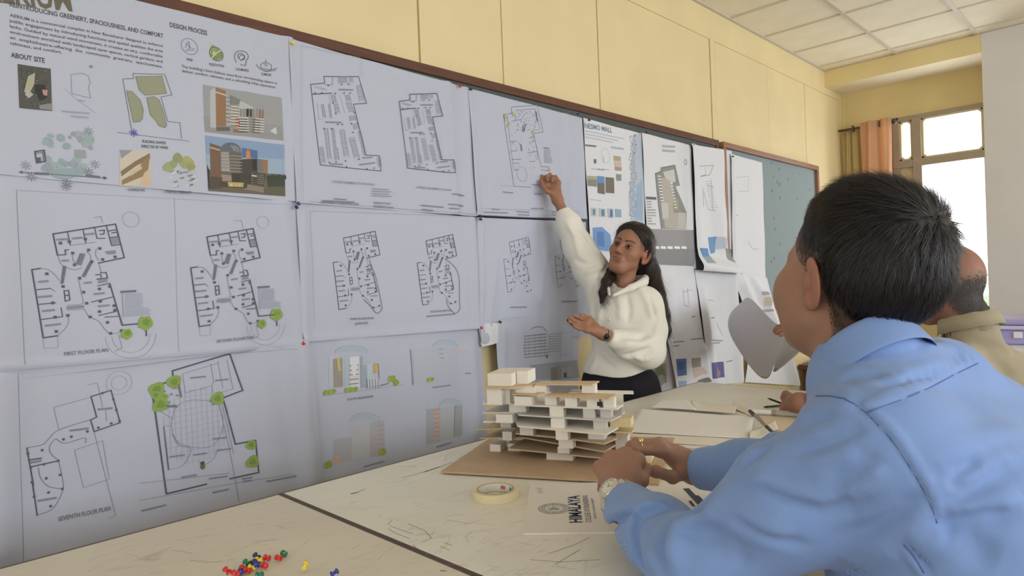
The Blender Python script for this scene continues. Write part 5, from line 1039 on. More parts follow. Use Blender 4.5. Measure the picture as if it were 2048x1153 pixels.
def join(parts):
    V, F, n = [], [], 0
    for v, f in parts: V.append(v); F.append(f+n); n += len(v)
    return np.concatenate(V), np.concatenate(F)
def unit(v): v = np.array(v, float); return v/np.linalg.norm(v)
def frame(f, u):                                     # local axes: forward, left, up as columns
    f = unit(f); l = unit(np.cross(u, f)); return np.stack([f, l, np.cross(f, l)], 1)
def local(g, o, R, s=1.):
    o = np.array(o, float); return lambda P: g((P-o)@R/s)*s

def head_sdf(brow=.006, jaw=1., nose=1., ears=True, lips=True):
    """local: x forward, y left, z up, origin between the ears"""
    S = Sdf()
    S.u(ell((-.010, 0, .045), (.098, .077, .084)), .01); S.u(ell((-.045, 0, .02), (.055, .066, .06)), .03)
    S.u(ell((.038, 0, -.018), (.052, .060, .080)), .03); S.u(ell((.056, 0, -.087), (.031, .034*jaw, .023)), .03)
    for y in (-1, 1):
        S.u(rc((.012, y*.056*jaw, -.050), (.058, y*.024*jaw, -.092), .018, .018), .025); S.u(ell((.052, y*.043, -.018), (.030, .024, .026)), .02)
        S.u(rc((.078, y*.014, .026), (.066, y*.046, .024), .011, .009), .014); S.cut(ell((.101, y*.031, .006), (.020, .019, .014)), .014)
    S.u(rc((.086, 0, .014), (.106, 0, -.026), .0075*nose, .0125*nose), .012)
    for y in (-1, 1): S.u(ell((.098, y*.013, -.031), (.011, .0085, .008)), .006); S.cut(ell((.104, y*.007, -.040), (.006, .004, .004)), .003)
    if lips:
        S.u(ell((.077, 0, -.058), (.018, .028, .014)), .012); S.u(rc((.0895, 0, -.0525), (.080, .023, -.057), .0050, .0025), .004); S.u(rc((.0895, 0, -.0525), (.080, -.023, -.057), .0050, .0025), .004)
        S.u(rc((.0880, 0, -.063), (.080, .019, -.060), .0060, .003), .004); S.u(rc((.0880, 0, -.063), (.080, -.019, -.060), .0060, .003), .004)
        S.cut(rc((.0965, .018, -.0575), (.0965, -.018, -.0575), .0042, .0042), .003); S.cut(ell((.093, 0, -.076), (.012, .02, .006)), .008)
    if ears:
        for y in (-1, 1):
            R = frame((.90, -y*.40, -.16), (.16, y*.10, 1)); c = np.array((-.012, y*.084, .002))
            S.u(ell(c, (.023, .0058, .036), R), .005); S.cut(ell(c+R@np.array((.004, y*.0065, .001)), (.0145, .0062, .026), R), .003); S.u(rc(c+R@np.array((.006, y*.001, .012)), c+R@np.array((-.006, y*.001, .017)), .003, .003), .004)
            S.u(ell(c+R@np.array((.010, y*.002, -.025)), (.009, .006, .012), R), .006); S.u(ell(c+R@np.array((.013, y*.003, -.006)), (.005, .005, .008), R), .003); S.u(rc((-.002, y*.066, .004), c+R@np.array((.010, -y*.004, 0)), .016, .010), .008)
    return S
SKULL = Sdf().u(ell((-.010, 0, .045), (.098, .077, .084)), .01).u(ell((-.045, 0, .02), (.055, .066, .06)), .03).u(ell((.038, 0, -.018), (.052, .060, .080)), .03)

def strands(V, N, D, n, lw, lift, wd, seed, curl=0., rooted=.0):
    """n thin tapering hair ribbons rooted at random surface points V with normals N, flowing along D"""
    r = np.random.default_rng(seed); i = r.integers(0, len(V), n); P = V[i]+N[i]*rooted; d = D[i]+r.normal(0, .12, (n, 3)); d -= N[i]*(d*N[i]).sum(1)[:, None]; d /= np.linalg.norm(d, axis=1)[:, None]+1e-9
    L = lw(V[i])*r.uniform(.6, 1.25, n); side = np.cross(d, N[i]); K = 4; out = []; ph = r.uniform(0, 6.28, n)
    for k in range(K+1):
        t = k/K; c = P+d*(L*t)[:, None]+N[i]*(lift(V[i])*math.sin(t*2.2)*r.uniform(.6, 1.3, n)-.0008)[:, None]+side*(curl*L*np.sin(t*2.5+ph))[:, None]
        w = wd*(1-.75*t); out += [c-side*w/2, c+side*w/2]
    X = np.stack(out, 1).reshape(-1, 3); b = np.arange(n)[:, None]*(2*K+2)
    F = np.concatenate([np.c_[b+2*k, b+2*k+1, b+2*k+3, b+2*k+2] for k in range(K)]); return X, F
def normals(S, V, e=.002): 
    g = np.stack([S(V+np.eye(3)[a]*e)-S(V-np.eye(3)[a]*e) for a in range(3)], 1); return g/(np.linalg.norm(g, axis=1)[:, None]+1e-9)

def skin(name, rough=.5, tex=.15): return attr_mat(name, rough, .35, sss=.12, bump=tex, bscale=260)
M['skin'] = skin('skin')
def hairmat(name, c, rough=.45, spec=.35): return mat(name, c, rough, spec=spec, noise=.15, nscale=120)
M['hair'] = hairmat('black_hair', srgb(30, 27, 30)); M['hairb'] = hairmat('dark_brown_hair', srgb(40, 30, 27)); M['hairg'] = hairmat('grey_black_hair', srgb(92, 88, 88), .5)
def cloth(name, c1, c2, scale=900, bump=.25, rough=.8, sheen=.2):
    m, nt, p = newmat(name); N, L = nt.nodes, nt.links
    tc = N.new('ShaderNodeTexCoord'); mp = N.new('ShaderNodeMapping'); mp.inputs['Rotation'].default_value = (.6, .5, .3); L.new(tc.outputs['Object'], mp.inputs[0])
    w = N.new('ShaderNodeTexWave'); w.wave_type = 'BANDS'; w.bands_direction = 'DIAGONAL'; w.inputs['Scale'].default_value = scale/6.28; w.inputs['Distortion'].default_value = .5; L.new(mp.outputs[0], w.inputs[0])
    x = N.new('ShaderNodeMix'); x.data_type = 'RGBA'; x.inputs[6].default_value = (*c1, 1); x.inputs[7].default_value = (*c2, 1); L.new(w.outputs[1], x.inputs[0]); L.new(x.outputs[2], p.inputs['Base Color'])
    b = N.new('ShaderNodeBump'); b.inputs['Strength'].default_value = bump; b.inputs['Distance'].default_value = .0006; L.new(w.outputs[1], b.inputs['Height'])
    n = N.new('ShaderNodeTexNoise'); n.inputs['Scale'].default_value = 26; n.inputs['Detail'].default_value = 3; L.new(tc.outputs['Object'], n.inputs['Vector'])
    b2 = N.new('ShaderNodeBump'); b2.inputs['Strength'].default_value = .25; b2.inputs['Distance'].default_value = .004; L.new(n.outputs[0], b2.inputs['Height']); L.new(b.outputs[0], b2.inputs['Normal']); L.new(b2.outputs[0], p.inputs['Normal'])
    p.inputs['Roughness'].default_value = rough; p.inputs['Specular IOR Level'].default_value = .15; p.inputs['Sheen Weight'].default_value = sheen
    return m
M['blue'] = cloth('light_blue_oxford_cloth', srgb(112, 142, 200), srgb(140, 169, 222), 2600, .12); M['white'] = cloth('ivory_blouse_cloth', srgb(228, 225, 216), srgb(230, 227, 218), 1400, .0)
M['olive'] = cloth('olive_beige_cloth', srgb(160, 150, 128), srgb(163, 153, 131), 1400, .0); M['trouser'] = mat('black_trouser_cloth', srgb(32, 31, 38), .85, bump=.2, bscale=200); M['shoe'] = mat('black_leather', srgb(28, 26, 26), .4)

def finger(S, pts, r0=.0095, r1=.007, k=.004, k0=.012):
    n = len(pts)
    for i in range(n-1):
        a, b = r0+(r1-r0)*i/(n-1), r0+(r1-r0)*(i+1)/(n-1); S.u(rc(pts[i], pts[i+1], a, b), k0 if i == 0 else k)
        if 0 < i: S.u(ell(pts[i], (a*1.06,)*3), k)
def hand(S, wr, cm, fing, thumb, rw=.024, rf=.0092, arm=None):
    """wr wrist, cm list of four knuckles index..pinky, fing four lists of the joints beyond them, thumb list of joints"""
    for q in cm: S.u(rc(wr, q, rw*.82, rf*1.15), .016)
    for i in range(3): S.u(rc(cm[i], cm[i+1], rf*.86, rf*.84), .008)
    mid = (np.array(cm[0])+np.array(cm[3]))/2; S.u(rc(wr, np.array(wr)*.4+mid*.6, rw, rw*.72), .014)
    for q, fl, s in zip(cm, fing, (1, 1.04, 1, .86)):
        finger(S, [q]+list(fl), rf*s, rf*.78*s); S.u(ell(q, (rf*1.26*s,)*3), .007)
    finger(S, thumb, rf*1.25, rf*.9, .005, .016)
    if arm is not None: S.u(rc(wr, arm, rw*.98, rw*1.25), .014)

# ================================================================== the man in the blue shirt
HM = dep(1630, 567, .895); fM = unit((-.895, .44, .23)); RM = frame(fM, (0.0, 0.03, 1)); OM = HM-RM@np.array((-.012, .080, .002))
def D3(*a): return dep(*a)
Ls, Le, Lw = D3(1748, 892, .80), D3(1400, 1142, .895), D3(1240, 1000, 1.165)
Rs, Re, Rw = D3(1938, 856, 1.0), D3(1590, 938, 1.14), D3(1390, 938, 1.315)
NB = D3(1745, 720, .885); mid = (Ls+Rs)/2; Pel = np.array((.06, 1.03, .55))
sp = unit(Rs-Ls)                                    # across the shoulders
bk = unit(np.cross(sp, (0, 0, 1))); bk = bk if bk[0] > 0 else -bk
headM = head_sdf(jaw=1.0, nose=.9)
for y in (-1, 1): headM.u(ell((.050, y*.046, -.030), (.036, .030, .042)), .02); headM.u(ell((.025, y*.05, -.055), (.030, .022, .028)), .02)
man = Sdf(); man.ops.append(('u', local(headM, OM, RM), .001))
man.chain([OM+RM@np.array((-.025, 0, -.02)), OM+RM@np.array((-.038, 0, -.085)), NB+np.array((0, 0, -.03))], [.058, .058, .050], .03)
man.u(rc(OM+RM@np.array((.005, 0, -.085)), NB+np.array((-.012, 0, -.03)), .038, .046), .03); man.u(ell(OM+RM@np.array((.035, 0, -.092)), (.030, .032, .018), RM), .025)
man.u(ell(OM+RM@np.array((.03, .035, -.07)), (.032, .03, .035), RM), .02)
body = Sdf().u(rc(Ls, Rs, .052, .052), .01).u(rc(mid+bk*.03-np.array((0, 0, .12)), Pel, .125, .14), .06).chain([Ls, Le, Lw], [.05, .042, .030], .03).chain([Rs, Re, Rw], [.05, .042, .030], .03).u(rc(NB-np.array((0, 0, .03)), mid+bk*.01-np.array((0, 0, .04)), .05, .06), .03)
def P3(L, Z): return [D3(x, y, Z+dz) for x, y, dz in L]
cmL = P3([(1275, 921, -.005), (1250, 911, .005), (1223, 917, .012), (1200, 936, .012)], 1.225)
dn = np.array((-.3, .3, -.9))
def curl(q, fw, d1, d2, d3, dwn=(0, 0, -1)):
    fw, dwn = unit(fw), unit(dwn); a = q+d1*unit(fw*.75+dwn*.65); b = a+d2*unit(-fw*.45+dwn*.9); c = b+d3*unit(-fw*.95+dwn*.1); return [a, b, c]
fwL = unit(np.array(cmL[1])-Lw); fwL = unit((fwL[0], fwL[1], 0))
handsL = Sdf(); hand(handsL, Lw, cmL, [curl(cmL[0], fwL, .038, .024, .018), curl(cmL[1], fwL, .042, .027, .018), curl(cmL[2], fwL, .039, .025, .018), curl(cmL[3], fwL, .031, .02, .016)],
    [Lw+.25*(cmL[0]-Lw)+np.array((.0, .016, -.006)), D3(1283, 962, 1.20), D3(1292, 940, 1.228), D3(1284, 928, 1.25)], .027, .0102, arm=Lw+(Le-Lw)*.4)
cmR = P3([(1322, 901, 0), (1316, 893, .022), (1320, 890, .042), (1328, 892, .060)], 1.30)
handsR = Sdf(); hand(handsR, Rw, cmR, [P3([(1268, 903, -.012), (1258, 932, -.018), (1272, 948, -.02)], 1.30), P3([(1262, 893, .012), (1252, 921, .004), (1266, 942, .0)], 1.30), P3([(1272, 886, .036), (1260, 908, .03), (1268, 930, .024)], 1.30), P3([(1288, 888, .058), (1276, 908, .052), (1280, 926, .045)], 1.30)],
    [Rw+.15*(cmR[0]-Rw)+np.array((0, 0, -.012)), D3(1345, 955, 1.275), D3(1312, 944, 1.258), D3(1286, 941, 1.252)], .026, .0102, arm=Rw+(Re-Rw)*.4)
zc = NB[2]-.075
manS = Sdf(); manS.ops.append(('u', man, .001)); manS.clip(lambda P: -(P[:, 2]-zc), .002)
bodyV = join([net(manS, OM-np.array((.17, .17, .24)), OM+np.array((.17, .17, .17)), .0026), net(body, (-.82, .70, .42), (.22, 1.36, 1.14), .012),
              net(handsL, Lw-np.array((.17, .10, .09)), Lw+np.array((.16, .19, .12)), .0019), net(handsR, Rw-np.array((.2, .13, .09)), Rw+np.array((.17, .16, .1)), .0019)])
def skin_cols(V, O, R, base, stub=None, lip=None, browc=None, sc=1.):
    L = (V-O)@R/sc; c = np.tile(np.array(base), (len(V), 1)); n = np.sin(V[:, 0]*71)*np.sin(V[:, 1]*83)*np.sin(V[:, 2]*67); c *= (1+.05*n)[:, None]
    inh = (np.abs(L) < (.13, .11, .16)).all(1)
    def blend(w, col): nonlocal c; w = np.clip(w, 0, 1)*inh; c = c*(1-w[:, None])+np.array(col)*w[:, None]
    er = (np.abs(L[:, 1]) > .077)&(np.abs(L[:, 0]+.012) < .03)&(np.abs(L[:, 2]) < .042); blend(er*.45, np.array(base)*np.array((1.18, .78, .70)))  # ears tinted redder, imitating light glowing through them
    if stub: blend(*stub(L))
    if lip is not None:
        zz = L[:, 2]+.0575; ht = np.where(zz > 0, .0075, .0090)*np.clip(1-(L[:, 1]/.025)**2, 0, 1)+1e-5; w = np.clip(2.5*(1-np.abs(zz)/ht), 0, 1)*(np.abs(L[:, 1]) < .025)*(L[:, 0] > .072); blend(w*.75, lip); blend(np.clip(1.4-np.abs(zz-.0004)/.0014, 0, 1)*(np.abs(L[:, 1]) < .024)*(L[:, 0] > .072)*.6, np.array(lip)*.35)
    if browc is not None:
        for s in (-1, 1):
            y = s*L[:, 1]; t = np.clip((y-.012)/.038, 0, 1); zb = .026+.009*np.sin(t*2.2)-.004*t; w = np.clip(1.5-np.abs(L[:, 2]-zb)/(.0042-.002*t), 0, 1)*(y > .010)*(y < .052)*(L[:, 0] > .05); blend(w*.9, browc)
    return c
zb_x, zb_z = [-.12, -.085, -.06, -.035, -.018, .0, .03, .05, .07, .085, .11], [-.096, -.098, -.092, -.046, .020, .035, .044, .058, .082, .092, .10]
def hairT(L, top=.020, slope=.20):
    g = L[:, 2]-np.interp(L[:, 0], zb_x, zb_z); return g
def stubM(L):
    g = hairT(L); back = (L[:, 0] < .075); w = np.clip((g+.024)/.034, 0, 1)*back*.85*(np.abs(L[:, 1]) < .0765); return w, srgb(58, 44, 40)
skM = srgb(160, 122, 104)
person = thing('person', 'man in light blue shirt seated with back to the viewer, silver watch on wrist', 'person', (Pel[0], Pel[1], 0))
colM = skin_cols(bodyV[0], OM, RM, skM, stubM, srgb(150, 92, 84), srgb(50, 38, 34)); mesh_obj('body', *bodyV, M['skin'], person, colM)
# hair: a cap that thins out into the faded sides, overlaid with strands
crown = np.array((-.078, -.012, .098))
def capM(P):
    L = (P-OM)@RM; g = hairT(L); T = np.clip(g*.22-.003, -.004, .012+.007*np.clip((L[:, 2]-.06)/.06, 0, 1)); nz = .0009*np.sin(L[:, 1]*520+40*L[:, 2])*np.sin(L[:, 0]*430)
    fr = .010*np.exp(-(((L[:, 0]-.075)/.022)**2+((L[:, 2]-.108)/.022)**2))
    return SKULL(L)-T-nz-fr
capV, capF = net(capM, OM-.16, OM+.16, .0026)
Lc = (capV-OM)@RM; keep = hairT(Lc) > .002; fk = keep[capF].all(1); used = np.unique(capF[fk]); mp_ = -np.ones(len(capV), int); mp_[used] = np.arange(len(used)); capV2, capF2 = capV[used], mp_[capF[fk]]
Nn = normals(capM, capV2); L2 = (capV2-OM)@RM; fl = L2-crown; fl = fl+np.cross(np.tile(unit((-.8, 0, .6)), (len(fl), 1)), fl)*.35; fl += np.stack([np.where(L2[:, 2] > .10, .04, 0), 0*fl[:, 0], np.where(L2[:, 2] < .07, -.06, 0)], 1); Dd = fl@RM.T; Dd -= Nn*(Dd*Nn).sum(1)[:, None]; Dd /= np.linalg.norm(Dd, axis=1)[:, None]+1e-9
g2 = hairT(L2); lenf = lambda V: np.clip(.003+.20*hairT((V-OM)@RM), .003, .030); liftf = lambda V: np.clip(.0006+.016*hairT((V-OM)@RM), .0006, .0028)
near = np.linalg.norm(fl, axis=1) < .02; Dd[near] = np.random.default_rng(1).normal(0, 1, (near.sum(), 3)); ok_ = g2 > .016 if False else hairT(L2) > .016
st = strands(capV2[ok_], Nn[ok_], Dd[ok_], 26000, lenf, liftf, .00075, 5)
# short fading hairs on the sides and nape
Ls_ = (bodyV[0]-OM)@RM; gs = hairT(Ls_); sel = (gs > -.020) & (gs < .03) & (np.abs(Ls_) < (.13, .084, .13)).all(1) & (Ls_[:, 0] < .07); sv = bodyV[0][sel]; Ns = normals(man, sv); dwn = np.tile(np.array((.1, 0, -1.))@RM.T, (len(sv), 1)); dwn -= Ns*(dwn*Ns).sum(1)[:, None]
st2 = strands(sv, Ns, dwn, 16000, lambda V: np.clip(.004+.12*(hairT((V-OM)@RM)+.02), .003, .010), lambda V: np.full(len(V), .0012), .0005, 6)
hM = mesh_obj('hair', *join([(capV2, capF2), st, st2]), M['hair'], person)
for s in (-1, 1):
    q = MB(); q.lathe([(0, -.0115)]+[(.0115*math.cos(a), .0115*math.sin(a)) for a in np.linspace(-1.4, 1.4, 9)]+[(0, .0115)], 14, OM+RM@np.array((.081, s*.031, .006))); q.build('eye', mat('eye_white', (.8, .78, .75), .2), person, True)
# shirt
sh = Sdf()
sh.u(rc(Ls+bk*.005+np.array((0, 0, -.012)), Rs+bk*.005+np.array((0, 0, -.016)), .066, .064), .02)
ch = mid+bk*.045-np.array((0, 0, .14)); RB = np.stack([bk, sp, np.cross(bk, sp)], 1)
sh.u(ell(ch, (.135, .205, .19), RB), .06); sh.u(rc(ch-np.array((0, 0, .05)), Pel+np.array((0, 0, .0)), .15, .165), .10); sh.u(rc(NB-np.array((0, 0, .020)), mid+bk*.01-np.array((0, 0, .02)), .071, .085), .045)
sh.u(ell(ch+sp*.10+np.array((0, 0, .05))+bk*.03, (.10, .10, .12), RB), .06); sh.u(ell(ch-sp*.10+np.array((0, 0, .05))+bk*.03, (.10, .10, .12), RB), .06)
sh.u(rc(NB-np.array((0, 0, .055)), Rs+bk*.012-np.array((0, 0, .006)), .062, .066), .04).u(rc(NB-np.array((0, 0, .055)), Ls+bk*.012-np.array((0, 0, .006)), .062, .064), .04)
sh.u(rc(NB-np.array((0, 0, .03)), D3(1882, 758, .945), .056, .044), .05).u(rc(D3(1882, 758, .945), Rs+bk*.015, .046, .060), .05)
LwC = Lw+(Le-Lw)*.10; RwC = Rw+(Re-Rw)*.055
sh.chain([Ls+bk*.01, Ls+(Le-Ls)*.45+np.array((0, 0, .004)), Le, Le+(LwC-Le)*.5, LwC], [.074, .071, .062, .053, .041], .05, .03)
sh.chain([Rs, Rs+(Re-Rs)*.5, Re, Re+(RwC-Re)*.5, RwC], [.074, .068, .056, .048, .040], .05, .03)
nk = OM+RM@np.array((-.038, 0, -.085))
sh.cut(rc(NB+np.array((-.008, 0, .018)), OM+RM@np.array((-.03, 0, -.05)), .050, .062), .008)
sh.clip(lambda P: -(P-LwC)@unit(LwC-Le)*-1-.0, .006); sh.ops[-1] = ('i', lambda P: np.where(np.linalg.norm(P-LwC, axis=1) < .09, (P-LwC)@unit(LwC-Le), -1.), .004)
sh.ops.append(('i', lambda P: np.where(np.linalg.norm(P-RwC, axis=1) < .09, (P-RwC)@unit(RwC-Re), -1.), .004))
sh.cut(rc(LwC+(Lw-LwC)*.9, LwC+(Le-LwC)*.12, .035, .035), .003); sh.cut(rc(RwC+(Rw-RwC)*.9, RwC+(Re-RwC)*.12, .034, .034), .003)
sh.clip(lambda P: .50-P[:, 2], .01)
base = Sdf(); base.ops = list(sh.ops)
T6 = cropT(1160, 600, 2.0845)
def F_(S, L, w, amp, T=T6, Z0=.35):
    px = T(L); px = [p for p in px]; X = trace(base_for[0], px, Z0); S.fold(X, w*1.05, amp*(1.9 if abs(amp) > .0035 else 1.4))
base_for = [base]
for L, w, a in (
    # seams
    ([(985, 402), (1100, 412), (1190, 470), (1280, 560), (1350, 660), (1420, 770), (1470, 870), (1490, 945)], .0035, -.0030), ([(1195, 460), (1290, 550), (1362, 652), (1432, 764), (1482, 866), (1500, 938)], .006, .0022),
    ([(1190, 472), (1330, 422), (1450, 372), (1560, 312), (1665, 262)], .0032, -.0026), ([(1190, 458), (1330, 408), (1450, 358), (1560, 298), (1660, 250)], .006, .0018),
    # collar and yoke folds
    ([(1090, 300), (1200, 222), (1310, 212), (1400, 196), (1470, 160)], .008, -.0034), ([(1110, 275), (1210, 196), (1320, 186), (1420, 165)], .011, .0034), ([(1040, 340), (1150, 290), (1290, 296), (1400, 300)], .012, .0034), ([(1050, 365), (1160, 320), (1290, 325), (1390, 322)], .008, -.0028),
    ([(1450, 200), (1540, 190), (1640, 240)], .012, .003), ([(1000, 385), (1080, 380), (1150, 405)], .008, .003),
    # across the upper arm
    ([(640, 770), (760, 790), (880, 838), (1000, 868), (1120, 866), (1230, 830)], .010, -.006), ([(640, 745), (760, 765), (880, 812), (1000, 842), (1120, 842)], .013, .006), ([(700, 700), (820, 700), (950, 730), (1080, 720)], .016, .004), ([(690, 720), (810, 722), (930, 752)], .010, -.003),
    ([(860, 500), (960, 470), (1080, 440), (1160, 450)], .012, .004), ([(870, 525), (970, 500), (1080, 470)], .009, -.0035), ([(780, 610), (900, 600), (1040, 560)], .014, .003),
    ([(560, 800), (640, 900), (760, 960), (900, 980)], .018, .004), ([(500, 960), (600, 1040), (720, 1080)], .016, -.004),
    # elbow folds
    ([(355, 1130), (345, 1030), (375, 940), (440, 895), (520, 880), (575, 800)], .010, -.011), ([(385, 1130), (385, 1030), (420, 950), (480, 915), (545, 890), (600, 810)], .014, .011), ([(415, 1000), (440, 960), (520, 960), (600, 1000)], .012, -.006),
    ([(290, 1153), (255, 1060), (238, 970), (258, 905), (340, 872), (420, 872)], .008, -.009), ([(265, 1120), (228, 1050), (212, 965), (235, 890), (320, 858)], .012, .008), ([(320, 1130), (285, 1060), (275, 980), (300, 920)], .012, .006),
    ([(95, 950), (130, 905), (200, 872), (300, 855), (380, 868)], .010, .009), ([(110, 975), (150, 930), (215, 895), (300, 880)], .008, -.008), ([(120, 1000), (180, 985), (235, 990)], .012, .004),
    # back
    ([(1490, 945), (1560, 925), (1680, 905), (1850, 880)], .010, -.008), ([(1500, 920), (1600, 890), (1720, 860), (1850, 830)], .014, .006), ([(1480, 880), (1600, 800), (1720, 730), (1850, 660)], .012, -.006), ([(1470, 850), (1590, 770), (1710, 700), (1850, 630)], .016, .006),
    ([(1420, 760), (1540, 700), (1680, 640), (1850, 575)], .012, -.004), ([(1410, 730), (1540, 670), (1690, 600), (1850, 540)], .016, .004), 
    ([(905, 640), (1010, 610), (1110, 560), (1190, 520)], .007, -.0036), ([(930, 690), (1040, 670), (1160, 630)], .008, .0036), ([(640, 690), (720, 640), (800, 570), (860, 500)], .010, .004), ([(655, 715), (735, 660), (815, 592)], .006, -.0036), ([(1240, 640), (1160, 720), (1040, 790)], .010, -.0036), ([(1260, 680), (1180, 760), (1080, 820)], .012, .004), ([(1430, 800), (1340, 880), (1220, 950), (1080, 1000)], .010, -.0045), ([(1450, 850), (1370, 930), (1250, 1000), (1120, 1045)], .012, .0045), ([(600, 870), (690, 940), (820, 1000), (960, 1020)], .008, -.0038),
    ([(1240, 330), (1330, 330), (1440, 290), (1540, 260)], .010, .0045), ([(1230, 350), (1330, 352), (1440, 316), (1530, 290)], .006, -.0036), ([(1520, 800), (1580, 720), (1660, 660)], .007, -.0036),
    ([(1350, 1020), (1390, 1080), (1440, 1150)], .006, .004), ([(1365, 1015), (1405, 1075), (1460, 1150)], .005, -.004), ([(1360, 1010), (1480, 1010), (1640, 1000)], .014, .006), ([(1100, 1090), (1220, 1060), (1340, 1030)], .012, .005), ([(1500, 950), (1600, 1010), (1750, 1090)], .016, -.006)):
    F_(sh, L, w, a)
rr = random.Random(4)
for i in range(15):                                 # puckers along the yoke and armhole seams
    t = (i+.5)/15; x = 1190+475*t; y = 470-208*t-14*math.sin(t*3); F_(sh, [(x-22, y-42), (x-2, y-4)], .0052, .0024)
for i in range(12):
    t = (i+.5)/12; x, y = np.interp(t, [0, .25, .5, .75, 1], [1190, 1290, 1360, 1435, 1485]), np.interp(t, [0, .25, .5, .75, 1], [470, 565, 665, 790, 935]); F_(sh, [(x+3, y-2), (x+52, y-18)], .0055, .0026)
shV = join([net(sh, (-.82, .66, .46), (.30, 1.45, 1.16), .0036)])
shirt = mesh_obj('shirt', *shV, M['blue'], person)
SEAM = mat('blue_seam_thread', srgb(92, 118, 174), .8)
for L in ([(985, 402), (1040, 402), (1100, 412), (1145, 436), (1190, 470), (1235, 512), (1280, 560), (1318, 608), (1350, 660), (1388, 715), (1420, 770), (1448, 825), (1470, 870), (1490, 945)], [(1190, 472), (1260, 448), (1330, 422), (1390, 398), (1450, 372), (1510, 340), (1560, 312), (1620, 284), (1665, 262)], [(1350, 1022), (1375, 1050), (1405, 1092), (1440, 1150)]):
    pp = []
    for a, b in zip(L[:-1], L[1:]): pp += [(a[0]+(b[0]-a[0])*t/6, a[1]+(b[1]-a[1])*t/6) for t in range(6)]
    X = trace(sh, T6(pp), .35); X = X+normals(sh, X)*.0004; q = MB(); q.tube(X, .0009, 6); q.build('seam', SEAM, person, True)
# collar: a folded band around the neck, open at the front
nf = unit(np.array((fM[0]*.6-bk[0]*.4, fM[1]*.6-bk[1]*.4, 0))); ax = unit(np.array((0, 0, 1))*.85+np.array((fM[0], fM[1], 0))*.68); nl = unit(np.cross(ax, nf)); nf2 = np.cross(nl, ax)
cc = NB+ax*.012
V, F = [], []; n = 72; prof = [(.063, -.034), (.063, .002), (.065, .015), (.0675, .020), (.0705, .017), (.0735, .0), (.0765, -.014), (.0785, -.028)]
for i in range(n+1):
    a = math.radians(22)+(2*PI-math.radians(44))*i/n; fr = abs(i/n-.5)*2; drop = .016*fr**2.2
    for j, (r, z) in enumerate(prof):
        rx = r*(.93+.02*math.sin(3*a)); ry = r*(1.0); zz = z-drop-(.012*fr**3 if j > 4 else 0)
        V.append(cc+nf2*rx*math.cos(a)+nl*ry*math.sin(a)+ax*zz)
m_ = len(prof)
F = [(i*m_+j, (i+1)*m_+j, (i+1)*m_+j+1, i*m_+j+1) for i in range(n) for j in range(m_-1)]
col = mesh_obj('collar', V, F, M['blue'], person); s_ = col.modifiers.new('thickness', 'SOLIDIFY'); s_.thickness = .0018; s_ = col.modifiers.new('smooth', 'SUBSURF'); s_.levels = 1; s_.render_levels = 1
# trousers, shoes
tr_ = Sdf(); kn = {1: np.array((-.36, .90, .50)), -1: np.array((-.36, 1.16, .50))}
for s in (1, -1):
    hp = Pel+np.array((-.02, -.09*s, -.02)); tr_.chain([hp, kn[s], kn[s]+np.array((.04, 0, -.40))], [.098, .072, .06], .04, .03)
tr_.u(ell(Pel+np.array((0, 0, -.01)), (.15, .19, .10)), .05); tr_.clip(lambda P: .455-P[:, 2]-np.where(P[:, 0] < -.2, 1, 0), .01)
mesh_obj('trousers', *net(tr_, (-.5, .75, .04), (.28, 1.32, .72), .010), mat('navy_trouser_cloth', srgb(48, 50, 62), .85), person)
for s in (1, -1):
    q = Sdf().u(ell(kn[s]+np.array((.0, 0, -.455)), (.13, .046, .042)), .01).u(ell(kn[s]+np.array((.06, 0, -.42)), (.05, .045, .05)), .03).clip(lambda P: .004-P[:, 2], .004); mesh_obj('shoe', *net(q, kn[s]-np.array((.2, .08, .51)), kn[s]+np.array((.2, .08, -.3)), .007), M['shoe'], person)
# wristwatch and ring
wt = bpy.data.objects.new('wristwatch', None); COL.objects.link(wt); wa = unit(LwC-Le); wcn = Lw+(Le-Lw)*.03; wt.location = [float(k) for k in wcn]; put(wt, person); wt.location = [float(k) for k in wcn]
wn_ = unit(np.array((-.25, -.62, .72))-wa*(np.array((-.25, -.62, .72))@wa)); ws = np.cross(wa, wn_); q = MB()
SV = mat('polished_steel', (.78, .77, .74), .22, metal=1)
def wput(o): o.parent = wt; o.matrix_parent_inverse = Matrix.Translation(-wt.location-person.location+person.location)
for i in range(22):
    a = .62+(2*PI-1.24)*i/21; c_ = wcn+wn_*.0325*math.cos(a)+ws*.0365*math.sin(a); R3 = np.stack([wa, -wn_*math.sin(a)+ws*math.cos(a), wn_*math.cos(a)+ws*math.sin(a)], 1); q = MB(); q.box(c_, (.019, .0090, .0046), R3)
    o = q.build('bracelet_link', SV, None, bevel=.001); wput(o)
R3 = np.stack([wa, ws, wn_], 1)
q = MB(); q.lathe([(0, -.004), (.0195, -.004), (.0205, -.001), (.0205, .004), (.018, .0062), (.0165, .0062), (.0165, .0048)], 28, wcn+wn_*.033, R3); o = q.build('watch_case', SV, None, True); o.modifiers.new('e', 'EDGE_SPLIT'); wput(o)
q = MB(); q.lathe([(.0166, .0048), (0, .0048)], 28, wcn+wn_*.033, R3); o = q.build('watch_dial', mat('white_dial', srgb(226, 222, 206), .4), None); wput(o)
q = MB()
for i in range(12):
    a = i*PI/6; q.box(wcn+wn_*.0382+R3@np.array((.0138*math.cos(a), .0138*math.sin(a), 0)), (.0028, .0009, .0003), R3@np.array([[math.cos(a), -math.sin(a), 0], [math.sin(a), math.cos(a), 0], [0, 0, 1]]))
for a, l in ((.9, .008), (2.4, .011)): q.box(wcn+wn_*.0383+R3@np.array((l/2*math.cos(a), l/2*math.sin(a), 0)), (l, .0009, .0003), R3@np.array([[math.cos(a), -math.sin(a), 0], [math.sin(a), math.cos(a), 0], [0, 0, 1]]))
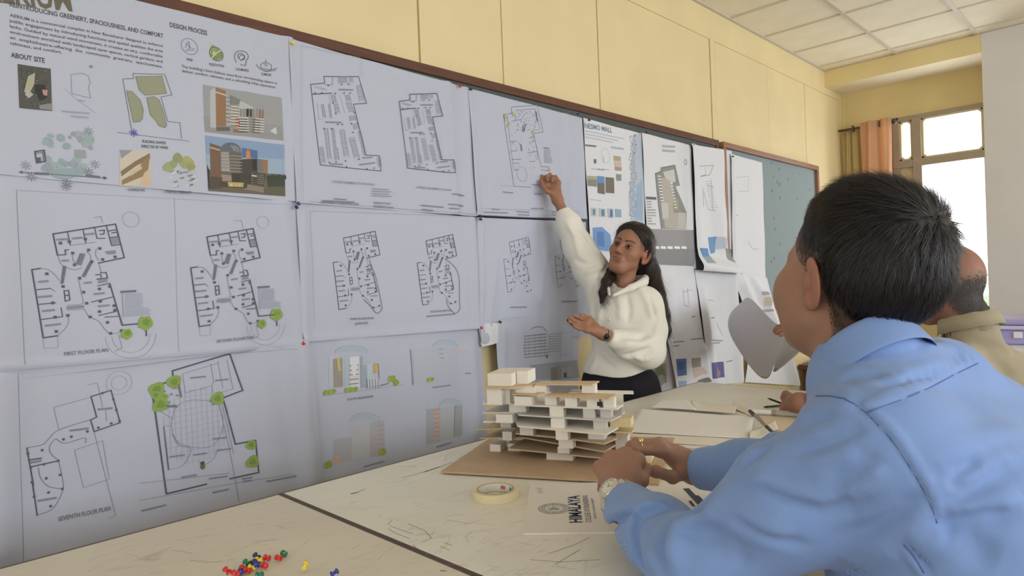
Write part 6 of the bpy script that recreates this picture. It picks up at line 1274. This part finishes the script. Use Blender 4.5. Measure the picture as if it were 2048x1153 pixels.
o = q.build('watch_hands', mat('gold_hands', srgb(170, 140, 70), .3, metal=.8), None); stuff(o); wput(o)
r0, r1 = D3(1316, 893, 1.322), D3(1262, 893, 1.312); rcn = r0+(r1-r0)*.66; ra = unit(r1-r0); rb = unit(np.cross(ra, (0, 0, 1))); rd_ = np.cross(ra, rb)
GO = mat('gold', (.85, .62, .25), .25, metal=1); q = MB(); q.tube([rcn+.0108*(rb*math.cos(a)+rd_*math.sin(a)) for a in np.linspace(0, 2*PI, 25)], .0017, 8, False); rg = q.build('ring', GO, person, True)
q = MB(); q.lathe([(0, .004), (.0035, .003), (.005, 0), (.005, -.003)], 12, rcn+rd_*(.0125 if rd_[2] > 0 else -.0125)-rb*.002, np.stack([ra, rb, rd_*(1 if rd_[2] > 0 else -1)], 1)); o = q.build('ring_stone', GO, None, True); o.parent = rg; o.matrix_parent_inverse = Matrix.Translation(-person.location)
o.matrix_parent_inverse = rg.matrix_parent_inverse.copy(); o.parent = rg; o.matrix_parent_inverse = Matrix.Identity(4)
chair(.09, 1.03, PI/2, 'dark brown wooden chair under the man in the blue shirt')

# ================================================================== the woman pointing at the drawings
tc = -unit(ray(1258, 507)); li = -CR; SW = .90
rollv = CU*math.cos(math.radians(20))+CR*math.sin(math.radians(20))
fW0 = tc*math.cos(math.radians(30))+li*math.sin(math.radians(30)); fW0 = fW0-rollv*(fW0@rollv); fW = unit(unit(fW0)+rollv*.07); RW = frame(fW, rollv); OW = D3(1245, 489, 2.665)-RW@np.array((.088, 0, .008))*SW
headW = head_sdf(jaw=.80, nose=.88, brow=.004)
WLs, WRs, WNB = D3(1290, 606, 2.72), D3(1207, 584, 2.78), D3(1247, 592, 2.76)
WRe, WRw = D3(1158, 496, 2.82), D3(1115, 400, 2.855)
WLe, WLw = D3(1296, 708, 2.60), D3(1205, 668, 2.52)
Whip = D3(1243, 800, 2.74)
wom = Sdf(); wom.ops.append(('u', local(headW, OW, RW, SW), .001)); wom.chain([OW+RW@np.array((-.028, 0, -.03)), OW+RW@np.array((-.026, 0, -.08)), WNB+np.array((0, 0, -.03))], [.046, .045, .050], .03)
wom.u(ell(OW+RW@np.array((.034, 0, -.084)), (.028, .028, .016), RW), .02)
wmid = (WLs+WRs)/2; wsp = unit(WRs-WLs); wbk = unit(np.cross(wsp, (0, 0, 1))); wbk = wbk if wbk@CF > 0 else -wbk
wb = Sdf().u(rc(WLs, WRs, .042, .042), .01).u(rc(wmid+np.array((0, 0, -.10)), Whip, .09, .115), .06).chain([WLs, WLe, WLw], [.04, .033, .021], .03).chain([WRs, WRe, WRw], [.04, .033, .021], .03).u(rc(WNB, wmid, .052, .06), .03)
fa = unit(WRw-WRe)
handR = Sdf(); hk = [D3(1092, 372, 2.867), D3(1099, 361, 2.874), D3(1110, 360, 2.867), D3(1117, 366, 2.857)]
hand(handR, WRw, hk, [[D3(1085, 361, 2.887), D3(1080, 352, 2.892), D3(1076, 350, 2.894)], [D3(1088, 356, 2.892), D3(1083, 360, 2.882), D3(1087, 366, 2.867)], [D3(1100, 350, 2.882), D3(1094, 353, 2.867), D3(1095, 361, 2.857)], [D3(1111, 354, 2.872), D3(1105, 357, 2.857), D3(1104, 363, 2.852)]],
     [D3(1105, 388, 2.842), D3(1094, 383, 2.837), D3(1086, 372, 2.842), D3(1082, 362, 2.857)], .020, .0082, arm=WRw+(WRe-WRw)*.4)
handL = Sdf(); hk = [D3(1176, 643, 2.50), D3(1172, 650, 2.485), D3(1170, 656, 2.47), D3(1174, 661, 2.455)]
hand(handL, WLw, hk, [[D3(1160, 637, 2.50), D3(1153, 634, 2.50), D3(1149, 632, 2.495)], [D3(1155, 645, 2.48), D3(1146, 641, 2.48), D3(1139, 636, 2.478)], [D3(1152, 651, 2.465), D3(1143, 647, 2.462), D3(1136, 641, 2.46)], [D3(1158, 658, 2.45), D3(1150, 654, 2.447), D3(1144, 649, 2.445)]],
     [D3(1190, 650, 2.515), D3(1180, 638, 2.52), D3(1170, 634, 2.515), D3(1163, 631, 2.51)], .019, .0080, arm=WLw+(WLe-WLw)*.4)
wS = Sdf(); wS.ops.append(('u', wom, .001)); wS.clip(lambda P: WNB[2]-.06-P[:, 2], .002)
legs = Sdf(); 
for s in (-1, 1):
    hp = Whip+wsp*.075*s-np.array((0, 0, .03)); kn_ = np.array((hp[0]+.01, hp[1], .40)); legs.chain([hp, kn_, np.array((hp[0]-.01, hp[1], .07))], [.088, .060, .045], .04, .03)
wbody = join([net(wS, OW-np.array((.15, .15, .24)), OW+np.array((.15, .15, .16)), .0019), net(wb, WLe*0+np.minimum.reduce([WLe, WRe, WRs, WLw, Whip])-.14, np.maximum.reduce([WLe, WRe, WRs, WLs, WLw, Whip, WRw])+.14, .012), net(handR, WRw-.14, WRw+.14, .0021), net(handL, WLw-.14, WLw+.14, .0021),
              net(Sdf().chain([Whip+wsp*-.075+np.array((0, 0, -.6)), np.array((Whip[0]-wsp[0]*.075, Whip[1]-wsp[1]*.075, .05))], [.04, .035]).chain([Whip+wsp*.075+np.array((0, 0, -.6)), np.array((Whip[0]+wsp[0]*.075, Whip[1]+wsp[1]*.075, .05))], [.04, .035]), (Whip[0]-.2, Whip[1]-.2, -.02), (Whip[0]+.2, Whip[1]+.2, .35), .012)])
pw = thing('person', 'woman in ivory blouse and dark trousers pointing at a sheet with raised arm', 'person', (Whip[0], Whip[1], 0))
mesh_obj('body', *wbody, M['skin'], pw, skin_cols(wbody[0], OW, RW, srgb(158, 114, 92), None, srgb(138, 84, 76), srgb(44, 32, 30), SW))
def eyes(O, R, par, sc=1.):
    for s in (-1, 1):
        c = O+R@np.array((.0795, s*.031, .005)); q = MB()
        q.lathe([(0, -.0118)]+[(.0118*math.cos(a), .0118*math.sin(a)) for a in np.linspace(-1.45, 1.45, 13)]+[(0, .0118)], 18, c, np.stack([R[:, 1], R[:, 2], R[:, 0]], 1)); e = q.build('eye', M['eyew'], par, True)
        Rg = frame(R[:, 0]*.9+(tc+.35*CR)*.42, R[:, 2]); q = MB(); q.lathe([(.0068, .0102), (.0036, .0119), (0, .0123)], 14, c, np.stack([Rg[:, 1], Rg[:, 2], Rg[:, 0]], 1)); i_ = q.build('iris', M['iris'], None, True); i_.parent = e
        for e0, e1, nm in ((12, 88, 'upper_eyelid'), (-88, -24, 'lower_eyelid')):
            V, F = [], []
            for j in range(7):
                e_ = math.radians(e0+(e1-e0)*j/6)
                for i in range(13):
                    a_ = math.radians(-88+176*i/12); k_ = e_ if j != (0 if e0 > 0 else 6) else e_*(1-.9*abs(a_/1.54)**3); V.append(c+R@np.array((.0131*math.cos(k_)*math.cos(a_), .0131*math.cos(k_)*math.sin(a_), .0131*math.sin(k_))))
            F = [(j*13+i, j*13+i+1, (j+1)*13+i+1, (j+1)*13+i) for j in range(6) for i in range(12)]
            mesh_obj(nm, V, F, M['lidskin'], par)
        for zz, nm in ((1, 'upper_lash'),):
            pts = [c+R@np.array((.0133*math.cos(.19)*math.cos(a), .0133*math.cos(.19)*math.sin(a), .0133*math.sin(.20*(1-.9*abs(a/1.54)**3)))) for a in np.linspace(-1.5, 1.5, 13)]
            q = MB(); q.tube(pts, [.0006+.0009*math.cos(a) for a in np.linspace(-1.5, 1.5, 13)], 6); q.build(nm, M['lid'] if zz > 0 else M['lid2'], par, True)
M['lidskin'] = mat('eyelid_skin', srgb(136, 94, 76), .5)
M['eyew'] = mat('eye_white', srgb(214, 206, 200), .25); M['iris'] = mat('dark_brown_iris', srgb(34, 22, 18), .2); M['lid'] = mat('dark_lash_line', srgb(62, 40, 34), .6); M['lid2'] = mat('lower_lid_skin', srgb(150, 102, 82), .6)
eyes(OW, RW*SW, pw)
# hair: centre parted, drawn behind the ear, long locks over the shoulders
def gW(L): return L[:, 2]-np.interp(L[:, 0], [-.12, -.05, -.02, .01, .03, .05, .065, .075, .088, .12], [-.12, -.11, -.06, .030, .040, .050, .064, .080, .096, .12])
def capW(P):
    L = (P-OW)@RW/SW; part = .006*np.exp(-((L[:, 1]-.004)/.005)**2)*(L[:, 0] > -.04)
    T = np.clip(gW(L)*.5, -.004, .017)-part; nz = .0008*np.sin(L[:, 1]*260+30*L[:, 2]+60*L[:, 0]); return (SKULL(L)-T-nz)*SW
def px3(L): return [D3(*p) for p in L]
lockA = px3([(1288, 500, 2.80), (1301, 545, 2.80), (1312, 590, 2.76), (1322, 630, 2.74), (1327, 662, 2.73), (1321, 692, 2.71)])
lockB = px3([(1278, 520, 2.84), (1296, 560, 2.84), (1306, 600, 2.80), (1318, 650, 2.76), (1322, 690, 2.72), (1318, 700, 2.70)])
lockC = px3([(1244, 522, 2.82), (1226, 544, 2.75), (1214, 564, 2.70), (1206, 586, 2.665), (1202, 606, 2.655)])
lockD = px3([(1262, 520, 2.86), (1282, 560, 2.87), (1270, 600, 2.90)])
hw = Sdf().u(capW, .004)
hw.chain(lockA, [.036, .041, .040, .037, .031, .010], .02); hw.chain(lockB, [.036, .040, .038, .034, .024, .008], .02); hw.chain(lockC, [.032, .026, .022, .017, .005], .015); hw.chain(lockD, [.045, .05, .045], .02)
g0 = list(hw.ops)
def hwn(P, d): return d-.0008*np.sin(P@(CR*520)+14*np.sin(P[:, 2]*24))*np.clip(1-(P[:, 2]-OW[2])/.05, 0, 1)
hw.ops.append(('d', hwn, 0))
hwV = net(hw, np.minimum.reduce([OW, lockA[-1], lockC[-1]])-.17, OW+np.array((.17, .19, .17)), .0036)
Nw = normals(hw, hwV[0]); Lw_ = (hwV[0]-OW)@RW/SW; dw = np.stack([-.35*(Lw_[:, 2] > -.02), np.sign(Lw_[:, 1])*.25*(Lw_[:, 2] > 0.04), -np.ones(len(Lw_))], 1)@RW.T; low = Lw_[:, 2] < -.03; dw[low] = np.array((0, 0, -1.))+.25*CR; dw -= Nw*(dw*Nw).sum(1)[:, None]
sel = gW(Lw_) > .012; sel |= (Lw_[:, 2] < -.06)&(SKULL(Lw_) > .012)
st = strands(hwV[0][sel], Nw[sel], dw[sel], 7000, lambda V: np.full(len(V), .05), lambda V: np.full(len(V), .0016), .0009, 9, curl=.05)
mesh_obj('hair', *join([hwV, st]), M['hairb'], pw)
# blouse
bl = Sdf().u(rc(WLs+np.array((0, 0, -.012)), WRs+np.array((0, 0, -.012)), .058, .058), .02)
bl.u(ell(wmid+np.array((0, 0, -.10))-wbk*.02, (.150, .115, .13), np.stack([wsp, wbk, np.cross(wsp, wbk)], 1)), .05)
wl = Whip+np.array((0, 0, .075)); bl.u(rc(wmid+np.array((0, 0, -.17)), wl, .125, .135), .06); bl.u(rc(wl-wsp*.045, wl+wsp*.045, .115, .115), .05)
bl.u(rc(WNB+np.array((0, 0, -.035)), wmid+np.array((0, 0, -.03)), .058, .066), .04)
cR, cL = WRw+(WRe-WRw)*.22, WLw+(WLe-WLw)*.14
bl.chain([WRs, WRs+(WRe-WRs)*.5, WRe, WRe+(cR-WRe)*.6, cR], [.068, .070, .062, .050, .032], .05, .03)
bl.chain([WLs, WLs+(WLe-WLs)*.55+CR*.01, WLe+np.array((0, 0, .01)), WLe+(cL-WLe)*.55, cL], [.062, .066, .064, .054, .032], .05, .03)
bl.cut(rc(WNB+np.array((0, 0, -.03)), OW+RW@np.array((-.02, 0, -.05)), .049, .062), .008)
vdir = unit(tc*.8+li*.25); bl.cut(rc(D3(1246, 562, 2.66), D3(1226, 588, 2.62), .026, .006), .005)
bl.ops.append(('i', lambda P: np.where(np.linalg.norm(P-cR, axis=1) < .07, (P-cR)@unit(cR-WRe), -1.), .003)); bl.ops.append(('i', lambda P: np.where(np.linalg.norm(P-cL, axis=1) < .07, (P-cL)@unit(cL-WLe), -1.), .003))
hm = D3(1240, 750, 2.62); bl.clip(lambda P: hm[2]-.012*np.sin((P@CR)*20)-P[:, 2]+.10*((P-hm)@CR), .004)
bw = Sdf(); bw.ops = list(bl.ops); base_for[0] = bw; T3 = cropT(1050, 330, 2.3057)
for L, w, a in (([(320, 560), (310, 640), (320, 720), (300, 820)], .010, -.006), ([(350, 600), (345, 700), (335, 800)], .012, .005), ([(425, 590), (442, 660), (440, 715)], .014, .004), ([(470, 600), (482, 670), (475, 725)], .010, -.004), ([(520, 560), (570, 640), (590, 720)], .014, .005), ([(560, 780), (520, 800), (470, 790), (420, 800)], .010, -.007), ([(600, 800), (540, 830), (470, 830), (400, 840)], .012, .007),
        ([(590, 850), (520, 870), (450, 880)], .012, -.006), ([(400, 850), (430, 890), (480, 910)], .010, -.006), ([(300, 860), (330, 900), (300, 960)], .012, .005), ([(340, 880), (380, 920), (420, 940)], .010, -.005), ([(500, 880), (540, 900), (570, 890)], .010, .005), ([(600, 640), (620, 720), (600, 790)], .012, .005), ([(560, 600), (600, 700)], .010, -.005),
        ([(190, 260), (230, 330), (250, 420)], .010, .005), ([(220, 250), (270, 330), (300, 400)], .010, -.005), ([(250, 300), (310, 370), (360, 420)], .010, .005), ([(230, 440), (280, 460), (330, 470)], .010, -.005), ([(280, 500), (320, 480), (370, 470)], .010, .005), ([(340, 540), (360, 500), (380, 460)], .010, -.006), ([(400, 520), (470, 530), (540, 510)], .008, .006), ([(430, 560), (500, 545), (560, 525)], .008, -.005)):
    F_(bl, L, w*.9, a*1.6, T3, 1.8)
blV = net(bl, np.minimum.reduce([WLe, WRe, WRs, WLw, Whip, cR])-.17, np.maximum.reduce([WLe, WRe, WRs, WLs, WLw, cR])+.16, .0042)
mesh_obj('blouse', *blV, M['white'], pw)
# open shirt collar: two rolled halves meeting above the first button
for pts, rs in (([D3(1268, 556, 2.84), D3(1292, 556, 2.78), D3(1288, 564, 2.70), D3(1262, 576, 2.645), D3(1228, 591, 2.622)], [.012, .015, .016, .013, .006]), ([D3(1240, 556, 2.84), D3(1219, 560, 2.76), D3(1214, 572, 2.69), D3(1219, 590, 2.635)], [.011, .012, .011, .005])):
    cs_ = Sdf().chain(pts, rs, .01, .012); cs_.cut(rc(WNB+np.array((0, 0, -.05)), OW+RW@np.array((-.02, 0, -.04)), .045, .052), .004)
    mesh_obj('collar', *net(cs_, np.minimum.reduce(pts)-.04, np.maximum.reduce(pts)+.04, .003), M['white'], pw)
for px_ in ((1222, 602), (1219, 640), (1217, 680)):
    X = trace(bl, [px_], 1.8)[0]; q = MB(); q.lathe([(0, .003), (.0045, .0025), (.005, 0), (.0045, -.002)], 12, X, np.stack([CR, np.cross(tc, CR), tc], 1)); q.build('button', M['foam'], pw, True)
# trousers, shoes, bracelet watch
tw = Sdf().u(rc(Whip-wsp*.05+np.array((0, 0, .06)), Whip+wsp*.05+np.array((0, 0, .06)), .112, .112), .02)
for s in (-1, 1):
    hp = Whip+wsp*.075*s-np.array((0, 0, .03)); tw.chain([hp, np.array((hp[0]+.01, hp[1], .40)), np.array((hp[0]-.01, hp[1], .09))], [.100, .072, .062], .05, .03)
tw.clip(lambda P: .06-P[:, 2], .004)
mesh_obj('trousers', *net(tw, (Whip[0]-.25, Whip[1]-.25, .03), (Whip[0]+.25, Whip[1]+.25, Whip[2]+.17), .010), M['trouser'], pw)
for s in (-1, 1):
    c_ = np.array((Whip[0]+wsp[0]*.075*s, Whip[1]+wsp[1]*.075*s, .04))-np.array((wbk[0], wbk[1], 0))*.05; q = Sdf().u(ell(c_, (.042, .115, .042), np.stack([unit((wsp[0], wsp[1], 0)), unit((wbk[0], wbk[1], 0)), np.array((0, 0, 1.))], 1)), .01).clip(lambda P: .004-P[:, 2], .003); mesh_obj('shoe', *net(q, c_-.16, c_+.16, .007), M['shoe'], pw)
wa2 = unit(WLw-WLe); bc = WLw+(WLe-WLw)*.03; b1_ = unit(np.cross(wa2, (0, 0, 1))); b2_ = np.cross(wa2, b1_)
q = MB(); q.lathe([(.0235, -.006), (.0255, -.005), (.0255, .005), (.0235, .006)], 24, bc, np.stack([b1_, b2_, wa2], 1)); wb_ = q.build('wristwatch', M['black'], pw, True)
q = MB(); q.lathe([(0, .003), (.011, .0025), (.012, 0), (.012, -.003)], 18, bc+unit(tc-wa2*(tc@wa2))*.0265, np.stack([wa2, np.cross(unit(tc-wa2*(tc@wa2)), wa2), unit(tc-wa2*(tc@wa2))], 1)); wd_ = q.build('watch_case', M['black'], None, True); wd_.parent = wb_

# ================================================================== the bald man behind
OB = D3(1894, 574, 2.08); fB = unit((-.93, .34, -.12)); RB_ = frame(fB, (0, 0, 1)); headB = head_sdf(jaw=1.1)
BNB = OB+RB_@np.array((-.05, 0, -.13)); BLs, BRs = D3(1905, 745, 1.93), D3(1978, 728, 2.28)
BLw, BLe = on(1598, 806, 2, .812), D3(1745, 806, 1.98)
BRw, BRe = D3(1600, 662, 2.52), D3(1780, 730, 2.42)
Bp = np.array(((BLs[0]+BRs[0])/2+.25, (BLs[1]+BRs[1])/2+.02, .55)); bmid = (BLs+BRs)/2
bm = Sdf(); bm.ops.append(('u', local(headB, OB, RB_), .001)); bm.chain([OB+RB_@np.array((-.025, 0, -.03)), OB+RB_@np.array((-.04, 0, -.09)), BNB], [.056, .058, .064], .03)
bS = Sdf(); bS.ops.append(('u', bm, .001)); bS.clip(lambda P: BNB[2]-.05-P[:, 2], .002)
bb_ = Sdf().u(rc(BLs, BRs, .05, .05), .01).u(rc(bmid+np.array((.04, 0, -.12)), Bp, .12, .135), .06).chain([BLs, BLe, BLw], [.05, .042, .03], .03).chain([BRs, BRe, BRw], [.05, .042, .03], .03)
hBL = Sdf(); hk = [D3(1583, 797, 2.135), D3(1580, 803, 2.12), D3(1580, 812, 2.105), D3(1584, 822, 2.095)]
hand(hBL, BLw, hk, [curl(k, (-1, .1, .1), .030, .022, .018) for k in hk], [D3(1590, 800, 2.15), D3(1578, 794, 2.16), D3(1572, 789, 2.165), D3(1566, 796, 2.165)], .026, .0105, arm=BLw+(BLe-BLw)*.4)
hBR = Sdf(); hk = [D3(1584, 652, 2.53), D3(1583, 656, 2.51), D3(1584, 661, 2.49), D3(1587, 667, 2.47)]
hand(hBR, BRw, hk, [[D3(1568, 650, 2.56), D3(1556, 655, 2.57), D3(1549, 661, 2.57)], [D3(1566, 655, 2.54), D3(1556, 660, 2.54), D3(1550, 664, 2.54)], [D3(1568, 660, 2.51), D3(1559, 664, 2.51), D3(1553, 667, 2.51)], [D3(1572, 666, 2.48), D3(1564, 669, 2.48), D3(1560, 671, 2.48)]], [D3(1592, 650, 2.56), D3(1578, 646, 2.58), D3(1567, 651, 2.60), D3(1560, 657, 2.61)], .024, .0098, arm=BRw+(BRe-BRw)*.4)
lo_, hi_ = np.minimum.reduce([BLs, BRs, BLe, BRe, BLw, BRw, Bp])-.16, np.maximum.reduce([BLs, BRs, BLe, BRe, BLw, BRw, Bp])+.16
bbody = join([net(bS, OB-np.array((.16, .16, .24)), OB+.16, .0034), net(bb_, lo_, hi_, .013), net(hBL, BLw-.15, BLw+.15, .0028), net(hBR, BRw-.15, BRw+.15, .0028)])
pb = thing('person', 'balding man in olive beige shirt seated behind the blue shirted man', 'person', (Bp[0], Bp[1], 0))
def gB(L): return np.minimum(L[:, 2]-np.interp(L[:, 0], [-.12, -.06, -.03, -.01, .03, .06], [-.105, -.10, -.05, .022, .03, .06]), (.024+.006*np.sin(L[:, 1]*90))-L[:, 2]+.45*np.maximum(0, L[:, 0]+.03))
def stubB(L): w = np.clip((gB(L)+.016)/.050, 0, 1)*(L[:, 0] < .06)*.8*(np.abs(L[:, 1]) < .078); return w, srgb(92, 84, 82)
mesh_obj('body', *bbody, M['skin'], pb, skin_cols(bbody[0], OB, RB_, srgb(150, 108, 90), stubB, srgb(140, 90, 80), srgb(60, 50, 48)))
for s in (-1, 1):
    q = MB(); q.lathe([(0, -.0115)]+[(.0115*math.cos(a), .0115*math.sin(a)) for a in np.linspace(-1.4, 1.4, 9)]+[(0, .0115)], 14, OB+RB_@np.array((.081, s*.031, .006))); q.build('eye', M['eyew'], pb, True)
LB = (bbody[0]-OB)@RB_; sel = (gB(LB) > -.012+.05*np.random.default_rng(3).random(len(LB)))&(np.abs(LB) < (.13, .10, .13)).all(1)&(LB[:, 0] < .05); sv = bbody[0][sel]; Ns = normals(bm, sv); dd = np.tile(np.array((-.25, 0, -1.))@RB_.T, (len(sv), 1)); dd -= Ns*(dd*Ns).sum(1)[:, None]
st = strands(sv, Ns, dd, 9000, lambda V: np.clip(.005+.4*gB((V-OB)@RB_), .005, .016), lambda V: np.full(len(V), .004), .0010, 12)
mesh_obj('hair', *st, M['hairg'], pb)
bsp = unit(BRs-BLs); bsh = Sdf().u(rc(BLs+np.array((.01, 0, -.01)), BRs+np.array((.01, 0, -.01)), .07, .07), .02).u(rc(BNB-np.array((0, 0, .012)), bmid, .074, .09), .05)
bsh.u(ell(bmid+np.array((.075, .01, -.13)), (.135, .20, .19)), .06).u(rc(bmid+np.array((.09, 0, -.2)), Bp, .145, .16), .08)
bLC, bRC = BLw+(BLe-BLw)*.12, BRw+(BRe-BRw)*.18
bsh.chain([BLs, BLe, bLC], [.078, .062, .042], .05).chain([BRs, BRe, bRC], [.078, .062, .042], .05); bsh.cut(rc(BNB-np.array((.01, 0, .03)), OB+RB_@np.array((-.03, 0, -.04)), .06, .066), .008)
bsh.ops.append(('i', lambda P: np.where(np.linalg.norm(P-bLC, axis=1) < .09, (P-bLC)@unit(bLC-BLe), -1.), .004)); bsh.ops.append(('i', lambda P: np.where(np.linalg.norm(P-bRC, axis=1) < .09, (P-bRC)@unit(bRC-BRe), -1.), .004)); bsh.clip(lambda P: .50-P[:, 2], .01)
bw = Sdf(); bw.ops = list(bsh.ops); base_for[0] = bw; T7 = cropT(1840, 470, 3.495)
for L, w, a in (([(290, 560), (330, 600), (420, 640)], .012, .005), ([(200, 610), (320, 620), (440, 660), (540, 720)], .014, -.004), ([(440, 680), (560, 740), (650, 840)], .016, .005), ([(460, 820), (560, 900), (640, 1000)], .016, -.005)): F_(bsh, L, w, a, T7, 1.4)
mesh_obj('shirt', *net(bsh, lo_, hi_+np.array((.05, .05, .1)), .0085), M['olive'], pb)
V, F = [], []; n = 40; axb = unit(np.array((0, 0, 1.))+fB*.25); lb_ = unit(np.cross(axb, fB)); fb_ = np.cross(lb_, axb); prof = [(.064, -.03), (.064, .012), (.067, .026), (.072, .024), (.082, -.018)]
for i in range(n+1):
    a = .35+(2*PI-.7)*i/n
    for r, z in prof: V.append(BNB+fb_*r*1.1*math.cos(a)+lb_*r*math.sin(a)+axb*(z+.0012*math.sin(9*a)+.006)+axb*.004)
F = [(i*5+j, (i+1)*5+j, (i+1)*5+j+1, i*5+j+1) for i in range(n) for j in range(4)]
o = mesh_obj('collar', V, F, M['olive'], pb); s_ = o.modifiers.new('thickness', 'SOLIDIFY'); s_.thickness = .002
tb_ = Sdf().u(ell(Bp, (.15, .19, .10)), .05)
for s in (-1, 1):
    hp = Bp+np.array((-.02, .09*s, -.02)); kn_ = np.array((hp[0]-.40, hp[1]+.03*s, .50)); tb_.chain([hp, kn_, kn_+np.array((.04, 0, -.42))], [.095, .07, .058], .04, .03)
tb_.clip(lambda P: .455-P[:, 2]-np.where(P[:, 0] < Bp[0]-.24, 1, 0), .01)
mesh_obj('trousers', *net(tb_, (Bp[0]-.6, Bp[1]-.3, .02), (Bp[0]+.25, Bp[1]+.3, .72), .012), mat('grey_trouser_cloth', srgb(70, 68, 66), .85), pb)
for s in (-1, 1):
    c_ = np.array((Bp[0]-.40, Bp[1]+.12*s, .045)); q = Sdf().u(ell(c_, (.13, .046, .042)), .01).clip(lambda P: .004-P[:, 2], .003); mesh_obj('shoe', *net(q, c_-.18, c_+.18, .008), M['shoe'], pb)
chair(Bp[0]+.03, Bp[1], PI/2, 'dark brown wooden chair under the balding man')
